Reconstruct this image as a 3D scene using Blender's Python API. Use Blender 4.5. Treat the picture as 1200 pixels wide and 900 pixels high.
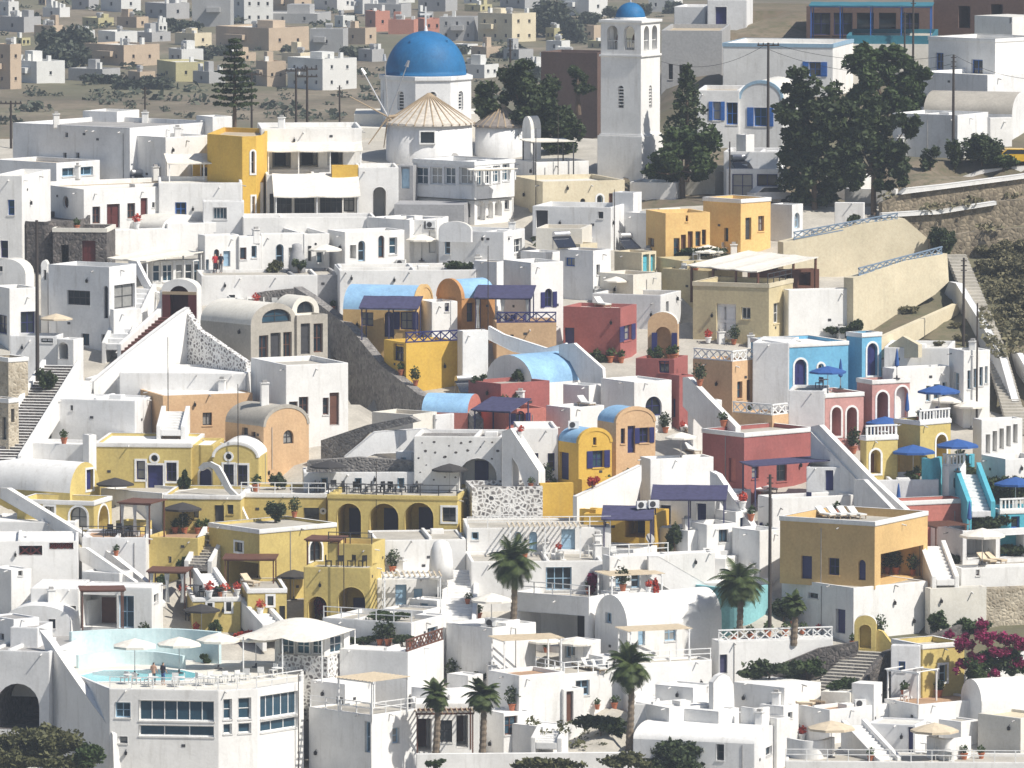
import bpy, math, random
from math import radians, sin, cos, tan, atan, atan2, pi, sqrt, degrees
from mathutils import Vector, Matrix
from mathutils.geometry import delaunay_2d_cdt
from mathutils.bvhtree import BVHTree

for o in list(bpy.data.objects):
    bpy.data.objects.remove(o)
S = bpy.context.scene
COL = S.collection

# ---------------------------------------------------------------- camera
F, CX, CY, ZC, YC = 9000.0, 600.0, 450.0, 70.0, -300.0   # focal length in photo pixels (1200 wide); camera height and y
PT = radians(5.3)
cd = bpy.data.cameras.new('camera'); cam = bpy.data.objects.new('camera', cd); COL.objects.link(cam)
cam.location = (0, YC, ZC); cam.rotation_euler = (pi/2 - PT, 0, 0)
cd.sensor_width = 36; cd.lens = 36*F/1200; cd.clip_start = 1; cd.clip_end = 12000
S.camera = cam
S.render.resolution_x, S.render.resolution_y = 1024, 768
# ---------------------------------------------------------------- light
SUN_AZ, SUN_EL = radians(59), radians(49)          # azimuth measured from the direction to the camera, to the right
w = bpy.data.worlds.new('World'); S.world = w; w.use_nodes = True
nt = w.node_tree; nt.nodes.clear()
sk = nt.nodes.new('ShaderNodeTexSky'); sk.sky_type = 'NISHITA'; sk.sun_disc = False
sk.sun_elevation = SUN_EL
sdir = Vector((sin(SUN_AZ)*cos(SUN_EL), -cos(SUN_AZ)*cos(SUN_EL), sin(SUN_EL)))   # towards the sun
sk.sun_rotation = atan2(sdir.x, sdir.y)
sk.dust_density = 1.5; sk.altitude = 200
bg = nt.nodes.new('ShaderNodeBackground'); bg.inputs[1].default_value = 0.09
wo = nt.nodes.new('ShaderNodeOutputWorld')
nt.links.new(sk.outputs[0], bg.inputs[0]); nt.links.new(bg.outputs[0], wo.inputs[0])
sd = bpy.data.lights.new('sun', 'SUN'); sd.energy = 5.0; sd.angle = radians(0.53); sd.color = (1, .95, .86)
so = bpy.data.objects.new('sun', sd); COL.objects.link(so)
so.rotation_euler = sdir.to_track_quat('Z', 'Y').to_euler(); so.location = (150, 100, 200)
vs = S.view_settings; vs.view_transform = 'Standard'; vs.look = 'None'; vs.exposure = 0.18; vs.gamma = 1
vs.use_curve_mapping = False
S.cycles.volume_step_rate = 4; S.cycles.max_bounces = 6; S.cycles.volume_bounces = 0

# ---------------------------------------------------------------- photo pixel <-> place
CP, SP = cos(PT), sin(PT)
def ray(u, v):
    a, b = (u-CX)/F, (CY-v)/F
    return Vector((a, CP + b*SP, -SP + b*CP))
def W(u, v, Y):
    d = ray(u, v); return Vector((0, YC, ZC)) + d*((Y-YC)/d.y)
def onz(u, v, z):
    d = ray(u, v); return Vector((0, YC, ZC)) + d*((z-ZC)/d.z)
def pix(p):
    x, y, z = p[0], p[1]-YC, p[2]-ZC
    dep = y*CP - z*SP; up = y*SP + z*CP
    return CX + F*x/dep, CY - F*up/dep
def lerp(tab, x):
    if x <= tab[0][0]: i = 0
    elif x >= tab[-1][0]: i = len(tab)-2
    else:
        i = 0
        while tab[i+1][0] < x: i += 1
    (a, b), (c, d) = tab[i], tab[i+1]
    return b + (d-b)*(x-a)/(c-a)
TT = sorted([(1000, 244), (940, 252), (900, 258), (850, 265), (700, 285), (600, 300), (450, 330), (300, 362), (190, 390),
             (130, 420), (90, 437), (50, 455), (10, 475), (-40, 500)])
def T(v): return lerp(TT, v)
def zat(v, Y): return W(600, v, Y).z
PL = sorted([(T(v), zat(v, T(v))) for v in (1000, 940, 900, 850, 800, 700, 650, 600, 520, 450, 370, 300, 240, 190, 150)] + [(425, 26.5), (480, 17), (560, 8), (640, 4), (9000, 4)])
PR = sorted([(T(v), zat(v, T(v))) for v in (1000, 940, 900, 850, 800, 700, 650, 600, 520, 450, 370, 300, 240, 190, 150, 130, 110, 90, 70, 50, 30, 10)] + [(520, 35), (600, 26), (760, 4), (9000, 4)])
def smooth(a, b, x):
    t = max(0, min(1, (x-a)/(b-a))); return t*t*(3-2*t)
def ground(x, y):
    u = CX + F*x/(y-YC+4)
    return lerp(PL, y)*(1-smooth(690, 830, u)) + lerp(PR, y)*smooth(690, 830, u)
ZP = 4.0
def YF(v):                                             # where the far plain is seen at row v
    d = ray(600, v); t = (ZP-ZC)/d.z; return d.y*t+YC

# ---------------------------------------------------------------- materials
MATS = {}
def _m(name):
    m = bpy.data.materials.new(name); m.use_nodes = True; MATS[name] = m
    n = m.node_tree.nodes; l = m.node_tree.links
    return m, n, l, n['Principled BSDF']
def _noise(n, l, vec, scale, detail=3, rough=.55):
    t = n.new('ShaderNodeTexNoise'); t.inputs['Scale'].default_value = scale; t.inputs['Detail'].default_value = detail
    t.inputs['Roughness'].default_value = rough; l.new(vec, t.inputs['Vector']); return t.outputs['Fac']
def _ramp(n, l, fac, stops):
    r = n.new('ShaderNodeValToRGB'); e = r.color_ramp.elements
    while len(e) < len(stops): e.new(.5)
    for el, (p, c) in zip(e, stops): el.position = p; el.color = (*c, 1)
    l.new(fac, r.inputs[0]); return r.outputs[0]
def _mix(n, l, fac, a, b, mode='MIX'):
    x = n.new('ShaderNodeMix'); x.data_type = 'RGBA'; x.blend_type = mode
    for s, v in ((x.inputs[0], fac), (x.inputs[6], a), (x.inputs[7], b)):
        if hasattr(v, 'is_linked'): l.new(v, s)
        elif isinstance(v, (int, float)): s.default_value = v
        else: s.default_value = (*v, 1)
    return x.outputs[2]
def _bump(n, l, h, strength, dist, bsdf):
    b = n.new('ShaderNodeBump'); b.inputs['Strength'].default_value = strength; b.inputs['Distance'].default_value = dist
    l.new(h, b.inputs['Height']); l.new(b.outputs[0], bsdf.inputs['Normal'])
def _pos(n, l, sc=(1, 1, 1)):
    g = n.new('ShaderNodeNewGeometry')
    mp = n.new('ShaderNodeMapping'); mp.inputs['Scale'].default_value = sc
    l.new(g.outputs['Position'], mp.inputs['Vector']); return mp.outputs[0]
def paint(name, rgb, var=.10, stain=.35, rough=.85, stainc=None):
    m, n, l, b = _m(name)
    p = _pos(n, l); ps = _pos(n, l, (1.6, 1.6, .22))
    big = _noise(n, l, p, .45, 4); fine = _noise(n, l, p, 5, 4); st = _noise(n, l, ps, 1.3, 5, .6)
    lo = tuple(c*(1-var*1.6) for c in rgb); hi = tuple(min(.92, c*(1+var*.6)) for c in rgb)
    c = _ramp(n, l, big, [(.3, lo), (.7, hi)])
    sc = stainc or tuple(c0*.55 + .06 for c0 in rgb)
    sf = _ramp(n, l, st, [(.54, (0, 0, 0)), (.78, (stain, stain, stain))])
    c = _mix(n, l, sf, c, sc)
    pf = _ramp(n, l, _noise(n, l, p, 1.1, 6, .7), [(.50, (0, 0, 0)), (.60, (stain*.45,)*3)])
    c = _mix(n, l, pf, c, tuple(min(.9, q*.80+.02) for q in rgb))
    c = _mix(n, l, .18, c, _ramp(n, l, fine, [(.3, (.25, .25, .25)), (.7, (.85, .85, .85))]), 'OVERLAY')
    l.new(c, b.inputs['Base Color']); b.inputs['Roughness'].default_value = rough
    b.inputs['Specular IOR Level'].default_value = .25
    _bump(n, l, fine, .35, .03, b)
    if name in ('white', 'white2', 'ochre'):
        bv = n.new('ShaderNodeBevel'); bv.samples = 4; bv.inputs['Radius'].default_value = .14
        l.new(bv.outputs[0], n['Bump'].inputs['Normal'])
    return m
def plain(name, rgb, rough=.6, metal=0, spec=.4, var=.15):
    m, n, l, b = _m(name)
    f = _noise(n, l, _pos(n, l), 3, 3)
    l.new(_ramp(n, l, f, [(.3, tuple(c*(1-var) for c in rgb)), (.7, tuple(min(.95, c*(1+var*.5)) for c in rgb))]), b.inputs['Base Color'])
    b.inputs['Roughness'].default_value = rough; b.inputs['Metallic'].default_value = metal
    b.inputs['Specular IOR Level'].default_value = spec
    return m
def stone(name, c1, c2, mortar, scale=2.2, edge=.06):
    m, n, l, b = _m(name); p = _pos(n, l)
    v = n.new('ShaderNodeTexVoronoi'); v.inputs['Scale'].default_value = scale; l.new(p, v.inputs['Vector'])
    e = n.new('ShaderNodeTexVoronoi'); e.feature = 'DISTANCE_TO_EDGE'; e.inputs['Scale'].default_value = scale; l.new(p, e.inputs['Vector'])
    sep = n.new('ShaderNodeSeparateColor'); l.new(v.outputs['Color'], sep.inputs[0])
    c = _ramp(n, l, sep.outputs[0], [(0, c1), (1, c2)])
    f = _ramp(n, l, e.outputs['Distance'], [(edge*.5, (1, 1, 1)), (edge*1.6, (0, 0, 0))])
    c = _mix(n, l, f, c, mortar)
    c = _mix(n, l, .35, c, _ramp(n, l, _noise(n, l, p, .8, 4), [(.3, (.2, .2, .2)), (.7, (.8, .8, .8))]), 'OVERLAY')
    l.new(c, b.inputs['Base Color']); b.inputs['Roughness'].default_value = .95
    _bump(n, l, e.outputs['Distance'], .8, .15, b)
    return m
def leaf(name, c1, c2, trans=.25):
    m, n, l, b = _m(name)
    g = n.new('ShaderNodeNewGeometry')
    big = _noise(n, l, _pos(n, l), .9, 2)
    a = n.new('ShaderNodeMath'); a.operation = 'MULTIPLY_ADD'; a.inputs[1].default_value = .55
    l.new(g.outputs['Random Per Island'], a.inputs[0])
    a2 = n.new('ShaderNodeMath'); a2.operation = 'MULTIPLY'; a2.inputs[1].default_value = .6; l.new(big, a2.inputs[0]); l.new(a2.outputs[0], a.inputs[2])
    c = _ramp(n, l, a.outputs[0], [(.15, c1), (.85, c2)])
    l.new(c, b.inputs['Base Color']); b.inputs['Roughness'].default_value = .6; b.inputs['Specular IOR Level'].default_value = .25
    t = n.new('ShaderNodeBsdfTranslucent'); l.new(c, t.inputs[0])
    mx = n.new('ShaderNodeMixShader'); mx.inputs[0].default_value = trans
    l.new(b.outputs[0], mx.inputs[1]); l.new(t.outputs[0], mx.inputs[2]); l.new(mx.outputs[0], n['Material Output'].inputs[0])
    return m
paint('white', (.80, .79, .77), .07, .6, stainc=(.50, .48, .44))
paint('white2', (.76, .76, .76), .09, .65, stainc=(.45, .43, .40))
paint('offwhite', (.70, .67, .60), .08, .35)
paint('cream', (.66, .58, .42), .08, .3)
paint('beige', (.58, .49, .30), .08, .3)
paint('ochre', (.60, .47, .17), .11, .42)
paint('gold', (.66, .42, .08), .08, .25)
paint('sand_orange', (.64, .43, .19), .08, .25)
paint('peach', (.60, .40, .23), .08, .28)
paint('rust_orange', (.52, .27, .11), .08, .25)
paint('red', (.36, .12, .11), .13, .45)
paint('coral', (.50, .18, .145), .08, .22)
paint('pink', (.54, .29, .265), .10, .4)
paint('sky', (.16, .42, .62), .13, .45)
paint('turq', (.10, .42, .52), .08, .22)
paint('poolturq', (.24, .50, .53), .10, .35)
paint('apricot', (.74, .49, .20), .08, .25)
paint('teal', (.035, .17, .23), .1, .25)
paint('paleturq', (.60, .75, .77), .10, .35)
paint('roofblue', (.28, .48, .70), .15, .55)
paint('domeblue', (.014, .135, .32), .16, .45, .6, stainc=(.05, .22, .40))
paint('concrete', (.42, .39, .34), .12, .4)
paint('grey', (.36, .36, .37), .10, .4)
paint('roofwhite', (.68, .66, .61), .10, .45)
paint('rooftan', (.48, .40, .29), .14, .45)
paint('roofgrey', (.36, .35, .34), .14, .4)
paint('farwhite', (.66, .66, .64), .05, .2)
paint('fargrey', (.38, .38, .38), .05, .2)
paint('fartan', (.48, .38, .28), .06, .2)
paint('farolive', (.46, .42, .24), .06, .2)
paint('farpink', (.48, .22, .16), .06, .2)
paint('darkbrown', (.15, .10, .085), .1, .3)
paint('deck', (.42, .27, .17), .12, .3)
paint('walkway', (.47, .44, .385), .14, .4)
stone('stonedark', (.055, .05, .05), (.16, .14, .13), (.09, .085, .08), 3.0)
stone('stonegrey', (.14, .13, .125), (.30, .28, .26), (.22, .21, .2), 3.4)
stone('stonebeige', (.30, .25, .18), (.50, .44, .34), (.42, .37, .29), 3.2)
stone('stonebrown', (.13, .105, .075), (.34, .28, .20), (.20, .17, .12), 2.6)
stone('stonewhite', (.10, .09, .09), (.30, .28, .27), (.72, .71, .69), 3.0, .16)
plain('glass', (.018, .026, .034), .06, 0, .6)
plain('glasscurtain', (.28, .28, .27), .25, 0, .5)
plain('glassblue', (.028, .07, .105), .05, 0, .6)
plain('navy', (.025, .028, .13), .5)
plain('blue', (.02, .12, .42), .5)
plain('paleblue', (.30, .45, .58), .5)
plain('brown', (.13, .055, .035), .6)
plain('woodred', (.10, .018, .016), .6)
plain('woodtan', (.38, .29, .19), .7)
plain('black', (.012, .012, .014), .5)
plain('charcoal', (.05, .05, .055), .6)
plain('trimwhite', (.80, .80, .79), .6)
plain('purple', (.06, .058, .125), .85, var=.3)
plain('canvas', (.78, .74, .66), .85)
plain('canvascream', (.62, .52, .38), .85)
plain('canvasblue', (.03, .10, .32), .8)
plain('canvasblack', (.045, .042, .042), .85)
plain('pole', (.055, .045, .04), .85)
plain('bluegrey', (.20, .27, .36), .6)
plain('steel', (.55, .55, .56), .35, .8)
plain('terracotta', (.42, .14, .07), .8)
plain('straw', (.60, .55, .48), .95, var=.25)
plain('thatch', (.25, .22, .20), .95, var=.3)
plain('skin', (.50, .30, .21), .6)
plain('hair', (.03, .02, .015), .6)
plain('cloth_red', (.45, .03, .04), .8); plain('cloth_dark', (.03, .03, .05), .8); plain('cloth_white', (.7, .7, .68), .8); plain('cloth_blue', (.06, .12, .3), .8)
plain('solar', (.02, .025, .04), .12, 0, .7)
plain('caryellow', (.70, .42, .02), .3, 0, .6); plain('carwhite', (.6, .6, .62), .25, 0, .6); plain('rubber', (.02, .02, .02), .9)
plain('trunk', (.14, .10, .07), .95, var=.3); plain('palmtrunk', (.19, .15, .11), .95, var=.35)
leaf('leafdark', (.012, .024, .011), (.075, .10, .04), .2)
leaf('leafmid', (.018, .038, .012), (.075, .110, .035), .2)
leaf('leafolive', (.05, .055, .025), (.15, .15, .07), .2)
leaf('leafpalm', (.022, .045, .016), (.10, .13, .04), .2)
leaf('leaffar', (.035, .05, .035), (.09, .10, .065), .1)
leaf('scrub', (.09, .09, .05), (.24, .215, .125), .2)
leaf('magenta', (.12, .012, .045), (.36, .03, .13), .25)
leaf('flowerred', (.35, .03, .03), (.6, .10, .06), .2)
def _water():
    m, n, l, b = _m('water')
    b.inputs['Base Color'].default_value = (.10, .46, .52, 1); b.inputs['Roughness'].default_value = .06
    _bump(n, l, _noise(n, l, _pos(n, l), 2.5, 3), .25, .05, b)
_water()
def _earth():
    m, n, l, b = _m('earth'); p = _pos(n, l)
    a = _noise(n, l, p, .05, 6, .65); f = _noise(n, l, p, .9, 6, .7); g = _noise(n, l, p, .02, 4)
    c = _ramp(n, l, a, [(.30, (.11, .09, .062)), (.5, (.19, .15, .105)), (.7, (.29, .24, .175))])
    c = _mix(n, l, _ramp(n, l, f, [(.48, (0, 0, 0)), (.62, (.8, .8, .8))]), c, (.10, .10, .055))
    c = _mix(n, l, _ramp(n, l, g, [(.45, (0, 0, 0)), (.6, (.6, .6, .6))]), c, (.11, .115, .06))
    l.new(c, b.inputs['Base Color']); b.inputs['Roughness'].default_value = 1
    _bump(n, l, f, .6, .2, b)
_earth()
def M(n): return MATS[n]

# ---------------------------------------------------------------- mesh building
class MB:
    def __init__(s): s.v = []; s.f = []; s.m = []
    def add(s, vs, fs, mi=0):
        o = len(s.v); s.v.extend(tuple(p) for p in vs)
        for f in fs: s.f.append(tuple(i+o for i in f)); s.m.append(mi)
    def quad(s, a, b, c, d, mi=0): s.add([a, b, c, d], [(0, 1, 2, 3)], mi)
    def box(s, x0, x1, y0, y1, z0, z1, mi=0):
        s.add([(x0,y0,z0),(x1,y0,z0),(x1,y1,z0),(x0,y1,z0),(x0,y0,z1),(x1,y0,z1),(x1,y1,z1),(x0,y1,z1)],
              [(3,2,1,0),(4,5,6,7),(0,1,5,4),(1,2,6,5),(2,3,7,6),(3,0,4,7)], mi)
    def bar(s, p, q, w_, h_, mi=0):
        p, q = Vector(p), Vector(q); d = (q-p)
        if d.length < 1e-6: return
        d.normalize(); up = Vector((0,0,1)) if abs(d.z) < .98 else Vector((1,0,0))
        a = d.cross(up).normalized()*w_/2; b = a.cross(d).normalized()*h_/2
        vs = [p-a-b, p+a-b, p+a+b, p-a+b, q-a-b, q+a-b, q+a+b, q-a+b]
        s.add(vs, [(0,1,2,3),(7,6,5,4),(0,4,5,1),(1,5,6,2),(2,6,7,3),(3,7,4,0)], mi)
    def tube(s, pts, rs, n=8, mi=0, cap=True):
        rings = []
        for i, p in enumerate(pts):
            p = Vector(p); a = Vector(pts[max(0,i-1)]); b = Vector(pts[min(len(pts)-1,i+1)])
            d = (b-a).normalized() if (b-a).length > 1e-6 else Vector((0,0,1))
            up = Vector((0,0,1)) if abs(d.z) < .9 else Vector((1,0,0))
            x = d.cross(up).normalized(); y = x.cross(d)
            rings.append([p + (x*cos(2*pi*k/n) + y*sin(2*pi*k/n))*rs[i] for k in range(n)])
        vs = [q for r in rings for q in r]; fs = []
        for i in range(len(pts)-1):
            for k in range(n):
                fs.append((i*n+k, i*n+(k+1)%n, (i+1)*n+(k+1)%n, (i+1)*n+k))
        if cap: fs.append(tuple(range(n-1,-1,-1))); fs.append(tuple((len(pts)-1)*n+k for k in range(n)))
        s.add(vs, fs, mi)
    def lathe(s, prof, n=24, mi=0, cx=0, cy=0):
        vs = []; fs = []
        for r, z in prof:
            for k in range(n): vs.append((cx+r*cos(2*pi*k/n), cy+r*sin(2*pi*k/n), z))
        for i in range(len(prof)-1):
            for k in range(n): fs.append((i*n+k, i*n+(k+1)%n, (i+1)*n+(k+1)%n, (i+1)*n+k))
        fs.append(tuple(range(n-1,-1,-1))); fs.append(tuple((len(prof)-1)*n+k for k in range(n)))
        s.add(vs, fs, mi)
    def extr(s, poly, fn, d0, d1, mi=0):
        """polygon (2-D) pushed from depth d0 to d1 through fn(s, z, d)"""
        n = len(poly)
        s.add([fn(a, b, d0) for a, b in poly] + [fn(a, b, d1) for a, b in poly],
              [tuple(range(n)), tuple(range(2*n-1, n-1, -1))] + [(i, (i+1)%n, n+(i+1)%n, n+i) for i in range(n)], mi)
    def ring(s, po, pi_, fn, d0, d1, mi=0):
        n = len(po)
        vs = [fn(*p, d0) for p in po] + [fn(*p, d0) for p in pi_] + [fn(*p, d1) for p in po] + [fn(*p, d1) for p in pi_]
        fs = []
        for i in range(n):
            j = (i+1) % n
            fs += [(i, j, n+j, n+i), (2*n+i, 2*n+j, j, i), (n+i, n+j, 3*n+j, 3*n+i)]
        s.add(vs, fs, mi)
    def build(s, name, mat, parent=None, smooth=False, **props):
        me = bpy.data.meshes.new(name); me.from_pydata(s.v, [], s.f)
        for m in (mat if isinstance(mat, (list, tuple)) else [mat]): me.materials.append(M(m))
        if any(s.m): me.polygons.foreach_set('material_index', s.m)
        if smooth: me.polygons.foreach_set('use_smooth', [True]*len(s.f))
        me.update()
        o = bpy.data.objects.new(name, me); COL.objects.link(o)
        if parent: o.parent = parent
        for k, x in props.items(): o[k] = x
        return o
def empty(name, loc, rz=0, label=None, cat=None, group=None):
    o = bpy.data.objects.new(name, None); COL.objects.link(o); o.location = loc; o.rotation_euler = (0, 0, rz)
    o.empty_display_size = .3
    if label: o['label'] = label
    if cat: o['category'] = cat
    if group: o['group'] = group
    return o
def tag(o, label, cat, group=None):
    o['label'] = label; o['category'] = cat
    if group: o['group'] = group
    return o
KIDS = {}
def copy_tree(src, parent=None):
    c = src.copy(); COL.objects.link(c)
    if parent: c.parent = parent
    for ch in KIDS.setdefault(src.name, [k for k in src.children]): copy_tree(ch, c)
    return c
def pin(poly, x, y):
    r = False; n = len(poly); j = n-1
    for i in range(n):
        xi, yi = poly[i]; xj, yj = poly[j]
        if (yi > y) != (yj > y) and x < (xj-xi)*(y-yi)/(yj-yi)+xi: r = not r
        j = i
    return r
def cut_sheet(mb, outline, holes, fn, mi=0):
    """outline with holes -> triangles, through fn(s, z, 0)"""
    if not holes:
        mb.add([fn(a, b, 0) for a, b in outline], [tuple(range(len(outline)))], mi); return
    vs = []; es = []
    for lp in [outline] + holes:
        o = len(vs); vs += [Vector(p) for p in lp]; n = len(lp); es += [(o+i, o+(i+1) % n) for i in range(n)]
    rv, _, rf, *_ = delaunay_2d_cdt(vs, es, [], 0, 1e-5)
    fs = []
    for f in rf:
        cx = sum(rv[i].x for i in f)/len(f); cy = sum(rv[i].y for i in f)/len(f)
        if pin(outline, cx, cy) and not any(pin(h, cx, cy) for h in holes): fs.append(tuple(f))
    mb.add([fn(p.x, p.y, 0) for p in rv], fs, mi)

# ---------------------------------------------------------------- houses
def offset(foot, d):
    n = len(foot); out = []
    for i in range(n):
        p0, p1, p2 = Vector(foot[i-1]), Vector(foot[i]), Vector(foot[(i+1) % n])
        e1, e2 = (p1-p0).normalized(), (p2-p1).normalized()
        n1, n2 = Vector((-e1.y, e1.x)), Vector((-e2.y, e2.x))
        m = n1+n2; k = m.dot(n1)
        out.append(p1 + m*(d/max(k, .25)))
    return out
def frame(uL, uC, uR, v, Y, a=None, D=None, Lm=None):
    """near corner seen at column uC; left wall ends at column uL, right wall at uR; returns corner, angle and lengths"""
    C = W(uC, v, Y)
    dl, dr = uC-uL, uR-uC
    if a is None:
        a = 6 if dr < 4 else (80 if dl < 4 else max(5, min(80, degrees(atan(dr/(.8*dl))))))
    A = radians(a)
    k = (ZC-C.z)*SP
    def sol(u, left):
        q = (u-CX)/F; b = q*((C.y-YC)*CP+k) - C.x
        return -b/(cos(A)+q*sin(A)*CP) if left else b/(sin(A)-q*cos(A)*CP)
    L = Lm or (sol(uL, True) if dl >= 3 else 8)
    R = D or (sol(uR, False) if dr >= 3 else 0)
    if R <= 0 or R > 60: R = min(9, max(4, .8*L))
    return C, A, L, R
CARVE = []
def carve(pl, z):
    xs = [p[0] for p in pl]; ys = [p[1] for p in pl]; CARVE.append((min(xs), min(ys), max(xs), max(ys), pl, z))
class Bd: pass
def trims(bd, label, col, rl, roof, fp):
    """spouts, vents, conduits and lanterns that sit on the plastered walls"""
    rg = random.Random(label); e = bd.e
    for i in (0, 1):
        ln = bd.len[i]
        if ln < 2.2 or bd.H < 1.7: continue
        f0 = bd.fn[i]; used = [(a, b, c, d) for (k, a, b, c, d) in bd.todo if k == i]
        free = lambda a, b, c, d: not any(a < q[1]+.1 and b > q[0]-.1 and c < q[3]+.1 and d > q[2]-.1 for q in used)
        if roof == 'flat' and col.startswith(('white', 'off', 'ochre', 'cream', 'peach', 'sand')):
            for k in range(max(1, int(ln/4.5))):
                s = rg.uniform(.4, ln-.4)
                if free(s-.1, s+.1, rl-.3, rl+.3):
                    m = MB(); m.tube([f0(s, rl+.02, .1), f0(s, rl-.06, -.38)], [.055, .05], 7); m.build('rain_spout', 'white' if rg.random() < .6 else 'roofgrey', e)
        for k in range(int(ln/3)):
            s, z = rg.uniform(.5, ln-.7), rg.uniform(.5, max(.6, bd.H-.7)); q = rg.random()
            if q < .35 and free(s, s+.3, z, z+.22):
                m = MB(); m.extr([(s, z), (s+.28, z), (s+.28, z+.2), (s, z+.2)], f0, -.03, .01); m.build('vent', 'charcoal', e); used.append((s, s+.3, z, z+.22))
            elif q < .6 and free(s-.1, s+.1, z, z+.4):
                m = MB(); m.extr([(s-.07, z), (s+.07, z), (s+.1, z+.2), (s, z+.32), (s-.1, z+.2)], f0, -.2, -.04); m.bar(f0(s, z+.3, -.1), f0(s, z+.42, .0), .03, .03); m.build('lantern', 'black', e)
            elif q < .72 and free(s-.1, s+.1, -1, rl):
                m = MB(); m.bar(f0(s, -1.0, -.035), f0(s, rl-.1, -.035), .045, .045); m.build('conduit', 'roofgrey', e)
    if roof == 'flat' and bd.len[0] > 4.5 and bd.len[1] > 4 and len(fp) == 4 and col.startswith('white') and rg.random() < .6:
        x = -bd.len[0]*rg.uniform(.3, .7); m = MB(); m.box(x-.12, x+.12, .25, bd.len[1]-.25, rl-.05, rl+.28); m.build('roof_curb', col, e)
        y = bd.len[1]*rg.uniform(.4, .8); m = MB(); m.box(x+.5, x+1.5, y-.5, y+.5, rl-.05, rl+.35); m.build('roof_hatch', col, e)
def far_roof(bd, label, rl, fp, col):
    rg = random.Random(label); L, R = bd.len[0], bd.len[1]
    if rg.random() < .7 and L > 4 and R > 3:
        x = -L*rg.uniform(.2, .8); y = R*rg.uniform(.3, .7); w_ = min(L, R)*rg.uniform(.14, .24); m = MB(); m.box(x-w_, x+w_, y-w_*.8, y+w_*.8, rl-.05, rl+rg.uniform(.9, 2.2)); m.build('roof_cabin', col, bd.e)
    for k in range(rg.randint(0, 3)):
        x = -L*rg.uniform(.1, .9); y = R*rg.uniform(.15, .85); m = MB(); m.box(x-.3, x+.3, y-.3, y+.3, rl-.05, rl+rg.uniform(.7, 1.5)); m.build('chimney', 'farwhite', bd.e)
    if rg.random() < .5:
        x = -L*rg.uniform(.2, .8); m = MB(); m.tube([(x-.6, R*.4, rl+.9), (x+.6, R*.4, rl+.9)], [.35, .35], 8); m.box(x-.5, x+.5, R*.4-.2, R*.4+.2, rl, rl+.7); m.build('water_tank', 'fargrey', bd.e)
    if rg.random() < .6 and bd.H > 3.2:
        a0 = L*rg.uniform(.1, .5); m = MB(); f0 = bd.fn[0]; m.extr([(a0, bd.H*.45), (a0+L*.35, bd.H*.45), (a0+L*.35, bd.H*.45+.9), (a0, bd.H*.45+.9)], f0, -1.0, 0); m.build('balcony', col, bd.e)
def railing(parent, f, ln, style, col, h=None):
    r = MB(); m = max(1, round(ln/1.5)); h = h or .85
    for k in range(m+1): r.bar(f(.05+(ln-.1)*k/m, -.05), f(.05+(ln-.1)*k/m, h), .07, .07)
    if style == 'bar':
        for z in (h, h*.55): r.bar(f(0, z), f(ln, z), .06, .06)
    elif style == 'lat':
        r.bar(f(0, h), f(ln, h), .16, .1); r.bar(f(0, .06), f(ln, .06), .14, .1)
        q = max(2, round(ln/.8))
        for k in range(q):
            a, b = ln*k/q, ln*(k+1)/q
            r.bar(f(a, .1), f(b, h-.05), .06, .09); r.bar(f(a, h-.05), f(b, .1), .06, .09)
    elif style == 'bal':
        r.bar(f(0, h), f(ln, h), .2, .12); r.bar(f(0, .06), f(ln, .06), .18, .1)
        q = max(3, round(ln/.32))
        for k in range(q): a = ln*(k+.5)/q; r.bar(f(a, .08), f(a, h-.05), .1, .12)
    return r.build('railing', col, parent, kind='stuff')
HOUSES = {}
def arch_poly(s0, s1, z0, z1, n=10):
    r = (s1-s0)/2; zz = z1-min(r, (z1-z0)*.7); ry = z1-zz
    return [(s0, z0), (s1, z0)] + [((s0+s1)/2 + r*cos(pi*k/n), zz + ry*sin(pi*k/n)) for k in range(n+1)]
def inset2(poly, d):
    return [tuple(p) for p in offset([Vector(p) for p in poly], d)]
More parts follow.
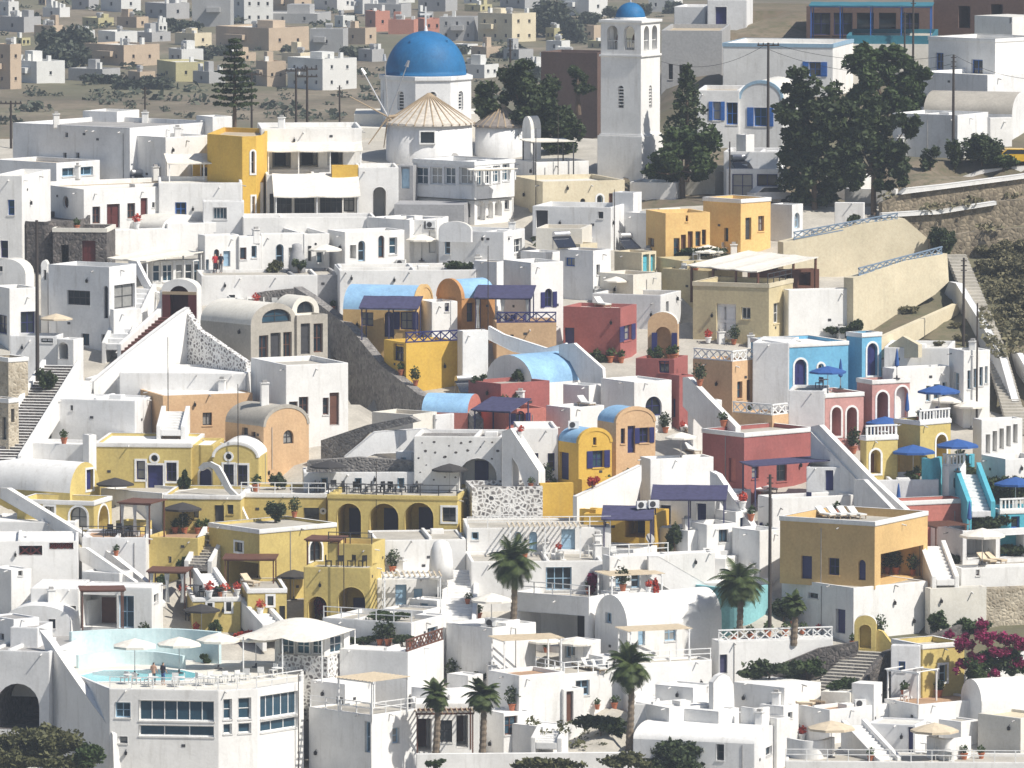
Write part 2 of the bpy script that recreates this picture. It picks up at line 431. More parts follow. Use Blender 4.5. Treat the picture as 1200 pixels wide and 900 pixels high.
def opening(bd, i, s0, s1, z0, z1, kind, colr, flags):
    arch = kind[0] == 'a' and len(kind) > 1
    k = kind[1:] if arch else kind
    if k == 'o':
        r = (s1-s0)/2; hole = [((s0+s1)/2+r*cos(2*pi*j/14), (z0+z1)/2+r*sin(2*pi*j/14)) for j in range(14)]; arch = False
    elif arch: hole = arch_poly(s0, s1, z0, z1)
    else: hole = [(s0, z0), (s1, z0), (s1, z1), (s0, z1)]
    fn = bd.fn[i]; e = bd.e
    dep = .3
    if k == 'r': dep = min(float(flags.get('p', 3.4)), bd.len[(i+1) % 4]*.8)
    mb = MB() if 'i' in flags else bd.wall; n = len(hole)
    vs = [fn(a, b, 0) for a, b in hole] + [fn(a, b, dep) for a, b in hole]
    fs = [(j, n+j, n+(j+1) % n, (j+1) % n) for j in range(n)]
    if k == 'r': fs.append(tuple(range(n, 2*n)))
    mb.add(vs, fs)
    if 'i' in flags: mb.build('dark_lining', flags['i'], e)  # lining: door red at the gate, painted-in shade at the cave arch
    bd.holes.setdefault(i, []).append(hole)
    wd, ht = s1-s0, z1-z0
    if k == 'r':
        if colr != '-':
            # a glazed or timber door standing at the back of the recess
            x0, x1 = (s0+s1)/2-min(.55, wd*.3), (s0+s1)/2+min(.55, wd*.3)
            d = MB(); d.extr([(x0, z0+.02), (x1, z0+.02), (x1, z0+min(2.1, ht*.8)), (x0, z0+min(2.1, ht*.8))], fn, dep-.08, dep-.01); d.build('door', colr, e)
    elif k == 'd':
        d = MB(); hp = inset2(hole, .01)
        d.extr(hp, fn, dep-.06, dep+.02)
        if wd > .5 and ht > 1.2:
            for (a0, a1) in ((.08, .46), (.56, .9)):
                for (b0, b1) in ((.12, .47), (.9-.53, .92)) if wd > 1.1 else ((.1, .9),):
                    d.extr([(s0+wd*b0, z0+ht*a0), (s0+wd*b1, z0+ht*a0), (s0+wd*b1, z0+ht*a1*(.9 if arch else 1)), (s0+wd*b0, z0+ht*a1*(.9 if arch else 1))], fn, dep-.085, dep-.05)
        d.build('door', colr, e)
    elif k == 'lat':
        d = MB(); q = max(1, round(wd/max(.3, ht)))
        for j in range(q):
            a0, a1 = s0+wd*j/q, s0+wd*(j+1)/q
            d.bar(fn(a0, z0, .12), fn(a1, z1, .12), .06, .09); d.bar(fn(a0, z1, .12), fn(a1, z0, .12), .06, .09)
            if j: d.bar(fn(a0, z0, .12), fn(a0, z1, .12), .05, .07)
        d.build('lattice', colr, e)
    else:
        f = MB(); fw = min(.09, wd*.16)
        f.ring(hole, inset2(hole, fw), fn, dep-.08, dep-.01)
        if k == 'w':
            nm = int(flags.get('m', 1 if wd > .75 else 0))
            for j in range(nm):
                x = s0+wd*(j+1)/(nm+1)
                f.extr([(x-.035, z0+.02), (x+.035, z0+.02), (x+.035, z1-.03), (x-.035, z1-.03)], fn, dep-.075, dep-.015)
            if ht > 1.05:
                zz = z0+ht*float(flags.get('h', .5))
                f.extr([(s0+.02, zz-.03), (s1-.02, zz-.03), (s1-.02, zz+.03), (s0+.02, zz+.03)], fn, dep-.07, dep-.02)
        wo_ = f.build('window', colr, e)
        p = MB(); p.add([fn(a, b, dep-.03) for a, b in hole], [tuple(range(n))]); p.build('pane', 'glassblue' if 'g' in flags else ('glass', 'glass', 'glassblue', 'glass', 'glasscurtain')[int(s0*37+z0*53+len(bd.todo)*7) % 5] if bd.Y < 420 else 'glass', wo_)
        if 's' in flags:
            for sg in (0, 1):
                sw = wd*.5; a0 = s0-sw-.03 if sg == 0 else s1+.03
                sh = MB(); sh.extr([(a0, z0), (a0+sw, z0), (a0+sw, z1-(ht*.18 if arch else 0)), (a0, z1-(ht*.18 if arch else 0))], fn, -.07, -.02)
                for j in range(4):
                    zz = z0+ht*(.1+.19*j); sh.extr([(a0+sw*.15, zz), (a0+sw*.85, zz), (a0+sw*.85, zz+ht*.11), (a0+sw*.15, zz+ht*.11)], fn, -.085, -.065)
                sh.build('shutter', colr, e)
        if ht < 2.2 and k == 'w' and 't' not in flags and not arch:
            sl = MB(); sl.extr([(s0-.06, z0-.09), (s1+.06, z0-.09), (s1+.06, z0-.005), (s0-.06, z0-.005)], fn, -.06, .1); sl.build('sill', bd.col if bd.col in MATS else 'white', wo_)
    if 't' in flags:
        t = MB(); t.ring(inset2(hole, -.16), hole, fn, -.045, .02); t.build('surround', flags['t'] if flags['t'] in MATS else 'trimwhite', e)
def pixel_on(bd, i, u, v):
    P = bd.wp[i]; E = bd.we[i]; N = bd.wn[i]
    d = ray(u, v); O = Vector((0, YC, ZC)); dn = d.x*N.x+d.y*N.y
    if abs(dn) < 1e-6: return None
    t = ((P.x-O.x)*N.x + (P.y-O.y)*N.y)/dn
    h = O+d*t
    return (h.x-P.x)*E.x + (h.y-P.y)*E.y, h.z-bd.z0
def B(label, uL, uC, uR, vT, vB, col='white', wins='', a=None, Y=None, roof='flat', par=.4, rise=1.2, rc=None, D=None, Lm=None,
      fd=3.0, name='house', cat='house', group=None, band=None, rim=None, foot=None, dy=0, key=None, rail=''):
    bd = Bd(); Y = (T(vB) if Y is None else Y)+dy
    C, A, L, R = frame(uL, uC, uR, (vT+vB)/2, Y, a, D, Lm)
    zT, zB = W(uC, vT, Y).z, W(uC, vB, Y).z
    C.z = zB; H = zT-zB
    e = empty(name, C, -A, label, cat, group)
    bd.e, bd.z0, bd.H, bd.Y, bd.A, bd.C, bd.col = e, zB, H, Y, A, C, col
    if foot is None: fp = [Vector((-L, 0)), Vector((0, 0)), Vector((0, R)), Vector((-L, R))]
    else:                                            # outline given as (column, depth) pairs, left to right along the front, then back
        fp = []
        for (fu, fy) in foot:
            q = W(fu, (vT+vB)/2, fy)-C; fp.append(Vector((q.x*cos(A)-q.y*sin(A), q.x*sin(A)+q.y*cos(A))))
    bd.fp = fp; n = len(fp)
    bd.fn = {}; bd.wp = {}; bd.we = {}; bd.wn = {}; bd.len = {}; bd.holes = {}
    rot = Matrix.Rotation(-A, 2)
    for i in range(n):
        p, q = fp[i], fp[(i+1) % n]; ed = (q-p).normalized(); nn = Vector((-ed.y, ed.x)); bd.len[i] = (q-p).length
        bd.fn[i] = (lambda p, ed, nn: lambda s, z, d: (p.x+ed.x*s+nn.x*d, p.y+ed.y*s+nn.y*d, z))(p, ed, nn)
        pw = rot @ p; bd.wp[i] = Vector((C.x+pw.x, C.y+pw.y)); bd.we[i] = rot @ ed; bd.wn[i] = rot @ nn
    for j in range(n, 4): bd.len[j] = 6
    if Y < 470: carve([((rot @ p).x+C.x, (rot @ p).y+C.y) for p in offset(fp, -.8)], zB-.12)
    bd.wall = MB()
    rl = H
    bd.todo = []
    for wtxt in [x for x in wins.split(';') if x.strip()]:
        tk = wtxt.split(); i = {'L': 0, 'R': 1}.get(tk[0], None); i = int(tk[0]) if i is None else i
        u, v, ww, hh = map(float, tk[1:5]); kind = tk[5]; colr = tk[6] if len(tk) > 6 else 'trimwhite'
        fl = {}
        for x in tk[7:]: fl[x[0]] = x[2:] if '=' in x else '1'
        p0, p1 = pixel_on(bd, i, u-ww/2, v), pixel_on(bd, i, u+ww/2, v)
        c = pixel_on(bd, i, u, v); c0, c1 = pixel_on(bd, i, u, v+hh/2), pixel_on(bd, i, u, v-hh/2)
        if not p0 or not p1: continue
        s0, s1 = sorted((p0[0], p1[0])); z0, z1 = sorted((c0[1], c1[1]))
        s0 = max(s0, .12); s1 = min(s1, bd.len[i]-.12); ztop = H-.12 + (rise*.85 if roof == 'v'+'LR'[i if i < 2 else 0] else 0)
        z0 = max(z0, -fd+.2); z1 = min(z1, ztop)
        if s1-s0 < .2 or z1-z0 < .2: print('SKIP window', label, wtxt); continue
        if any(s0 < b1+.04 and s1 > b0-.04 and z0 < d1+.04 and z1 > d0-.04 for (ii, b0, b1, d0, d1) in bd.todo if ii == i):
            print('OVERLAP window', label, wtxt); continue
        bd.todo.append((i, s0, s1, z0, z1)); opening(bd, i, s0, s1, z0, z1, kind, colr, fl)
    NA = 14
    for i in range(n):
        ln = bd.len[i]; out = [(0, -fd), (ln, -fd), (ln, H)]
        g = (roof == 'vL' and i in (0, 2)) or (roof == 'vR' and i in (1, 3))
        if g: out += [(ln/2+ln/2*cos(pi*k/NA), H+rise*sin(pi*k/NA)) for k in range(1, NA)]
        out.append((0, H))
        cut_sheet(bd.wall, out, bd.holes.get(i, []), bd.fn[i])
        if g and rim and i < 2:
            po = [(ln/2+(ln/2+.06)*cos(pi*k/NA), H-.02+(rise+.13)*sin(pi*k/NA)) for k in range(NA+1)]
            pi_ = [(ln/2+(ln/2-.18)*cos(pi*k/NA), H-.02+(rise-.16)*sin(pi*k/NA)) for k in range(NA+1)]
            r = MB(); q = len(po); f0 = bd.fn[i]
            r.add([f0(*p, -.05) for p in po]+[f0(*p, -.05) for p in pi_]+[f0(*p, .3) for p in po]+[f0(*p, .3) for p in pi_],
                  [x for k in range(q-1) for x in ((k, k+1, q+k+1, q+k), (2*q+k, 2*q+k+1, k+1, k), (q+k, q+k+1, 3*q+k+1, 3*q+k))])
            r.build('gable_rim', rim, e)
    rc = rc or {'white': 'roofwhite', 'white2': 'roofwhite'}.get(col, 'roofwhite')
    if roof == 'flat':
        t = .24; rl = H-par
        if par > .02:
            inn = offset(fp, t)
            for i in range(n):
                j = (i+1) % n; a_, b_, c_, d_ = fp[i], fp[j], inn[j], inn[i]
                bd.wall.quad((*a_, H), (*b_, H), (*c_, H), (*d_, H)); bd.wall.quad((*d_, H), (*c_, H), (*c_, rl-.02), (*d_, rl-.02))
        else: inn = fp; rl = H
        r = MB(); r.add([(*p, rl) for p in inn], [tuple(range(n))]); r.build('roof', rc, e)
        if band:
            bh = .32; oo = offset(fp, -.05); c = MB()
            for i in range(n):
                j = (i+1) % n
                c.quad((*oo[i], H-bh), (*oo[j], H-bh), (*oo[j], H+.03), (*oo[i], H+.03))
                c.quad((*oo[i], H+.03), (*oo[j], H+.03), (*offset(fp, t-.02)[j], H+.03), (*offset(fp, t-.02)[i], H+.03))
                c.quad((*fp[i], H-bh), (*fp[j], H-bh), (*oo[j], H-bh), (*oo[i], H-bh))
            c.build('coping', band, e)
    elif roof in ('vL', 'vR'):
        r = MB(); i = 0 if roof == 'vL' else 1; ln = bd.len[i]; dp = bd.len[1-i]; f0 = bd.fn[i]
        pr = [(ln/2+ln/2*cos(pi*k/NA), H+rise*sin(pi*k/NA)) for k in range(NA+1)]
        r.add([f0(*p, .0) for p in pr]+[f0(*p, dp) for p in pr], [(k, k+1, NA+1+k+1, NA+1+k) for k in range(NA)])
        r.build('roof', rc, e, smooth=True)
    bd.wall.build('wall', col, e)
    bd.zf = zB+rl
    if Y < 420: trims(bd, label, col, rl, roof, fp)
    elif group == 'houses on the plain': far_roof(bd, label, rl, fp, col)
    for rt in rail.split():
        i, st, rcol = rt.split(':'); i = {'L': 0, 'R': 1}.get(i) if i in 'LR' else int(i)
        f0 = bd.fn[i]; railing(e, lambda s, z: f0(s, H+z, .12), bd.len[i], st, rcol)
    if key: HOUSES[key] = bd
    return bd

# ---------------------------------------------------------------- free walls, stairs, awnings
def vwall(label, A, Bp, poly, thick=.35, col='white', name='wall', cat='wall', group=None, foot=0.0):
    """upright wall on the line from column A=(u, depth) to B; its outline is read off in photo pixels"""
    pts = [float(x) for x in poly.split()]; pp = list(zip(pts[0::2], pts[1::2]))
    vm = sum(p[1] for p in pp)/len(pp)
    a, b = W(A[0], vm, A[1]), W(Bp[0], vm, Bp[1])
    E = Vector((b.x-a.x, b.y-a.y)).normalized(); N = Vector((-E.y, E.x))
    if N.y < 0: N = -N
    out = []
    for (u, v) in pp:
        d = ray(u, v); t = ((a.x)*N.x+(a.y-YC)*N.y)/(d.x*N.x+d.y*N.y); h = Vector((0, YC, ZC))+d*t
        out.append(((h.x-a.x)*E.x+(h.y-a.y)*E.y, h.z))
    z0 = min(p[1] for p in out); s0 = min(p[0] for p in out)
    org = Vector((a.x+E.x*s0, a.y+E.y*s0, z0))
    q = [(s-s0, z-z0-(foot if z-z0 < .9 else 0)) for s, z in out]
    mb = MB(); mb.extr(q, lambda s, z, d: (E.x*s+N.x*d, E.y*s+N.y*d, z), 0, thick)
    o = mb.build(name, col); o.location = org
    L_ = max(p[0] for p in q); bp = []
    for k in range(len(q)):
        (x0, y0), (x1, y1) = q[k-1], q[k]
        bp += [(x0+(x1-x0)*t/20, y0+(y1-y0)*t/20) for t in range(20)]
    for k in range(8):
        s0, s1 = L_*k/8, L_*(k+1)/8; zz = [b[1] for b in bp if s0-.3 <= b[0] <= s1+.3]
        if not zz: continue
        a0 = Vector((org.x, org.y))+E*s0; a1 = Vector((org.x, org.y))+E*s1
        carve([tuple(a0-N*1.2), tuple(a1-N*1.2), tuple(a1+N*(thick+.3)), tuple(a0+N*(thick+.3))], z0+min(zz)+foot*.9-.05)
    return tag(o, label, cat, group)
def stairs(label, p0, p1, width, n, col='walkway', side=None, riser=None, name='staircase', thick=.35, rail=.0):
    """from the foot p0=(u, v, depth) up to the head p1"""
    a, b = W(*p0), W(*p1); d = Vector((b.x-a.x, b.y-a.y, 0)); run = d.length; d.normalize(); x = Vector((d.y, -d.x, 0))
    e = empty(name, a, 0, label, 'stairs')
    h = (b.z-a.z)/n; w2 = width/2
    for k in range(n):
        mb = MB(); c0 = d*(run*k/n); c1 = d*(run*(k+1)/n+.02); z1 = h*(k+1); z0 = h*(k+1)-max(.5, h*1.5)
        vs = [c0-x*w2, c0+x*w2, c1+x*w2, c1-x*w2]
        mb.add([(p.x, p.y, z0) for p in vs]+[(p.x, p.y, z1) for p in vs], [(4,5,6,7),(1,2,6,5),(2,3,7,6),(3,0,4,7),(3,2,1,0)], 0)
        mb.add([(vs[0].x, vs[0].y, z0), (vs[1].x, vs[1].y, z0), (vs[1].x, vs[1].y, z1), (vs[0].x, vs[0].y, z1)], [(0,1,2,3)], 1 if riser else 0)
        mb.build('step', [col, riser] if riser else col, e)
    if side:
        for sg in (-1, 1):
            mb = MB(); o = x*sg*(w2+thick/2+.01); p = o; q = o+d*run
            for (s0, s1) in ((p, q),):
                t = x*thick/2; r = .45+rail
                vs = [s0-t, s0+t, s1+t, s1-t]; zz = (0, 0, h*n, h*n)
                mb.add([(v_.x, v_.y, z-1.6) for v_, z in zip(vs, zz)]+[(v_.x, v_.y, z+r) for v_, z in zip(vs, zz)],
                       [(4,5,6,7),(0,1,5,4),(1,2,6,5),(2,3,7,6),(3,0,4,7)])
            mb.build('side_wall', side, e)
    return e
def pergola(label, uL, uC, uR, vT, Y, h=2.5, col='purple', style='solid', a=None, D=None, post=None, tilt=0.0, name='pergola', cat='pergola', n=None, Lm=None, pw=.1, curtain=None):
    C, A, L, R = frame(uL, uC, uR, vT, Y, a, D, Lm)
    z = C.z; C.z -= h
    e = empty(name, C, -A, label, cat)
    post = post or col
    nx = max(1, round(L/3.2)); ny = 1
    for i in range(nx+1):
        for j in range(ny+1):
            mb = MB(); x = -L*i/nx; y = R*j/ny
            x = min(-.12, max(-L+.12, x)); y = min(R-.12, max(.12, y)); mb.box(x-pw/2, x+pw/2, y-pw/2, y+pw/2, -.6, h-.06+tilt*j); mb.build('post', post, e)
    f = lambda y: h+tilt*y/R
    if curtain:
        for cx in (-L+.25, -L*.5, -.25):
            mb = MB(); k = 9; vs = []
            for j in range(k+1):
                x = cx-.22+.44*j/k; vs += [(x, .1+.06*sin(j*1.9), h-.1), (x*.5+cx*.5, .1+.05*sin(j*1.9), h*.55), (x, .1+.06*sin(j*1.9), .1)]
            mb.add(vs, [t for j in range(k) for t in ((3*j, 3*j+3, 3*j+4, 3*j+1), (3*j+1, 3*j+4, 3*j+5, 3*j+2))]); mb.build('curtain', curtain, e, True)
    if style == 'slat':
        for yy in (.15, R-.15):
            mb = MB(); mb.bar((-L, yy, f(yy)-.02), (0, yy, f(yy)-.02), .12, .14); mb.build('beam', post, e)
        k = n or max(4, int(L/.38))
        for i in range(k+1):
            mb = MB(); x = -L+.06+(L-.12)*i/k; mb.bar((x, -.15, f(0)+.08), (x, R+.1, f(R)+.08), .10, .07); mb.build('slat', col, e)
    else:
        mb = MB(); y0, y1 = -.15, R+.02; gx, gy = max(4, nx*4), 4; rr = random.Random(label); vs_ = []; sg = .05 if style == 'solid' else .16
        for dz in (.04, -.05):
            for jj in range(gy+1):
                for ii in range(gx+1):
                    t = ii/gx*nx; y = y0+(y1-y0)*jj/gy; vs_.append((-L-.1+(L+.2)*ii/gx, y, f(y)+dz-sg*abs(sin(pi*t))*(.5+.5*sin(pi*jj/gy))+rr.uniform(-.012, .012)))
        q = gx+1; n0 = q*(gy+1); fs_ = []
        for jj in range(gy):
            for ii in range(gx): a_ = jj*q+ii; fs_ += [(a_, a_+1, a_+q+1, a_+q), (n0+a_+q, n0+a_+q+1, n0+a_+1, n0+a_)]
        for ii in range(gx): fs_ += [(ii, n0+ii, n0+ii+1, ii+1), (gy*q+ii+1, n0+gy*q+ii+1, n0+gy*q+ii, gy*q+ii)]
        for jj in range(gy): fs_ += [((jj+1)*q, n0+(jj+1)*q, n0+jj*q, jj*q), (jj*q+gx, n0+jj*q+gx, n0+(jj+1)*q+gx, (jj+1)*q+gx)]
        mb.add(vs_, fs_)
        mb.build('roof' if style == 'solid' else 'awning', col, e)
        mb = MB(); mb.bar((-L, .1, f(0)-.12), (0, .1, f(0)-.12), .1, .1); mb.build('beam', post, e)
    return e
def slab(label, z, poly, thick, col, name='terrace', cat='terrace', kind=None):
    """level floor at height z; outline given in photo pixels"""
    pts = [float(x) for x in poly.split()]; pp = [onz(u, v, z) for u, v in zip(pts[0::2], pts[1::2])]
    c = sum((Vector(p) for p in pp), Vector())/len(pp)
    mb = MB(); q = [(p.x-c.x, p.y-c.y) for p in pp]
    ar = sum(q[i-1][0]*q[i][1]-q[i][0]*q[i-1][1] for i in range(len(q)))
    if ar < 0: q.reverse()
    mb.extr(q, lambda s, t, d: (s, t, d), 0, -thick)
    o = mb.build(name, col); o.location = c
    if kind: o['kind'] = kind
    else: tag(o, label, cat)
    return o
def curved_wall(label, us, v0, v1, Ys, thick, col, name='wall', cat='wall', fd=2.0, n=24):
    """upright wall bending through (column, depth) points; v0/v1 rows of its top and foot at the first point"""
    pts = [W(u, (v0+v1)/2, y) for u, y in zip(us, Ys)]
    zT = W(us[len(us)//2], v0, Ys[len(us)//2]).z; zB = W(us[len(us)//2], v1, Ys[len(us)//2]).z
    # smooth through the points
    P = []
    for i in range(len(pts)-1):
        p0, p1, p2, p3 = pts[max(0, i-1)], pts[i], pts[i+1], pts[min(len(pts)-1, i+2)]
        for k in range(n//(len(pts)-1)):
            t = k/(n//(len(pts)-1))
            P.append(.5*((2*p1)+(p2-p0)*t+(2*p0-5*p1+4*p2-p3)*t*t+(3*p1-p0-3*p2+p3)*t**3))
    P.append(pts[-1]); c = P[len(P)//2].copy()
    mb = MB(); m = len(P); vs = []
    for i, p in enumerate(P):
        d = (P[min(m-1, i+1)]-P[max(0, i-1)]); nn = Vector((-d.y, d.x)).normalized()
        if nn.y < 0: nn = -nn
        x, y = p.x-c.x, p.y-c.y
        vs += [(x, y, -fd), (x, y, zT-zB), (x+nn.x*thick, y+nn.y*thick, zT-zB), (x+nn.x*thick, y+nn.y*thick, -fd)]
    fs = []
    for i in range(m-1):
        a, b = 4*i, 4*i+4
        fs += [(a, b, b+1, a+1), (a+1, b+1, b+2, a+2), (a+2, b+2, b+3, a+3)]
    fs += [(0, 1, 2, 3), (4*m-4, 4*m-1, 4*m-2, 4*m-3)]
    mb.add(vs, fs); o = mb.build(name, col, smooth=False); o.location = (c.x, c.y, zB)
    return tag(o, label, cat)

# ---------------------------------------------------------------- ground
random.seed(7)
def hnoise(x, y):
    return (sin(x*.31+y*.17)+sin(x*.13-y*.29+1.3)+sin(x*.71+y*.53+2.1)*.5)/2.5

# ---------------------------------------------------------------- the plain beyond: far houses
NF = [0]
def far(uL, uC, uR, vT, vB, col, label, nl=2, nr=2, rows=1, group='houses on the plain', Y=None, wc='charcoal', ww=2.8, wh=4.2):
    wins = []
    for r in range(rows):
        vv = vT+(vB-vT)*((r+.52)/rows)
        for k in range(nl):
            if uC-uL > 8: wins.append(f'L {uL+(uC-uL)*(k+.6)/(nl+.2):.1f} {vv:.1f} {ww} {wh} w {wc}')
        for k in range(nr):
            if uR-uC > 8: wins.append(f'R {uC+(uR-uC)*(k+.6)/(nr+.2):.1f} {vv:.1f} {ww} {wh} w {wc}')
    Y0 = YF(vB) if Y is None else Y
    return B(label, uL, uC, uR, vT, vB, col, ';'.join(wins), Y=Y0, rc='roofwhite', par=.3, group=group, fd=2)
fl = [
 (-8, 12, 25, 52, 105, 'fartan', 'tall tan far house at the edge of the dry field beside the white cube pair', 1, 1, 2),
 (12, 43, 76, 72, 98, 'farwhite', 'white far cube house with grey shaded side next to the field', 1, 1, 1),
 (97, 145, 187, 53, 78, 'fartan', 'long tan far house with a row of dark windows', 3, 2, 1),
 (115, 135, 161, 37, 51, 'farwhite', 'small white far box behind the long tan house', 1, 1, 1),
 (50, 70, 82, 9, 21, 'farwhite', 'tiny white far shed beyond the big dark tree', 1, 0, 1),
 (118, 142, 165, -6, 14, 'farwhite', 'pale far house cut by the top behind olive scrub', 1, 1, 1),
 (137, 160, 174, 20, 33, 'fartan', 'low brownish far house between scrub patches', 1, 1, 1),
 (225, 270, 274, -8, 32, 'fargrey', 'plain grey far block without windows towards the road', 0, 0, 1),
 (272, 286, 320, -4, 28, 'farwhite', 'white two storey far house with small balconies', 1, 3, 2),
 (253, 315, 362, 33, 60, 'fartan', 'wide tan far house with grey end wall and arched doorway', 1, 2, 1),
 (363, 402, 408, 34, 62, 'fargrey', 'grey far block right of the wide tan house', 1, 0, 1),
 (290, 372, 388, 16, 27, 'fargrey', 'long low grey far shed behind the wide tan house', 3, 0, 1),
 (184, 206, 250, 73, 96, 'farolive', 'olive coloured far house with two dark windows', 1, 2, 1),
 (80, 120, 141, 81, 95, 'fargrey', 'low grey far outbuilding in front of the long tan house', 1, 0, 1),
 (300, 313, 335, 72, 102, 'fartan', 'narrow tan far house with two windows beside the pale blue one', 0, 2, 1),
 (337, 378, 418, 69, 105, 'farwhite', 'bluish white two storey far house behind the double pole', 3, 2, 2),
 (205, 228, 248, 39, 54, 'cream', 'cream far cottage above the olive house', 1, 1, 1),
 (226, 245, 264, 84, 98, 'fargrey', 'low grey far shed near the tall layered pine', 1, 0, 1),
 (368, 395, 420, -6, 12, 'farwhite', 'white far house cut by the top over the grey shed', 1, 1, 1),
 (415, 425, 443, -4, 17, 'farwhite', 'white far house with two windows beyond the blue dome', 0, 2, 1),
 (427, 470, 482, 5, 20, 'fargrey', 'grey flat far house with row of windows beyond the blue dome', 3, 0, 1),
 (428, 440, 457, 13, 37, 'farpink', 'tall pink far house left of the big dome', 1, 1, 1),
 (455, 485, 490, 23, 40, 'farpink', 'low dark pink far house behind the dome cross', 0, 0, 1),
 (488, 497, 518, 22, 38, 'farpink', 'salmon far house right of the dome cross', 0, 2, 1),
 (398, 428, 441, 33, 52, 'fartan', 'tan far house left of the tall pink one', 1, 1, 1),
 (515, 556, 561, 20, 48, 'fargrey', 'grey two storey far house right of the blue dome', 3, 0, 2),
 (560, 600, 628, 16, 50, 'cream', 'cream far house with rows of small windows', 3, 2, 2),
 (490, 522, 536, -4, 13, 'fargrey', 'grey far house with windows cut by the top', 2, 0, 1),
 (586, 615, 640, -6, 10, 'fargrey', 'grey far house in front of the tall far trees', 2, 0, 1),
 (552, 570, 590, 55, 68, 'fartan', 'small tan far shed right under the cream house', 1, 0, 1),
 (320, 345, 365, -6, 14, 'fartan', 'tan far house cut by the top right of the white balconies', 1, 1, 1),
 (0, 28, 48, 20, 38, 'fargrey', 'grey far house behind the big dark far tree', 1, 0, 1),
 (170, 195, 222, 4, 22, 'fargrey', 'grey far house left of the windowless block', 2, 1, 1),
 (655, 690, 712, -6, 20, 'farwhite', 'white far house half behind the tall far trees', 1, 1, 1),
 (40, 62, 74, 30, 42, 'fartan', 'tan far hut left of the big dark far tree', 1, 0, 1),
 (150, 178, 200, 38, 50, 'fargrey', 'grey far cottage right of the small white far box', 1, 1, 1),
 (262, 280, 300, 62, 72, 'fartan', 'low tan far shed below the wide tan house', 1, 1, 1),
 (420, 436, 450, 58, 72, 'fargrey', 'grey far shed half behind the blue dome', 1, 0, 1),
 (530, 548, 560, 52, 64, 'farwhite', 'small white far box right of the blue dome', 1, 1, 1),
 (590, 608, 625, 58, 70, 'fargrey', 'low grey far shed over the dark evergreen', 2, 0, 1),
 (640, 658, 668, 48, 60, 'farwhite', 'white far cottage above the brown block', 1, 0, 1),
 (676, 696, 704, 30, 48, 'fartan', 'tan far house left of the bell tower dome', 2, 0, 1),
 (760, 790, 800, -4, 14, 'farwhite', 'white far house right of the bell tower dome', 2, 0, 1),
 (440, 462, 486, -8, 4, 'farwhite', 'white far roof at the very top beyond the dome', 1, 1, 1),
 (330, 352, 366, 62, 74, 'cream', 'cream far shed left of the bluish two storey house', 1, 0, 1),
 (0, 10, 22, 2, 18, 'farwhite', 'white far house at the left top corner', 1, 1, 1),
 (84, 104, 116, -4, 12, 'fargrey', 'grey far house left of the pale one cut by the top', 1, 0, 1),
 (150, 164, 182, 84, 98, 'fartan', 'small tan far hut left of the olive house', 1, 0, 1),
]
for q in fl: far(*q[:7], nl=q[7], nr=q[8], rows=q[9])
_rg = random.Random(21); _got = [(q[0], q[2], q[3], q[4]) for q in fl]; _n = 0
for _ in range(1500):
    if _n >= 48: break
    v0 = _rg.choice((_rg.uniform(4, 62), _rg.uniform(4, 100))); u0 = _rg.uniform(-5, 690); k = .55+.6*v0/100; w0 = _rg.uniform(22, 52)*k; h0 = _rg.uniform(10, 19)*k
    if 436 < u0+w0/2 < 560 and v0 > 30: continue
    if any(u0 < b+3 and u0+w0 > a-3 and v0-h0 < d and v0 > c+3 for a, b, c, d in _got): continue
    _got.append((u0, u0+w0, v0-h0, v0)); col, cn = _rg.choice((('farwhite', 'white'), ('farwhite', 'white'), ('fartan', 'tan'), ('cream', 'cream'), ('fargrey', 'grey'), ('farolive', 'olive'))); _n += 1
    near = min(fl, key=lambda q: (q[1]-u0-w0/2)**2+(q[4]-v0)**2*4)
    side = 'left of' if u0+w0/2 < near[1] else 'right of'
    lb = ' '.join((f"{'small' if w0 < 26 else 'wide' if w0 > 40 else 'plain'} {cn} far house {side} the {near[6]}").split()[:16])
    far(u0, u0+w0*_rg.uniform(.35, .7), u0+w0, v0-h0, v0, col, lb, nl=_rg.randint(1, 3), nr=_rg.randint(0, 2), rows=1)
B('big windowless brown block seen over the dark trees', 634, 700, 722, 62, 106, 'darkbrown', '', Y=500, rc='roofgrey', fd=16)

# ---------------------------------------------------------------- top right: houses along the upper road
B('long grey flat roofed building right behind the bell tower', 775, 846, 850, 36, 92, 'fargrey', 'L 786 84 5 18 w charcoal;L 800 84 8 16 w charcoal', Y=447, D=14, rc='rooftan')
B('white rooftop cabin with a dark blue door above the grey building', 829, 875, 880, 0, 34, 'white2', 'L 845 20 13 24 d navy', Y=468, D=6)
B('white rooftop wall left of the blue door cabin', 790, 826, 832, 8, 30, 'white2', '', Y=472, D=6)
B('white house with blue roof line and shuttered blue window', 847, 976, 1000, 52, 112, 'white', 'L 955 81 14 17 w blue s', Y=430, rc='roofwhite', band='paleblue')
B('flat white house part with two tall blue shuttered windows', 817, 866, 870, 106, 172, 'white2', 'L 840 130 9 22 w blue s;L 858 133 13 26 w blue', Y=408, D=9, rc='rooftan')
B('white vaulted house with blue edging behind the utility pole', 866, 917, 926, 116, 172, 'white2', 'L 891 137 15 22 w blue s', Y=407.5, D=9, roof='vL', rise=1.6, rim='paleblue')
B('white parapet and roof box above the dark blue shop', 848, 912, 918, 178, 196, 'white2', '', Y=383.5, D=6, rc='roofgrey')
B('dark blue shop front under the white roof terrace', 851, 915, 920, 198, 233, 'white2', 'L 870 218 24 28 w navy;L 899 218 24 28 w navy', Y=381, D=6)
B('small white roof cube on the blue shop', 863, 874, 884, 158, 180, 'white', '', Y=385, fd=1)
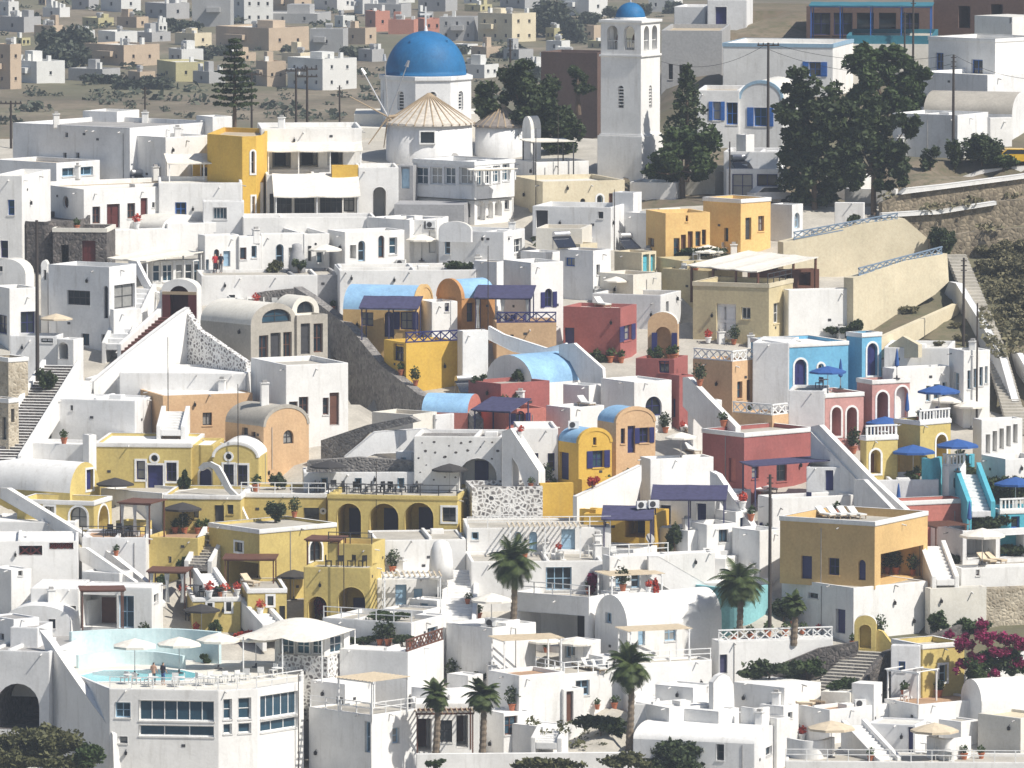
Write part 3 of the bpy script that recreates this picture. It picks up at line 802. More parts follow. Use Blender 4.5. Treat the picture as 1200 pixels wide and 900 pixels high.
# restaurant with the turquoise pergola
B('turquoise terrace wall carrying the blue pergola restaurant', 992, 1094, 1100, 42, 50, 'teal', '', Y=440, D=14, rc='walkway', fd=.3)
B('pale plastered wall under the turquoise terrace edge', 990, 1095, 1101, 52, 84, 'offwhite', '', Y=439.6, D=12, rc='walkway', par=0)
B('dark shaded dining room behind the turquoise pergola', 945, 1092, 1100, 8, 44, 'darkbrown', 'L 962 28 22 26 w navy;L 988 28 22 26 w navy;L 1014 28 20 26 w glass;L 1040 28 20 26 w glass;L 1066 28 22 26 w navy', Y=456, D=10)  # dark brown walls: the shade under the pergola is put into the colour
pergola('turquoise timber pergola with blue posts over the roadside restaurant', 949, 1092, 1100, 7, 446, 3.2, 'teal', 'solid', a=4, D=8, post='blue', n=8)
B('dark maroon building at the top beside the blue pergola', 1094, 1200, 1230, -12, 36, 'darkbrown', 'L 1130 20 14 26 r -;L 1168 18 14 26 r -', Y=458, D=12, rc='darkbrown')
B('white gabled shed in front of the maroon building', 1142, 1186, 1225, 20, 48, 'white', 'L 1186 22 6 10 w navy', Y=446, roof='flat', par=0)
B('white house with blue corner stripes and two blue windows', 1088, 1166, 1222, 46, 97, 'white', 'L 1101 72 9 20 w blue;L 1145 81 13 22 w blue', Y=424, band='white', rc='roofwhite')
B('long low white yard wall house below the blue striped house', 1071, 1157, 1225, 88, 124, 'white2', 'L 1084 117 5 6 w charcoal', Y=415, D=14, rc='roofwhite')
B('grey barrel vaulted store with its curved roof showing sideways', 1082, 1186, 1216, 134, 150, 'white2', '', Y=404, a=20, D=6, roof='vR', rise=1.9, rc='concrete')
B('white flat house with one tiny window and a tall chimney', 1046, 1122, 1158, 135, 184, 'white2', 'L 1068 155 5 8 w charcoal', Y=398, rc='roofwhite')
B('small sunlit white annex beside the tiny windowed house', 1157, 1160, 1186, 138, 168, 'white', '', Y=400, a=70)

# ---------------------------------------------------------------- church, mills, bell tower
def church():
    Y = 409; c = W(499, 88, Y+5); zb = W(499, 132, Y+5).z; R = 52.5/F*(Y+5-YC)
    e = empty('church', (c.x, c.y, zb), radians(0), 'white church with octagonal drum under a large blue dome', 'church')
    rd = 47.5/F*(Y+5-YC); zt = c.z-zb
    mb = MB(); n = 8; ph = radians(22.5+10)
    ring = [(R*1.04*cos(ph+2*pi*k/n), R*1.04*sin(ph+2*pi*k/n)) for k in range(n)]
    holes = {}
    drum = MB(); win = []
    for k in range(n):
        p, q = Vector(ring[k]), Vector(ring[(k+1) % n]); ed = (q-p).normalized(); nn = Vector((-ed.y, ed.x)); ln = (q-p).length
        fn = (lambda p, ed, nn: lambda s, z, d: (p.x+ed.x*s+nn.x*d, p.y+ed.y*s+nn.y*d, z))(p, ed, nn)
        h = arch_poly(ln/2-.35, ln/2+.35, zt*.12, zt*.62)
        cut_sheet(drum, [(0, -4), (ln, -4), (ln, zt), (0, zt)], [h], fn)
        m = len(h); drum.add([fn(a, b, 0) for a, b in h]+[fn(a, b, .3) for a, b in h], [(j, m+j, m+(j+1) % m, (j+1) % m) for j in range(m)])
        win.append((h, fn))
    drum.add([(x, y, zt) for x, y in ring], [tuple(range(n))])
    drum.build('drum', 'white2', e)
    co = MB()
    o2 = [(x*1.035, y*1.035) for x, y in ring]
    for k in range(n):
        j = (k+1) % n; co.quad((*o2[k], zt-.35), (*o2[j], zt-.35), (*o2[j], zt+.05), (*o2[k], zt+.05)); co.quad((*o2[k], zt+.05), (*o2[j], zt+.05), (0, 0, zt+.05), (0, 0, zt+.05)); co.quad((*ring[k], zt-.35), (*ring[j], zt-.35), (*o2[j], zt-.35), (*o2[k], zt-.35))
    co.build('cornice', 'white2', e)
    for h, fn in win:
        g = MB(); g.ring(h, inset2(h, .06), fn, .18, .26); wo_ = g.build('window', 'trimwhite', e)
        g2 = MB()
        zz0 = min(b for a, b in h); zz1 = max(b for a, b in h)
        for t in range(1, 6): g.bar
        g2.add([fn(a, b, .25) for a, b in h], [tuple(range(len(h)))]); g2.build('pane', 'glass', wo_)
        g3 = MB()
        for t in range(1, 6):
            z = zz0+(zz1-zz0)*t/6; g3.bar(fn(h[0][0]+.03, z, .2), fn(h[1][0]-.03, z, .2), .06, .07)
        g3.build('grille', 'trimwhite', wo_)
    d = MB(); rz = (88-38)/F*(Y+5-YC)
    d.lathe([(rd*1.0, zt+.05), (rd*1.012, zt+.18)]+[(rd*cos(t*pi/36), zt+.15+rz*sin(t*pi/36)) for t in range(0, 18)]+[(.05, zt+.15+rz)], 48)
    do = d.build('dome', 'domeblue', e, True)
    for k in range(4):
        f = MB(); t = radians(45+90*k+10); rr = rd*cos(radians(50)); z = zt+.15+rz*sin(radians(50)); f.box(-.07, .07, -.12, .12, -.15, .14)
        o = f.build('vent', 'domeblue', do); o.location = (rr*cos(t), rr*sin(t), z)
    f = MB(); zt2 = zt+rz+.1; f.tube([(0, 0, zt2-.1), (0, 0, zt2+.5)], [.22, .1], 10); f.box(-.08, .08, -.06, .06, zt2+.4, zt2+2.3); f.box(-.55, .55, -.055, .055, zt2+1.5, zt2+1.68)
    f.build('cross', 'trimwhite', e)
    b = MB(); b.box(-R*1.6, R*1.25, -R*.1, R*2, -5, -.1); b.box(-R*1.75, -R*.6, -R*1.0, R*.4, -5, -1.2); b.build('nave', 'offwhite', e)
church()
def mill(u, vtop, vbase, vfoot, rpx, Y, label, capmat, capname, ribs, sail=False, apex=None):
    c = W(u, vbase, Y); zf = W(u, vfoot, Y).z; R = rpx/F*(Y-YC); zt = c.z-zf; za = W(u, vtop, Y).z-zf
    e = empty('windmill', (c.x, c.y, zf), 0, label, 'windmill')
    b = MB(); b.lathe([(R*1.06, -3), (R*1.02, 0), (R, zt)], 40); b.build('tower', 'white2', e, True)
    k = MB(); k.lathe([(R*1.07, zt-.18), (R*1.06, zt+.02), (R*.52, zt+(za-zt)*.52), (.12, za)], 36); ro = k.build('roof', capmat, e, False)
    for i in range(ribs):
        t = 2*pi*i/ribs; g = MB(); g.bar((R*1.09*cos(t), R*1.09*sin(t), zt-.1), (.1*cos(t), .1*sin(t), za+.05), .10, .10); g.build(capname, 'woodtan', ro)
    if sail:
        f = lambda s, z, d: (s, -R*1.01+d-.02, z)
        x0, z0 = W(492, 166, Y).x-c.x, W(492, 166, Y).z-zf; x1, z1 = W(511, 150, Y).x-c.x, W(511, 150, Y).z-zf
        g = MB(); g.ring([(x0, z0), (x1, z0), (x1, z1), (x0, z1)], [(x0+.12, z0+.12), (x1-.12, z0+.12), (x1-.12, z1-.12), (x0+.12, z1-.12)], f, -.12, .5)
        wo_ = g.build('window', 'trimwhite', e); g2 = MB(); g2.add([f(x0, z0, -.02), f(x1, z0, -.02), f(x1, z1, -.02), f(x0, z1, -.02)], [(0, 1, 2, 3)]); g2.build('pane', 'glass', wo_)
        # the bare sail poles stand out to the left of the cap
        hub = Vector((W(455, 136, Y).x-c.x, -R*.35, W(455, 136, Y).z-zf)); g = MB(); g.tube([(0, -.2, zt+.9), tuple(hub)], [.18, .15], 8); g.build('axle', 'woodtan', e)
        for (pu, pv) in ((427, 85), (451, 69), (477, 76), (410, 112), (432, 168), (450, 172), (480, 158)):
            q = Vector((W(pu, pv, Y).x-c.x, -R*.35, W(pu, pv, Y).z-zf)); g = MB(); g.tube([tuple(hub), tuple(q)], [.09, .05], 6)
            if pv < 100: g.tube([tuple(q-(q-hub).normalized()*.1), tuple(q+(q-hub).normalized()*.5)], [.22, .12], 6)
            g.build('sail_pole', 'steel' if pv < 100 else 'woodtan', e)
mill(503, 110, 143, 192, 50, 398, 'white round windmill with ribbed straw cap and bare sail poles', 'straw', 'rib', 30, True)
mill(588, 123, 146, 182, 31, 402, 'smaller round mill with a grey thatched cone beside the ribbed one', 'thatch', 'rib', 22)
def tower():
    Y = 388; uL, uC, uR = 704, 751, 776
    def seg(nm, vT, vB, wd, wins='', col='white'):
        C, A, L, R = frame(uL, uC, uR, 120, Y, 27)
        return C, A, L, R
    C, A, L, R = frame(uL, uC, uR, 120, Y, 27); R = L*.98
    zb = W(uC, 196, Y).z; C.z = zb
    e = empty('bell_tower', C, -A, 'tall white bell tower with open arched belfry and small blue dome', 'tower')
    zz = lambda v: W(uC, v, Y).z-zb
    z1, z2, z3 = zz(160), zz(66), zz(26)
    g = MB(); p = .22; g.box(-L-p, p, -p, R+p, -4, z1); g.build('base', 'white', e)
    fp = [Vector((-L, 0)), Vector((0, 0)), Vector((0, R)), Vector((-L, R))]
    sh = MB(); bf = MB()
    for pd, za_, zb_ in ((.1, z1, z1+.15), (.12, z2-.1, z2+.1), (.15, z3-.12, z3+.15)):
        t = MB(); t.box(-L-pd, pd, -pd, R+pd, za_, zb_); t.build('string_course', 'white', e)
    for i in range(4):
        pp, q = fp[i], fp[(i+1) % 4]; ed = (q-pp).normalized(); nn = Vector((-ed.y, ed.x)); ln = (q-pp).length
        fn = (lambda p, ed, nn: lambda s, z, d: (p.x+ed.x*s+nn.x*d, p.y+ed.y*s+nn.y*d, z))(pp, ed, nn)
        h = arch_poly(ln/2-.28, ln/2+.28, zz(127), zz(101))
        cut_sheet(sh, [(0, 0), (ln, 0), (ln, z2), (0, z2)], [h], fn); m = len(h)
        sh.add([fn(a, b, 0) for a, b in h]+[fn(a, b, .35) for a, b in h], [(j, m+j, m+(j+1) % m, (j+1) % m) for j in range(m)])
        g = MB(); g.add([fn(a, b, .34) for a, b in h], [tuple(range(m))]); wo_ = g.build('window', 'charcoal', e)
        g = MB()
        for k in range(1, 7):
            z = zz(127)+(zz(101)-zz(127))*k/7; g.bar(fn(ln/2-.28, z, .12), fn(ln/2+.28, z, .12), .1, .12)
        g.build('grille', 'white', wo_)
        hs = [arch_poly(ln*.29-.52, ln*.29+.52, z2+.55, zz(31)), arch_poly(ln*.71-.52, ln*.71+.52, z2+.55, zz(31))]
        cut_sheet(bf, [(0, z2), (ln, z2), (ln, z3), (0, z3)], hs, fn)
        for h in hs:
            m = len(h); bf.add([fn(a, b, 0) for a, b in h]+[fn(a, b, .5) for a, b in h], [(j, m+j, m+(j+1) % m, (j+1) % m) for j in range(m)])
            rl = MB(); zr = z2+.75
            for k in range(4): x = h[0][0]+.15+.25*k; rl.bar(fn(x, z2+.5, .2), fn(x, zr+.6, .2), .05, .05)
            rl.bar(fn(h[0][0], zr+.6, .2), fn(h[1][0], zr+.6, .2), .07, .07); rl.build('railing', 'white', e)
        cut_sheet(bf, [(.5, z2+.1), (ln-.5, z2+.1), (ln-.5, z3), (.5, z3)], [arch_poly(max(.52, c0-.52), c0+.52, z2+.55, zz(31)) for c0 in (ln*.29, ln*.71)], (lambda fn: lambda s, z, d: fn(s, z, .5))(fn))
    sh.build('shaft', 'white', e)
    bf.add([(-L, 0, z3), (0, 0, z3), (0, R, z3), (-L, R, z3)], [(0, 1, 2, 3)]); bf.add([(-L+.5, .5, z2+.1), (-.5, .5, z2+.1), (-.5, R-.5, z2+.1), (-L+.5, R-.5, z2+.1)], [(0, 1, 2, 3)])
    bf.build('belfry', 'white', e)
    for (x, y) in ((-L*.3, R*.35), (-L*.7, R*.35)):
        b = MB(); b.lathe([(.42, -.5), (.34, -.35), (.25, .1), (.12, .3), (.03, .34), (.03, 1.0)], 14, 0); o = b.build('bell', 'brown', e, True); o.location = (x, y, z3-1.4)
    d = MB(); rr = 17.5/F*(Y-YC); d.lathe([(rr*1.08, z3+.1), (rr*1.05, z3+.35)], 28); d.build('dome_base', 'white', e)
    dm = MB(); dm.lathe([(rr*cos(k*pi/28), z3+.3+rr*1.02*sin(k*pi/28)) for k in range(14)]+[(.03, z3+.3+rr*1.02)], 32)
    do = dm.build('dome', 'domeblue', e, True)
    for m in (d, ): pass
    for o in e.children:
        if o.name.startswith('dome'): o.location = (-L/2, R/2, 0)
    g = MB(); zc = z3+.3+rr; g.box(-L/2-.05, -L/2+.05, R/2-.05, R/2+.05, zc, zc+.9); g.box(-L/2-.25, -L/2+.25, R/2-.04, R/2+.04, zc+.5, zc+.6); g.build('cross', 'trimwhite', e)
tower()

# ---------------------------------------------------------------- upper left of the town
B('long plain grey white building with roof cabin at the edge of the field', 15, 152, 232, 150, 204, 'white2', 'L 78 158 3 5 w charcoal;L 76 182 4 6 w charcoal;L 91 182 4 6 w charcoal', rc='roofgrey', D=13)
B('white roof cabin with sunlit side on the long grey white building', 97, 137, 154, 131, 150, 'white', '', Y=402, D=4, fd=1)
B('white stepped house left of the yellow round tower', 135, 194, 243, 161, 214, 'white', '', Y=384.5)
B('white rooftop box beside the tall layered pine', 230, 249, 272, 137, 160, 'white', '', Y=394)
B('yellow ochre tower house with rounded front and arched window', 243, 292, 313, 160, 256, 'gold', '1 299 190 9 26 aw white t;1 301 240 11 20 w white t;', Y=377, rc='rooftan',
  foot=[(243, 381), (284, 377), (300, 377.4), (309, 379), (313, 382), (314, 389), (262, 391)], fd=2)
B('upper white terrace house right of the yellow tower', 306, 424, 430, 150, 200, 'white', 'L 330 186 22 22 r charcoal;L 362 185 22 22 r charcoal;L 393 183 18 22 r charcoal', Y=386, D=9, a=-4)
B('ground floor glazed dining room below the sloping white awning', 312, 418, 426, 204, 256, 'white', 'L 329 240 26 26 w charcoal m=3;L 358 239 26 26 w charcoal m=3;L 388 237 26 26 w charcoal m=3;L 409 235 12 26 w charcoal', Y=378.5, D=7, a=-4)
pergola('long white upper awning on thin posts right of the yellow tower', 313, 424, 430, 176, 383.4, 2.4, 'canvas', 'awning', a=-4, D=3.2, post='trimwhite', tilt=.75, name='awning', cat='awning')
pergola('sloping white lower awning over the glazed dining room', 322, 421, 428, 229, 374.6, 2.6, 'canvas', 'awning', a=-4, D=3.8, post='trimwhite', tilt=1.7, name='awning', cat='awning')
B('yellow ochre wall stub between the white awnings and the arch', 389, 420, 424, 194, 216, 'gold', '', Y=377.8, D=1.2, a=-4, fd=0)
pergola('small white awning on a post left of the yellow tower', 197, 281, 287, 190, 381, 2.3, 'canvas', 'awning', a=-8, D=3, post='trimwhite', tilt=.6, name='awning', cat='awning')
B('yellow back wall under the small awning', 226, 250, 254, 188, 213, 'gold', 'L 240 203 8 14 d charcoal', Y=384.2, D=1)
B('low white house roof with blue shutters at the left edge', -8, 66, 117, 191, 212, 'white2', 'R 91 201 36 10 w paleblue m=3', Y=383, rc='rooftan')
B('white lit house with a row of four brown doors', 30, 98, 188, 222, 272, 'white', 'R 113 252 9 20 w brown;R 133 253 15 28 d woodred;R 154 247 9 18 w brown;R 169 246 8 28 d woodred;R 180 240 3 6 w charcoal;L 77 237 7 12 o brown', rc='rooftan', D=18)
B('white wall house with one bright blue window', 186, 284, 290, 214, 262, 'white', 'L 212 247 13 20 w blue h=.6', Y=373, D=9, a=-3)
B('white house at the left edge with small blue window', -8, 26, 32, 206, 304, 'white', 'L 13 243 8 18 w blue;L 5 292 9 20 w navy', Y=361, D=9)
B('dark stone house with round front at the left', 18, 65, 96, 260, 312, 'stonedark', '', Y=361, rc='stonedark', par=.5, foot=[(18, 364), (32, 361.5), (52, 361), (84, 362), (106, 366), (106, 374), (22, 374)])
B('lower dark stone house with two brown doors', 62, 125, 130, 268, 313, 'stonedark', 'L 76 300 9 26 r brown;L 104 297 16 30 d woodred', Y=359.5, D=5, band='offwhite')
# middle white row on the long terrace
B('white vaulted house with round vent behind the big canopy', 128, 190, 236, 268, 300, 'white', '', Y=369, roof='vR', rise=1.1, a=40)
B('glazed white cafe under the wide white canopy', 172, 178, 236, 306, 336, 'white', 'R 184 318 9 24 w trimwhite g;R 197 318 12 24 w trimwhite g;R 211 318 9 26 w trimwhite;R 222 318 9 26 w trimwhite;R 231 317 7 26 w paleblue', Y=358, a=66, D=7)
pergola('wide white canopy roof over the glazed cafe', 128, 172, 238, 306, 355.5, 3, 'canvas', 'awning', a=48, post='trimwhite', name='canopy', cat='canopy', tilt=.5)
B('white vaulted block between the canopy and the terrace houses', 232, 240, 280, 276, 326, 'white', 'R 242 311 6 14 w paleblue;R 254 304 6 24 aw brown;R 266 303 8 18 d paleblue', Y=359.5, a=66)
B('white house with arched brown door and bay window on the terrace', 276, 280, 306, 277, 326, 'white', 'R 285 297 8 14 w brown;R 298 295 6 14 w paleblue', Y=360.5, a=70)
B('white terrace house with palm pot and grey blue arched door', 303, 306, 356, 274, 322, 'white', 'R 328 300 9 28 aw paleblue;R 341 300 5 20 w white', Y=361.5, a=74)
B('white terrace house with six pane window behind an umbrella', 354, 356, 386, 274, 320, 'white', 'R 363 297 4 18 d charcoal;R 375 302 8 14 w trimwhite;R 370 286 3 4 o charcoal', Y=362.5, a=74)
B('white cube house with grey side and two narrow doors', 384, 404, 474, 272, 314, 'white', 'R 414 295 7 16 r -;R 424 294 8 24 aw paleblue;R 447 289 7 26 aw brown;R 461 288 9 20 w trimwhite', Y=361.5, a=62)
B('long white parapet walk in front of the yellow tower', 285, 440, 446, 254, 270, 'white', '', Y=370, D=5, a=-5, rc='roofgrey', par=.5)
B('white retaining wall of the long terrace', 236, 372, 378, 322, 352, 'white', 'L 272 348 7 5 w charcoal', Y=353, D=6.5, a=-6, rc='walkway', par=.25)
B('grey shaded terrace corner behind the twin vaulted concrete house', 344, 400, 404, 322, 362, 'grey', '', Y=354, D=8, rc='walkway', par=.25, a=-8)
# arch house, glass restaurant, cream houses
B('white house with tall arched passage beside the glazed restaurant', 420, 467, 472, 196, 258, 'white', 'L 445 238 15 38 ar -', Y=378, D=6, a=-4)
B('white glazed restaurant floor with bands of windows on columns', 484, 556, 603, 190, 234, 'white2', 'L 494 206 15 20 w trimwhite m=1 g;L 511 206 14 20 w trimwhite m=1;L 527 206 13 20 w trimwhite g;L 546 206 16 20 w trimwhite m=1;R 563 207 7 20 w trimwhite g;R 572 206 7 20 w trimwhite;R 582 204 8 20 w trimwhite g;R 593 202 8 20 w trimwhite', Y=376, rc='roofwhite', fd=0, band='trimwhite')
B('white arcade floor under the glazed restaurant', 486, 556, 602, 235, 262, 'white', 'L 540 246 22 16 r charcoal;R 564 246 9 24 ar charcoal;R 574 244 8 24 ar navy;R 584 241 8 24 ar navy;R 594 240 5 10 w charcoal', Y=376.5)
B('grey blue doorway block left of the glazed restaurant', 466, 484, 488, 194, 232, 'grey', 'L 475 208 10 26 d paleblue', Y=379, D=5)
pergola('white drop awning on the sunny side of the glazed restaurant', 556, 557, 606, 199, 374, .4, 'canvas', 'awning', a=62, Lm=1.2, name='awning', cat='awning', post='trimwhite')
B('grey sloping roof house below the glazed restaurant', 462, 544, 548, 240, 258, 'grey', '', Y=373, D=5, rc='grey', par=0)
B('white dome ended chapel wall right of the grey mill', 612, 622, 634, 152, 196, 'white', '', Y=393, roof='vL', rise=1.2, a=40)
B('white roof terrace block with thin canopy right of the mills', 604, 628, 690, 190, 215, 'white', '', Y=388, a=66, rc='roofwhite')
pergola('flat white roof canopy on two posts by the grey mill', 622, 624, 674, 166, 388, 2.4, 'canvas', 'awning', a=76, Lm=4, post='charcoal', name='canopy', cat='canopy')
B('sunlit cream house with tiny arched windows under a white roof', 600, 636, 732, 213, 246, 'cream', 'R 683 237 6 9 aw charcoal;R 703 235 7 13 aw paleblue t;R 716 233 5 13 d brown', Y=378, a=72)
B('grey white house with dark doorway under the bougainvillea', 624, 716, 736, 243, 290, 'white2', 'L 635 257 14 21 d charcoal;L 704 252 6 8 w charcoal', Y=370, rc='roofwhite')
B('low pale wall in front of the dark doorway house', 628, 682, 690, 268, 288, 'offwhite', '', Y=363, D=5, rc='rooftan')
B('white house with humped parapet and a louvred window', 514, 590, 615, 272, 312, 'white2', 'R 607 288 9 17 w trimwhite;L 524 290 7 16 w paleblue', Y=362, roof='flat', rc='roofwhite')
B('rounded parapet hump of the louvred window house', 514, 552, 558, 270, 284, 'white2', '', Y=361.8, D=.5, roof='vL', rise=.75, fd=0, a=16)
B('white block with blue grey wash below the humped parapet', 555, 582, 597, 307, 352, 'white2', '', Y=351, rc='rooftan', par=.1)
B('sunlit white tower house with blue shuttered arched window', 590, 622, 660, 308, 400, 'white', 'R 643 349 9 22 aw navy s;R 646 391 5 8 w woodred', Y=344, rc='roofwhite')
B('white cube with small blue shutter and sunlit end', 656, 695, 716, 294, 350, 'white2', 'L 668 307 11 10 w blue;R 701 316 4 12 w charcoal', Y=354, rc='rooftan')
B('white cabin behind the blue shutter cube', 655, 680, 700, 286, 302, 'cream', '', Y=361, rc='rooftan')
# cluster under the bell tower
B('grey white house side right of the cream house', 718, 742, 752, 226, 290, 'white2', '', Y=374)
B('white stair block with water tank beside the solar heater', 733, 760, 776, 250, 288, 'white', '', Y=371)
B('white vaulted house end next to the orange house', 768, 776, 800, 262, 278, 'white', '', Y=368, roof='vL', rise=1.3, a=55)
B('small cream house with turquoise double door', 720, 752, 769, 296, 322, 'cream', 'R 757 309 7 22 d turq;R 765 308 5 20 d turq', Y=357, rc='rooftan')
B('orange house wing with tall brown windows behind a parasol', 757, 780, 832, 250, 306, 'apricot', 'R 793 290 7 22 w brown;R 801 286 6 22 d brown;R 809 283 6 24 d brown;R 818 280 6 18 w brown;R 825 278 5 18 w brown;L 763 284 7 10 w brown;R 805 256 3 7 w charcoal', Y=361, rc='roofwhite')
B('orange house block with two dark doors at the road', 824, 868, 903, 234, 294, 'apricot', 'R 877 268 7 26 d charcoal;R 892 262 7 18 w brown;L 851 275 5 16 w charcoal', Y=366, rc='roofwhite', band='white')
B('sunken white round terrace wall with tan floor', 694, 774, 798, 346, 384, 'white2', 'R 782 360 3 14 w charcoal', Y=347, rc='rooftan', par=.7)
B('dark red house with navy door and roof terrace', 660, 727, 746, 361, 420, 'red', 'L 667 396 12 24 d navy;R 735 390 9 18 w navy s', Y=339, rc='roofwhite', par=.3)
# beige house, tent canopy, cream walls on the right
B('beige house with white door and pale cornice', 812, 901, 929, 333, 398, 'beige', 'L 851 377 23 42 d white;L 874 367 11 14 w white;R 910 367 7 24 w white', Y=342, rc='walkway', band='cream', rail='R:bar:charcoal')
B('sunlit white wall house below the dark terrace restaurant', 918, 924, 1001, 340, 390, 'white', '', Y=344, a=72, rc='walkway')
B('cream curved roof house behind the beige house', 776, 830, 870, 318, 350, 'beige', '', Y=352, rc='offwhite')
pergola('white peaked canvas canopy over the terrace restaurant', 808, 888, 958, 318, 346, 2.6, 'canvas', 'awning', a=52, tilt=.9, post='brown', name='canopy', cat='canopy', pw=.16)
B('dark timber front of the terrace restaurant under the canopy', 878, 886, 960, 318, 346, 'brown', 'R 900 334 14 16 r -;R 922 330 14 16 r -;R 943 327 14 16 r -', Y=349.5, a=66)
vwall('long cream retaining wall below the upper railing', (918, 360), (1092, 364), '918 284 1010 262 1060 256 1088 280 1098 296 1090 312 1000 322 918 322', 1.5, 'cream', foot=1)
vwall('lower cream retaining wall along the sloping path', (1000, 345), (1112, 352), '1000 326 1060 306 1110 297 1112 330 1096 345 1030 372 1000 375', 1.2, 'cream', foot=1)
vwall('low cream wall running down the dry slope', (1028, 331), (1126, 350), '1028 398 1122 356 1126 366 1060 402 1030 412', .5, 'cream', foot=.5)
vwall('low cream wall at the head of the white hotel', (1032, 330), (1076, 326), '1032 404 1058 394 1076 404 1076 412 1032 412', .4, 'cream', foot=.5)
B('white hotel block with sunken flat roof and pale shutters', 1034, 1046, 1113, 432, 478, 'white', 'R 1088 461 5 18 w paleblue;R 1098 459 7 18 w paleblue;R 1107 457 5 18 w paleblue', Y=319, a=62, rc='roofwhite', par=.6)
B('white hotel rear wing with long white parapet', 1036, 1112, 1120, 408, 440, 'white', '', Y=327, D=7, rc='roofwhite')
B('white hotel end wing with tall narrow pale windows', 1112, 1129, 1160, 411, 474, 'white', 'R 1136 445 4 22 w paleblue;R 1143 443 4 22 w paleblue;R 1150 441 4 22 w paleblue;R 1156 439 3 20 w paleblue;L 1121 450 6 26 w paleblue', Y=320, rc='roofwhite')
B('white colonnade house with row of tall pale openings at the right edge', 1140, 1150, 1198, 492, 550, 'white', 'R 1158 520 5 22 r paleblue;R 1166 517 5 24 r paleblue;R 1174 514 5 24 r paleblue;R 1182 511 5 24 r paleblue;R 1190 508 5 22 r paleblue', Y=310, a=68, rc='roofwhite')
B('white terrace wall below the colonnade house', 1150, 1178, 1225, 538, 566, 'white', '', Y=303, rc='walkway')
# stone terraces and white coping at upper right
for i, (l, A_, B_, pl, c) in enumerate((
  ('upper dry stone terrace wall with white coping', (1034, 376), (1240, 382), '1034 238 1060 226 1110 220 1240 202 1240 226 1110 240 1034 252', 'stonebrown'),
  ('middle dry stone terrace wall among shrubs', (1034, 369), (1240, 373), '1034 253 1168 236 1240 230 1240 262 1168 266 1034 280', 'stonebrown'),
  ('lower dry stone terrace wall over the scrub ravine', (1086, 363), (1240, 365), '1090 278 1170 268 1240 266 1240 300 1150 300 1090 302', 'stonebrown'))):
    vwall(l, A_, B_, pl, .8, c, foot=1)
vwall('white coping strip on the upper terrace wall', (1056, 376.2), (1240, 381.6), '1056 228 1062 221 1110 216 1240 199 1240 204 1110 221 1062 227', .9, 'white')
vwall('white coping strip on the middle terrace wall', (1034, 368.6), (1180, 371.4), '1034 250 1100 246 1168 236 1168 240 1100 251 1034 255', .9, 'white')
vwall('white garden wall by the yellow car', (1108, 392), (1240, 394), '1108 202 1150 199 1240 190 1240 200 1150 208 1108 213', .4, 'white', foot=1)
B('pale blue white house with arched window at the trees', 903, 928, 941, 240, 282, 'white2', 'R 934 258 6 18 aw paleblue', Y=371, par=.1)

# ---------------------------------------------------------------- left: stairs, gate, smooth white walls
B('white house with four pane window and dark balcony', 57, 128, 160, 313, 404, 'white2', 'L 92 349 27 17 w charcoal m=3;L 124 354 5 38 aw charcoal;L 100 398 9 14 w charcoal;L 123 403 8 22 d charcoal;R 146 347 24 28 w charcoal', Y=341, rc='roofwhite')
B('white balcony box of the four pane window house', 129, 133, 166, 363, 402, 'white', '', Y=340, a=62)
B('narrow white bell wall with arched niche beside the utility pole', 48, 56, 59, 312, 368, 'white', 'L 53.5 322 4 12 ar -', Y=345, D=1, roof='vL', rise=.5)
B('white house at the left edge with two navy doors', -10, 11, 44, 338, 396, 'white', 'R 33 378 17 26 w navy;L 2 380 12 22 w navy', Y=341, rc='walkway', par=.8)
B('white vaulted roof at the left edge above the navy doors', -12, 30, 40, 322, 342, 'white', 'L 1 315 4 6 w charcoal', Y=350, roof='vL', rise=1.3)
B('low white wall with dark slot beside the utility pole', 12, 67, 72, 394, 430, 'white2', 'L 55 399 14 5 w charcoal', Y=333, D=3, rc='walkway')
B('white arched yard wall by the steps', 67, 86, 92, 398, 430, 'white', 'L 74 411 12 20 ar -', Y=331.5, D=2)
B('beige stone house corner beside the dark steps', -10, 10, 33, 420, 500, 'stonebeige', '', Y=319, rc='walkway', band='white')
B('lower beige stone wall with slot windows at the left edge', -10, 10, 22, 468, 540, 'stonebeige', 'R 15 487 4 16 w charcoal;L 5 502 5 26 w charcoal', Y=310, rc='walkway', band='white')
stairs('long dark stone staircase with white edged steps at the left', (2, 540, 308), (72, 428, 326), 2.6, 34, 'white', side='white', riser='stonedark')
stairs('red brown steps climbing to the arched gate', (157, 414, 331), (204, 372, 339), 2.3, 12, 'woodred', side='white', riser='brown', rail=.25)
stairs('white grey steps beside the dark balcony', (135, 408, 338), (168, 338, 348), 1.6, 12, 'white2', side='white')
stairs('small white stepped chimney base on the smooth roof', (92, 466, 322), (96, 446, 324.5), 1.8, 6, 'white')
vwall('big white smooth wall sweeping up beside the red steps', (110, 324), (232, 334), '110 447 150 414 178 392 212 366 222 360 228 420 228 438 110 460', .5, 'white', foot=1)
vwall('white wall behind the red steps', (140, 336), (196, 344), '140 414 188 362 192 352 192 340 200 372 160 414', .4, 'white', foot=0)
g_=B('white gate block with dark red arched doorway', 189, 231, 238, 340, 384, 'white', 'L 210 356 24 42 ar - i=woodred', Y=341, D=1.6, roof='vL', rise=.9, fd=0.5)
for s0, s1 in ((.1, .75), (2.35, 3.05)):
    m_ = MB(); m_.box(-g_.len[0]+s0, -g_.len[0]+s1, -.1, .12, -.2, 2.75); m_.build('door_leaf', 'woodred', g_.e)
m_ = MB(); m_.box(-g_.len[0]+.1, -g_.len[0]+3.05, -.08, .1, 2.75, 3.0); m_.build('lintel', 'woodtan', g_.e)
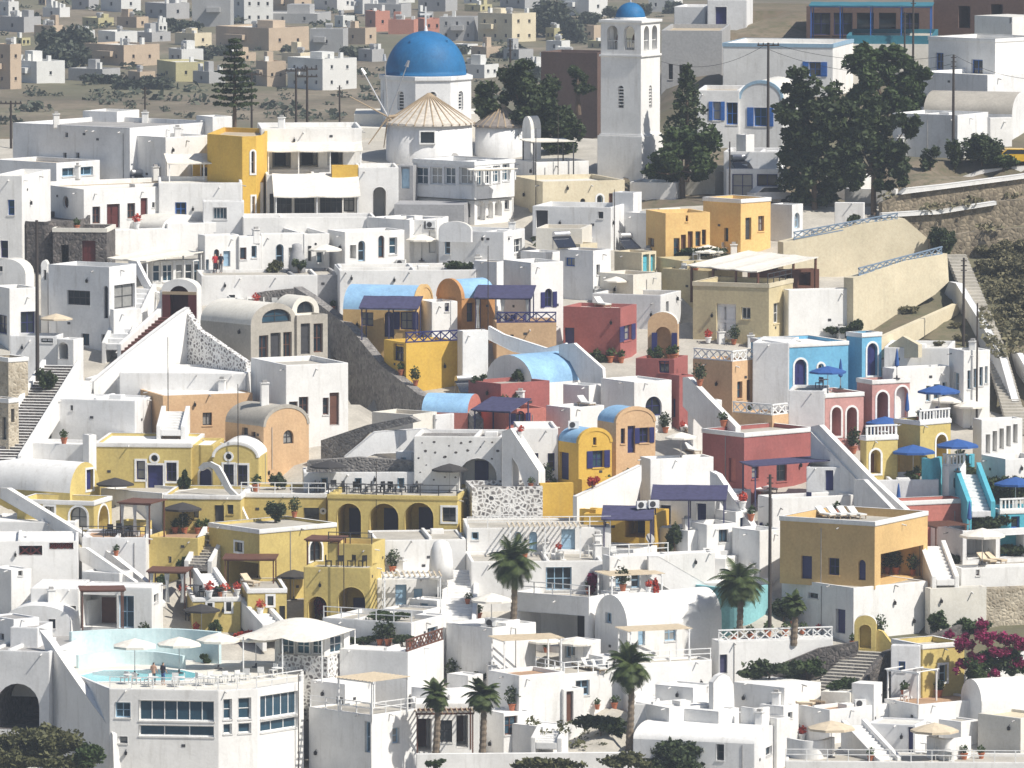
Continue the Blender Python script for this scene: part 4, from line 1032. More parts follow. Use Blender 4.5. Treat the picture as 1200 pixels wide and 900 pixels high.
vwall('white wall studded with dark stones beside the concrete vaults', (219, 333), (288, 326), '219 366 232 386 288 424 288 428 219 428', .5, 'stonewhite', foot=1)
B('smooth rounded white roof above the peach house', 140, 288, 298, 438, 470, 'white', '', Y=323, D=8, rc='white', par=.15)
B('white grey front wall below the smooth white roof', 60, 158, 182, 470, 516, 'white2', 'L 84 478 3 6 w charcoal', Y=317, rc='white', par=.15)
B('white upper step of the smooth roof at the dark stairs', 100, 142, 150, 444, 470, 'white', '', Y=326, D=6, rc='white', par=.1)
B('peach house with one dark window under the white roof', 155, 191, 296, 464, 512, 'peach', 'R 243 491 11 15 w charcoal', Y=318, a=70, rc='white', par=.05)
stairs('short white stair against the peach house', (200, 506, 314), (206, 482, 317.5), 1.6, 8, 'white', side='white')
B('peach vaulted cottage with one gable window', 264, 309, 362, 500, 536, 'peach', 'R 338 512 12 16 aw charcoal;L 287 514 7 26 d charcoal;L 297 514 5 16 w woodred', Y=312, a=52, roof='vR', rise=1.55, rc='concrete', rim='concrete')
B('pale concrete vaulted house with dark open front', 235, 294, 348, 381, 430, 'concrete', 'R 324 370 34 16 aw charcoal;R 309 408 11 30 w brown;R 323 409 12 38 d charcoal;R 337 404 10 30 w brown', Y=331, a=48, roof='vR', rise=1.7, rc='offwhite')
B('second concrete vault with dark lunette beside the first', 330, 348, 384, 370, 424, 'concrete', 'R 358 397 11 36 d charcoal;R 373 396 11 34 w brown', Y=334, a=56, roof='flat', rc='offwhite')
B('small offset vault on the second concrete block', 322, 342, 374, 366, 380, 'offwhite', 'R 358 360 20 14 aw charcoal', Y=336, a=52, roof='vR', rise=1.3, rc='offwhite', fd=.6)
B('tall white house with brown shutters below the concrete vaults', 294, 335, 408, 428, 505, 'white', 'R 344 478 10 15 w brown;R 356 475 11 20 w brown;R 382 476 7 20 w brown;R 392 479 11 38 d brown', Y=317, rc='walkway')

# infill of the dense white upper rows
B('low white parapet block above the wide canopy', 124, 130, 202, 270, 292, 'white', '', Y=366, a=66, rc='roofwhite', par=.3)
B('white flat roof strip left of the vaulted block', 190, 196, 262, 262, 278, 'white', 'R 241 276 4 4 w brown;R 253 274 4 4 w brown', Y=369, a=72, rc='roofwhite', par=.2)
B('narrow white wall with grating left of the yellow tower foot', 238, 286, 290, 236, 260, 'white2', 'L 258 250 16 14 w steel m=3', Y=370.5, D=2, a=-3, rc='roofwhite')
B('white link block between the parapet walk and the arch', 430, 480, 520, 258, 276, 'white', '', Y=366, rc='roofgrey', par=.2)
B('white service block with air conditioner niche', 474, 512, 518, 258, 306, 'white', 'L 503 262 12 12 w charcoal;L 507 283 9 26 d white', Y=366, D=5, rc='roofwhite')
B('white garden retaining wall below the green border', 398, 560, 566, 312, 326, 'white', '', Y=354.5, D=4, a=-5, rc='walkway', par=.25)
B('white yard block behind the solar heaters', 610, 640, 662, 296, 318, 'white', '', Y=357, rc='roofwhite')
B('low white wall block below the turquoise double door', 700, 742, 775, 322, 350, 'offwhite', '', Y=352, rc='rooftan')
B('long cream wall below the orange house', 770, 800, 870, 306, 330, 'beige', '', Y=355, a=66, rc='walkway', par=.3)
B('white garden wall along the road right of the tower', 738, 792, 802, 214, 232, 'white', '', Y=383, D=4, rc='walkway', par=.2)
B('white kiosk behind the parked white car', 800, 838, 852, 196, 226, 'offwhite', '', Y=386, rc='roofgrey')
B('white garden gate block under the dark trees', 968, 1002, 1026, 205, 234, 'white', 'R 1004 212 8 16 d blue', Y=386)
B('low white garden wall left of the stone terraces', 990, 1050, 1062, 222, 236, 'white', '', Y=381, D=1, rc='white', par=0)
B('white ramp wall beside the clipped bush', 978, 1012, 1016, 238, 262, 'white', '', Y=371, D=1, rc='white', par=0)
vwall('white edged parapet along the ravine path', (1106, 358), (1205, 318), '1112 330 1120 332 1150 380 1172 420 1186 470 1176 480 1160 430 1136 384 1106 345', .6, 'white2', foot=.5)
stairs('lower flight of pale steps on the ravine path', (1194, 505, 318.5), (1166, 408, 338), 1.7, 26, 'walkway', riser='walkway')
stairs('upper flight of pale steps on the ravine path', (1166, 408, 338), (1120, 298, 362), 1.7, 28, 'walkway', riser='walkway')
vwall('pale low wall on the outer side of the ravine path', (1178, 340), (1240, 322), '1182 412 1192 414 1214 452 1240 486 1240 500 1206 458 1182 424', .5, 'white', foot=.4)
for rl_, A_, B_ in (('blue white crossed railing on the long cream wall', (930, 281, 360.3), (1052, 258.5, 363.2)), ('blue white crossed railing on the lower cream wall', (1006, 323.5, 345.6), (1104, 298, 351.7))):
    a_, b_ = W(*A_), W(*B_); d_ = b_-a_; q_ = empty('fence', a_, 0, rl_, 'railing'); ln_ = d_.length; u_ = d_.normalized()
    railing(q_, lambda s, z: tuple(u_*s+Vector((0, 0, z))), ln_, 'lat', 'bluegrey', .65)

vwall('rough stone strip under the long terrace walk', (286, 352.6), (348, 352.0), '286 346 312 341 346 338 346 350 312 352 286 352', .4, 'stonegrey')
vwall('white rounded parapet of the cafe stair', (146, 350), (196, 346), '150 306 158 318 166 334 178 350 190 352 190 345 178 340 168 322 160 306', .35, 'white')

# ---------------------------------------------------------------- centre: blue vaults, red and gold houses
B('long white wall behind the two blue vaults', 398, 558, 562, 316, 345, 'white', '', Y=352, D=7, a=-5, rc='walkway', par=.2)
B('ochre cottage with long light blue vault and navy openings', 402, 488, 498, 364, 398, 'sand_orange', 'L 430 374 15 16 w navy;L 456 380 12 30 ad navy;L 476 375 14 22 w navy s', Y=340, a=14, D=5.5, roof='vR', rise=1.9, rc='roofblue', rim='sand_orange')
pergola('purple timber awning in front of the long blue vault', 422, 489, 494, 361, 337, 2.4, 'purple', 'solid', a=8, D=2.6, tilt=.75)
B('white cube between the two blue vaulted cottages', 490, 506, 536, 354, 396, 'white', 'R 524 360 5 10 w navy', Y=339.5)
B('gold yellow terrace base wall below the blue vault cottage', 450, 476, 538, 402, 450, 'gold', 'L 467 413 12 20 w navy', Y=331, a=62, rc='walkway', rail='R:lat:navy')
B('sunlit white wall step right of the gold terrace base', 536, 542, 572, 388, 446, 'white', '', Y=331.5, a=68, rc='walkway')
B('orange cottage with light blue vault seen from its gable', 512, 541, 580, 350, 396, 'rust_orange', 'R 551 366 8 22 w navy', Y=341, a=50, roof='vL', rise=1.5, rc='roofblue', rim='rust_orange')
pergola('purple awning with white curtains on the orange terrace', 556, 622, 626, 349, 338.5, 2.7, 'purple', 'solid', a=6, D=3.5, tilt=.75, curtain='cloth_white')
B('orange terrace wall below the curtained awning', 582, 652, 660, 378, 408, 'peach', 'L 600 395 4 6 w charcoal', Y=336.5, D=5, a=-4, rc='walkway', par=.6, rail='L:lat:navy')
vwall('pale blue white stair wall curving down from the orange terrace', (572, 333), (690, 330), '572 382 590 392 640 408 662 402 690 428 690 452 676 455 650 424 600 412 572 398', .5, 'white2', foot=.5)
vwall('outer white stair parapet above the third blue vault', (640, 330), (712, 326), '655 404 672 402 706 432 708 446 690 452 668 424 655 416', .4, 'white', foot=1)
B('white cottage with bright light blue vault among the stairs', 570, 624, 672, 450, 472, 'white', '', Y=325, a=48, roof='vL', rise=2.2, rc='roofblue', D=7.5)
B('red house block with potted roof terrace', 549, 587, 644, 450, 488, 'red', '', Y=320.5, a=52, rc='walkway', par=.3)
B('low light blue vault with red gable end', 494, 548, 560, 484, 500, 'coral', '', Y=317, a=14, D=4.5, roof='vR', rise=1.35, rc='roofblue')
B('red front house with round arched navy window', 560, 592, 640, 480, 512, 'coral', 'R 610 489 11 15 aw navy s', Y=315.5, a=66, rc='walkway')
pergola('purple awning over the red front terrace', 554, 598, 630, 482, 312.5, 2.3, 'purple', 'solid', a=30, D=3.2, tilt=.75)
B('white stepped sun terrace beside the red block', 640, 668, 708, 478, 505, 'white', '', Y=317, a=50, rc='white', par=.2)
B('upper white step terrace under the third blue vault', 660, 690, 706, 452, 482, 'white', '', Y=323, rc='white', par=.2)
B('white cube with large round arched navy window', 704, 743, 787, 448, 496, 'white', 'R 766 476 19 23 aw navy', Y=320, rc='white', par=.15)
B('dark red house with pots and navy shutter by the peach arch', 745, 790, 806, 421, 470, 'red', 'L 778 430 12 14 w navy', Y=327, rc='walkway', a=18)
B('tall dark red corner house beside the round navy window', 784, 796, 812, 440, 496, 'red', 'L 789 478 5 22 d navy', Y=322, rc='walkway')
g2_ = B('free standing peach arch with open navy door leaves', 759, 794, 799, 380, 424, 'peach', 'L 777 400 18 34 ar -', Y=330.5, D=1.0, roof='vL', rise=1.0, fd=.5, a=8)
for s0 in (.35, 2.0):
    m_ = MB(); m_.box(-g2_.len[0]+s0, -g2_.len[0]+s0+.45, -.16, -.06, -.2, 2.4); m_.build('door_leaf', 'navy', g2_.e)
B('peach cottage with pale blue vault and navy shutters', 700, 722, 768, 496, 542, 'peach', 'R 730 511 5 18 w navy;R 740 515 9 32 d navy;R 755 510 11 18 w navy s', Y=310, a=60, roof='vR', rise=1.15, rc='roofblue', rim='peach')
B('gold cottage with pale blue vault and flower box window', 654, 678, 717, 520, 566, 'gold', 'L 661 546 11 32 d navy;R 701 538 13 20 w navy s;R 697 517 4 9 w navy', Y=306.5, a=58, roof='vR', rise=1.1, rc='roofblue', rim='gold')
B('white terrace house behind the gold vaulted cottage', 608, 654, 660, 502, 556, 'white', 'L 627 541 8 20 w navy;L 646 541 8 20 w navy', Y=309, D=6, a=-4, rc='white', par=.2)
B('white wall dotted with dark stones holding a wide arch', 485, 588, 592, 512, 570, 'white', 'L 560 556 44 38 ar navy', Y=304.5, D=6, rc='stonegrey', par=.3, key='dotwall')
vwall('slanting white dotted buttress beside the wide arch', (588, 303.5), (632, 302), '588 506 598 502 631 552 631 572 618 572 606 545 600 536 600 572 588 572', 1.2, 'white', foot=.5)
B('stone base wall of white mortared dark stones', 553, 636, 640, 570, 604, 'stonewhite', '', Y=300, D=5, a=-6, rc='stonegrey', par=.35)
B('gold curved garden wall with red flower pot', 633, 672, 677, 566, 600, 'gold', '', Y=301, D=.6, a=-10, rc='gold', par=0)
B('gold terrace base under the flower box cottage', 677, 682, 724, 562, 582, 'gold', '', Y=302.5, a=64, rc='white')
vwall('white planked ramp wall below the gold cottage', (676, 297), (752, 301), '676 582 752 545 752 562 740 600 676 604', .5, 'white', foot=1)
B('sunlit white planked wall house above the purple awning', 750, 762, 836, 538, 590, 'white', '', Y=303, a=70, rc='white', par=.2)
B('gold house with dark terrace beneath a purple awning', 684, 768, 784, 604, 648, 'gold', 'L 704 621 6 12 w navy;L 744 620 24 20 r navy', Y=294.5, rc='walkway')
pergola('purple awning of the gold house by the white ramp', 706, 764, 770, 608, 292, 2.3, 'purple', 'solid', a=4, D=2.4, tilt=.75)
B('small gold chimney wall with hatch left of the purple awning', 679, 698, 706, 597, 628, 'gold', '', Y=296.5, D=1.2)
B('white house with blue doors under the second purple awning', 762, 838, 880, 584, 624, 'white2', 'L 780 603 12 22 d navy;L 822 602 11 24 d navy;R 858 607 6 14 d navy', Y=298, a=24, rc='white', par=.2)
pergola('second purple awning beside the white ramp walls', 764, 850, 856, 585, 294, 2.4, 'purple', 'solid', a=4, D=3, tilt=.75)
vwall('white ramp wall running down beside the second awning', (832, 299), (888, 295), '832 552 840 556 888 612 888 622 876 622 832 570', .6, 'white2', foot=1)
B('weathered red house with white top and purple awning', 823, 872, 954, 508, 572, 'red', 'L 858 551 8 28 d coral;R 885 553 8 16 w navy;R 916 552 12 24 w charcoal', Y=306, a=50, rc='walkway', band='white', par=.3)
pergola('wide purple awning on the front of the weathered red house', 874, 884, 984, 546, 301, 2.6, 'purple', 'solid', a=74, Lm=3.4, tilt=.3)
B('white terrace wall of the weathered red house', 888, 905, 1000, 584, 612, 'white', '', Y=297, a=68, rc='walkway', par=.8)
B('shaded white house with navy door under the long ramp', 945, 1003, 1008, 548, 600, 'white2', 'L 972 563 9 24 d navy', Y=301.5, rc='white', par=.1)
vwall('long white ramp parapet sloping down to the yellow house', (950, 305), (1075, 294), '950 500 960 498 1020 560 1072 608 1076 616 1058 616 1004 566 950 512', .5, 'white', foot=0)
vwall('shaded white wall under the long ramp', (950, 304.5), (1004, 300), '950 506 1004 562 1004 600 950 600', .4, 'white2', foot=1)
vwall('second white ramp parapet above the yellow house', (1000, 299), (1060, 292), '1000 562 1012 562 1060 612 1060 622 1010 622 1000 610', .4, 'white2', foot=1)
B('coral garden wall house below the blue umbrellas', 1040, 1056, 1132, 588, 622, 'coral', '', Y=297, a=68, rc='white', band='white', par=.8)
B('grey white terrace wall behind the coral wall', 1022, 1100, 1106, 562, 590, 'white2', '', Y=302, D=6, a=-4, rc='walkway', par=.5)

# ---------------------------------------------------------------- right: stacked arch houses
B('sky blue arched house with scalloped white parapet', 880, 925, 994, 403, 462, 'sky', 'R 938 439 14 36 ad navy t;R 962 430 7 12 o white t', Y=325, a=62, rc='white', par=.25, band='white')
B('white grey side wall house left of the sky blue arches', 882, 924, 930, 402, 462, 'white2', '', Y=324.6, D=6, rc='white', par=.2)
B('sky blue round arched tower house above the pink terrace', 992, 1010, 1033, 391, 448, 'sky', 'R 1022 421 12 38 ad navy t', Y=327.5, a=52, rc='rooftan', band='white')
B('pink house with two tall arches and sloping white parapet', 932, 967, 1012, 462, 522, 'pink', 'R 980 494 11 34 ar brown t;R 998 494 12 34 ar brown t', Y=315.5, a=60, rc='walkway', band='white', par=.3)
B('white grey side wall house left of the pink arches', 924, 966, 970, 458, 515, 'white2', '', Y=315.2, D=5, rc='walkway', par=.2)
B('second pink house with two taller arches', 1004, 1022, 1066, 446, 512, 'pink', 'R 1034 478 13 38 ar brown t;R 1057 474 14 42 ar brown t', Y=317.5, a=62, rc='walkway', band='white', par=.3)
B('peach house with three slim brown openings and white balustrade', 812, 858, 893, 424, 478, 'peach', 'R 867 457 6 20 w brown;R 878 457 6 24 d brown;R 888 455 5 20 w brown', Y=324, rc='walkway', rail='L:lat:trimwhite R:lat:trimwhite')
B('low peach terrace wall with white balustrade', 858, 905, 938, 487, 508, 'peach', '', Y=314, rc='walkway', par=.2, rail='L:lat:trimwhite R:lat:trimwhite')
B('white tower chimney house behind the peach terrace', 806, 812, 846, 470, 500, 'white', '', Y=317, a=66, rc='white')
vwall('white stair wall falling from the dark red house', (800, 318), (862, 310), '800 442 806 442 862 500 862 512 846 512 800 476', .5, 'white', foot=1)
B('yellow arch house under the pink arches', 1008, 1015, 1052, 512, 560, 'ochre', 'R 1026 541 12 28 ar brown t', Y=306, a=66, rc='walkway', band='white', rail='R:bal:trimwhite')
B('yellow terrace house with tall arch beside the dark tree', 1048, 1078, 1114, 494, 556, 'ochre', 'R 1103 527 12 36 ar brown t', Y=308, a=50, rc='walkway', band='white', rail='R:bal:trimwhite')
B('beige stair recess wall between the two yellow arch houses', 1034, 1070, 1078, 524, 566, 'gold', '', Y=309.5, D=5, rc='walkway')
curved_wall('curved turquoise balcony wall below the yellow arch', (1080, 1092, 1104), 538, 568, (303, 302, 304), .3, 'turq')
B('white balcony box with railing on turquoise wall', 1104, 1112, 1132, 546, 575, 'white', 'R 1122 566 9 12 r -', Y=301.5, a=60, rc='walkway', par=.5, rail='L:bal:trimwhite R:bal:trimwhite')
curved_wall('turquoise curved garden wall right of the white balcony', (1128, 1136, 1142), 534, 560, (306, 304.5, 306), .3, 'turq')
stairs('turquoise walled staircase dropping to the lower terrace', (1150, 602, 296), (1133, 556, 303), 1.5, 11, 'white2', side='turq', rail=.5)
B('turquoise and white terrace house at the right edge', 1150, 1172, 1225, 598, 640, 'turq', 'R 1190 612 10 14 w blue', Y=296, rc='walkway', band='white', rail='R:bal:trimwhite')
B('dark recessed tavern under the vines at the right', 1090, 1128, 1225, 622, 660, 'white2', 'R 1150 642 34 26 r -;R 1186 640 28 26 r -', Y=293, a=66, rc='walkway')
B('white terrace wall with wall lamps above the stone base', 1116, 1126, 1225, 666, 690, 'white', 'R 1146 671 4 7 w brown;R 1182 664 4 6 w charcoal', Y=287, a=72, rc='walkway', par=.5)
B('beige stone base wall at the right edge', 1150, 1156, 1235, 690, 732, 'stonebeige', '', Y=284.5, a=74, rc='walkway', fd=4)
pergola('dark timber pergola beside the coral wall', 1086, 1096, 1134, 618, 292, 2.4, 'brown', 'slat', a=64, Lm=3)
stairs('white steps with side walls right of the yellow house', (1108, 682, 284), (1092, 640, 290), 1.4, 10, 'white', side='white')

# ---------------------------------------------------------------- the big yellow house and its yard
B('white lower storey with navy door under the ochre house', 916, 1000, 1087, 689, 748, 'white', 'L 985 728 11 28 d navy;L 953 698 11 6 w charcoal', Y=280, rc='walkway', par=.1)
B('large ochre house with navy doors and open corner loggia', 914, 1025, 1087, 612, 690, 'sand_orange', 'L 945 665 13 27 d navy;L 977 664 13 20 w navy;L 1010 668 9 24 ad navy;R 1057 662 50 36 r navy', Y=281.2, a=30, rc='walkway', band='white', par=.6, fd=.05)
B('weathered white wall under trailing vines', 1084, 1090, 1156, 690, 742, 'offwhite', '', Y=283, a=72, rc='walkway')
g3_ = B('yellow garden gate with a white arched opening', 1001, 1027, 1031, 732, 762, 'ochre', 'L 1014 746 14 28 ar -', Y=277.4, D=.9, roof='vL', rise=.7, fd=.6, a=6)
vwall('yellow wall ramp right of the arched gate', (1028, 277.6), (1052, 277), '1028 738 1034 740 1050 752 1050 762 1028 762', .4, 'ochre', foot=.6)
stairs('dark stone stairway with pale treads below the yellow gate', (968, 814, 269.5), (1018, 763, 276.6), 3.0, 14, 'walkway', riser='stonegrey')
vwall('dark stone wall right of the stone stairway', (984, 268.6), (1050, 275), '984 818 1040 764 1130 732 1130 742 1048 772 1048 800 1000 822', .5, 'stonedark', foot=1)
vwall('dark stone wall left of the stone stairway', (850, 275), (1008, 275.5), '850 790 960 760 1006 752 1006 764 968 800 850 800', .5, 'stonedark', foot=1)
B('white terrace wall with lattice balustrade and purple door', 834, 842, 976, 752, 790, 'white', 'R 847 778 11 22 d purple', Y=274.5, a=76, rc='walkway', par=.15, rail='R:lat:trimwhite')
curved_wall('curved turquoise pool wall behind the palm', (798, 830, 870, 902), 690, 742, (287, 284, 282.5, 285), .4, 'poolturq')
B('white pool surround above the curved turquoise wall', 796, 900, 906, 684, 694, 'white', '', Y=288, D=7, rc='white', par=0)
B('white house with one small window left of the ochre house', 803, 828, 864, 615, 655, 'white', 'R 848 628 11 15 w charcoal', Y=293, rc='white')
B('white rounded block between the small window house and the ochre house', 858, 890, 918, 622, 662, 'white', '', Y=291.5, rc='white')
B('smooth white slope wall above the pool', 775, 850, 872, 655, 690, 'white', '', Y=290.5, rc='white', par=.05)
B('yellow cube house with white trimmed window by the terrace', 1045, 1081, 1130, 756, 812, 'ochre', 'R 1105 789 9 20 w paleblue t;L 1057 780 7 12 w blue', Y=270, rc='walkway', band='white')
B('white side porch of the yellow cube house', 1044, 1078, 1082, 757, 812, 'white2', 'L 1057 781 8 12 w blue', Y=269.6, D=1, rc='white', par=.1)
# ---------------------------------------------------------------- bottom right roofs
B('white cube house with sunlit right end below the stone stairway', 860, 919, 962, 806, 838, 'white', '', Y=266.5, rc='white', par=0)
vwall('white stepped gable wall with arched niche', (836, 265), (862, 266.5), '836 830 836 800 842 792 848 789 855 792 860 802 862 832', .5, 'white', foot=1)
B('low white slab roof left of the niche wall', 740, 835, 842, 826, 850, 'white', '', Y=266, rc='white', par=.2, D=6)
B('grey white vaulted house with one grated window', 742, 884, 932, 872, 910, 'white2', 'L 844 881 9 20 w charcoal;R 901 880 7 10 w charcoal', Y=259, D=6, a=18, roof='vR', rise=.95, rc='white')
B('white box wall with small window above the vaulted house', 862, 910, 926, 842, 868, 'white', 'R 901 855 7 9 w charcoal', Y=263.5, a=50, rc='white')
B('white terrace block with tan sun deck and loungers', 926, 972, 1042, 832, 870, 'white', '', Y=264.5, a=52, rc='deck', par=.2)
B('white terrace block under the white pergola frame', 1036, 1076, 1155, 826, 862, 'white', '', Y=265, a=56, rc='deck', par=.15)
B('shaded courtyard house with narrow navy door', 1016, 1072, 1088, 850, 902, 'white2', 'L 1067 868 6 32 d navy', Y=261.5, rc='roofwhite', par=.1)
B('beige roofed white house at the right bottom edge', 1146, 1196, 1235, 842, 886, 'offwhite', '', Y=261, rc='cream', par=.2)
B('white vaulted house behind the bottom right terrace', 1126, 1150, 1226, 822, 846, 'white', '', Y=266, a=64, roof='vL', rise=1.5, rc='white', D=14)
stairs('white outdoor stair in the bottom right courtyard', (1042, 895, 257), (1000, 850, 262.5), 1.3, 12, 'white', side='white')
curved_wall('curved low white patio wall at the bottom right', (922, 940, 962, 978), 868, 890, (259.5, 258, 258, 260), .35, 'white')
B('white front terrace wall along the bottom right edge', 920, 1240, 1246, 894, 914, 'white', '', Y=255.5, D=5, a=3, rc='walkway', par=.1, rail='L:bar:trimwhite')
vwall('white retaining wall right of the bougainvillea', (1176, 274), (1240, 277), '1130 790 1140 770 1240 752 1240 806 1130 806', .5, 'white', foot=1)

# stepped roofs at the bottom right
B('small white roof step beside the niche wall', 768, 812, 836, 806, 834, 'white', '', Y=267.5, rc='white', par=.12)
B('low white cube on the stepped roofs by the large dark bush', 800, 842, 866, 834, 856, 'white', '', Y=263, rc='white', par=.1)
B('white stub wall block above the grated window house', 890, 918, 936, 828, 850, 'white', 'R 926 838 5 7 w charcoal', Y=265, rc='white', par=.1)
curved_wall('small curved white parapet on the stepped roofs', (868, 884, 902), 830, 842, (264.2, 263.2, 264), .25, 'white', fd=1)
curved_wall('curved white parapet in the right bottom courtyard', (1086, 1110, 1138), 866, 888, (259, 257.5, 259), .3, 'white')
B('low white planter block in the courtyard', 1100, 1126, 1146, 846, 866, 'white', '', Y=263.4, rc='walkway', par=.1)
B('white bench block below the bare pergola frame', 998, 1024, 1034, 802, 826, 'white', '', Y=267, rc='white', par=0)
B('white kitchen block at the foot of the stone stairway', 962, 996, 1006, 812, 832, 'offwhite', '', Y=267.5, rc='white', par=.1)
B('white pool rim step above the palm', 790, 826, 846, 660, 676, 'white', '', Y=291, rc='white', par=.1)
vwall('white sloping wall from the blue doors to the pool', (760, 284), (850, 286), '760 652 772 652 850 690 850 700 812 700 760 676', .35, 'white', foot=.5)
B('white stepped seat wall under the second purple awning', 766, 806, 842, 622, 644, 'white', '', Y=293.5, rc='white', par=.2)
B('small white store with navy hatch beside the ramp wall', 838, 862, 884, 600, 626, 'white', 'R 872 612 9 11 w navy', Y=295.5, rc='white', par=.1)
B('low white terrace step before the gold house', 690, 742, 770, 644, 662, 'white', '', Y=290, rc='walkway', par=.2)

# ---------------------------------------------------------------- left centre: the ochre hotel
B('white vaulted house with yellow gable and blue door', -20, 82, 117, 578, 600, 'ochre', 'R 105 562 8 24 d navy t', Y=303, a=32, roof='vR', rise=2.3, rc='white')
B('white chimney block on the long white vault', 97, 104, 113, 510, 552, 'white', '', Y=308, fd=2)
B('white roof terrace with flower pots behind the white vault', 24, 98, 116, 521, 545, 'white', '', Y=309.5, rc='white', par=.25)
B('ochre ground floor with arched window under the white vault', 20, 110, 131, 588, 636, 'ochre', 'L 58 601 11 15 w charcoal t;L 92 606 20 24 aw charcoal t;R 121 612 12 40 ar - t', Y=298.5, rc='white', band='white')
B('ochre upper house with white framed triple window and round vent', 112, 224, 232, 520, 582, 'ochre', 'L 165 551 10 22 w navy t;L 182 561 18 32 d navy t;L 201 553 12 22 w navy t;L 181 537 8 8 o charcoal t', Y=308.5, D=8, rc='white', band='white', par=.2)
B('ochre gabled house with paired windows and round vent', 249, 303, 308, 536, 584, 'ochre', 'L 268 556 12 24 w navy t;L 284 557 12 24 w navy t;L 268 535 7 7 o charcoal t', Y=307.5, D=7, roof='vL', rise=1.15, rc='white', rim='white')
B('ochre link wall with arched dark door between the two upper houses', 224, 250, 252, 522, 584, 'ochre', 'L 241 566 14 34 ad navy t', Y=309, D=6, rc='white', par=.2)
vwall('white curling stair rail wall in front of the arched dark door', (232, 303), (294, 300), '232 548 238 542 246 541 256 546 262 556 270 572 278 580 282 592 292 614 289 616 278 598 274 584 264 574 256 560 250 550 244 547 236 552', .25, 'white')
B('ochre middle house with dark door and two small windows', 192, 282, 290, 581, 630, 'ochre', 'L 230 601 6 12 w charcoal;L 257 609 11 34 d charcoal;L 270 597 7 11 w charcoal', Y=299.5, D=7, rc='walkway', par=.2, band='white')
B('ochre terrace wall with round window above the garden', 282, 382, 388, 579, 626, 'ochre', 'L 380 599 6 7 o white t;L 365 604 18 18 w charcoal', Y=301, D=7, rc='walkway', par=.2, band='white', rail='L:bar:trimwhite')
B('ochre arcade house with three round arches', 384, 536, 554, 582, 640, 'ochre', 'L 409 611 28 42 ar navy;L 450 611 34 42 ar navy;L 491 610 34 42 ar navy;L 527 603 17 17 w charcoal t', Y=298, rc='walkway', band='ochre', D=9, rail='L:bar:charcoal')
B('ochre garden wall rising beside the small stair', 170, 232, 246, 631, 672, 'ochre', 'L 199 656 4 8 w white', Y=293.5, D=6, rc='deck', par=.3)
stairs('narrow dark stair with white side wall in the ochre hotel', (232, 664, 292), (254, 624, 297.5), 1.5, 12, 'walkway', side='white', riser='stonegrey')
B('tall ochre corner block with small framed window', 245, 304, 394, 621, 704, 'ochre', 'L 280 641 9 11 w charcoal t;R 370 645 14 24 aw charcoal t;L 286 676 40 36 r charcoal', Y=290.5, a=50, rc='walkway', par=.2, band='white')
pergola('dark brown awning on the tall ochre corner block', 262, 322, 328, 655, 286.5, 2.5, 'brown', 'solid', a=2, D=3.2)
pergola('dark brown awning on the garden terrace with white curtains', 173, 218, 226, 670, 285, 2.5, 'brown', 'solid', a=6, D=3.2, curtain='cloth_white')
pergola('dark brown awning with curtains beside the arched window house', 139, 176, 190, 590, 294, 2.6, 'brown', 'solid', a=20, D=3.2, curtain='cloth_white')
pergola('dark brown awning above the arched ochre balcony', 358, 398, 412, 633, 286, 2.4, 'brown', 'solid', a=10, D=3)
B('ochre front block with great round arch over the garden', 356, 434, 447, 666, 742, 'ochre', 'L 412 713 32 50 ar navy;L 372 716 22 34 ar -', Y=282, rc='walkway', par=.25)
B('ochre balcony wall above the great arch', 384, 436, 446, 638, 670, 'ochre', '', Y=285.5, D=4, rc='deck', par=.5, rail='L:bar:charcoal')
B('ochre garden terrace wall with framed little windows', 226, 282, 286, 700, 730, 'ochre', 'L 246 711 6 9 w charcoal t;L 268 711 6 11 w charcoal t', Y=282, D=7, a=-6, rc='walkway', par=.2, band='white')
B('ochre wall with one framed window beside the white garden stair', 290, 336, 342, 690, 742, 'ochre', 'L 317 704 7 11 w charcoal t;L 319 724 10 22 d charcoal;L 331 722 7 24 d charcoal', Y=281.5, D=7, a=-6, rc='walkway', par=.2, band='white')
stairs('white garden stair between the two ochre terrace walls', (322, 738, 278.5), (288, 700, 284), 1.3, 10, 'white', side='white')
stairs('small white spiral like stair under the curtained awning', (252, 690, 284), (240, 672, 286.5), 1.2, 7, 'white', side='white')
B('white grey wall under the arched window house', 96, 171, 176, 630, 690, 'white2', '', Y=291.5, D=6, rc='deck', par=.3, a=2, rail='L:bar:charcoal')
vwall('long white sloping parapet down the left of the ochre hotel', (0, 302), (180, 287), '0 572 8 572 110 634 178 680 178 692 100 642 0 584', .5, 'white', foot=.5)
vwall('lower white sloping parapet beside the long one', (92, 290), (182, 284), '92 642 100 642 182 686 190 694 190 700 92 656', .4, 'white', foot=.8)
B('white roofs stepping down at the left edge', -12, 88, 96, 612, 640, 'white', '', Y=297, D=6, rc='white', par=.1)
B('white house with two red lattice panels in its parapet', -12, 92, 97, 634, 702, 'white', 'L 36 645 27 11 lat woodred;L 72 638 28 11 lat woodred', Y=288, D=7, rc='white', par=.15, a=-3)
B('white block with slit window at the left edge below the lattice house', -12, 13, 37, 668, 722, 'white', 'R 24 670 5 9 w charcoal', Y=284, rc='white', par=.1)
B('white bar house with open dark front and small lantern window', 94, 178, 191, 689, 742, 'white', 'L 117 716 40 38 r brown;L 148 717 18 38 w paleblue g;R 183 701 5 10 w charcoal', Y=279.5, a=12, rc='white', par=.1)
B('white wing with brown hatch left of the open bar', 36, 92, 96, 690, 742, 'white', 'L 79 722 20 24 r woodtan', Y=279.8, D=6, rc='white', par=.1)
pergola('rust brown awning slab over the open bar', 95, 146, 152, 691, 276.5, 2.6, 'brown', 'solid', a=-6, D=2.6)
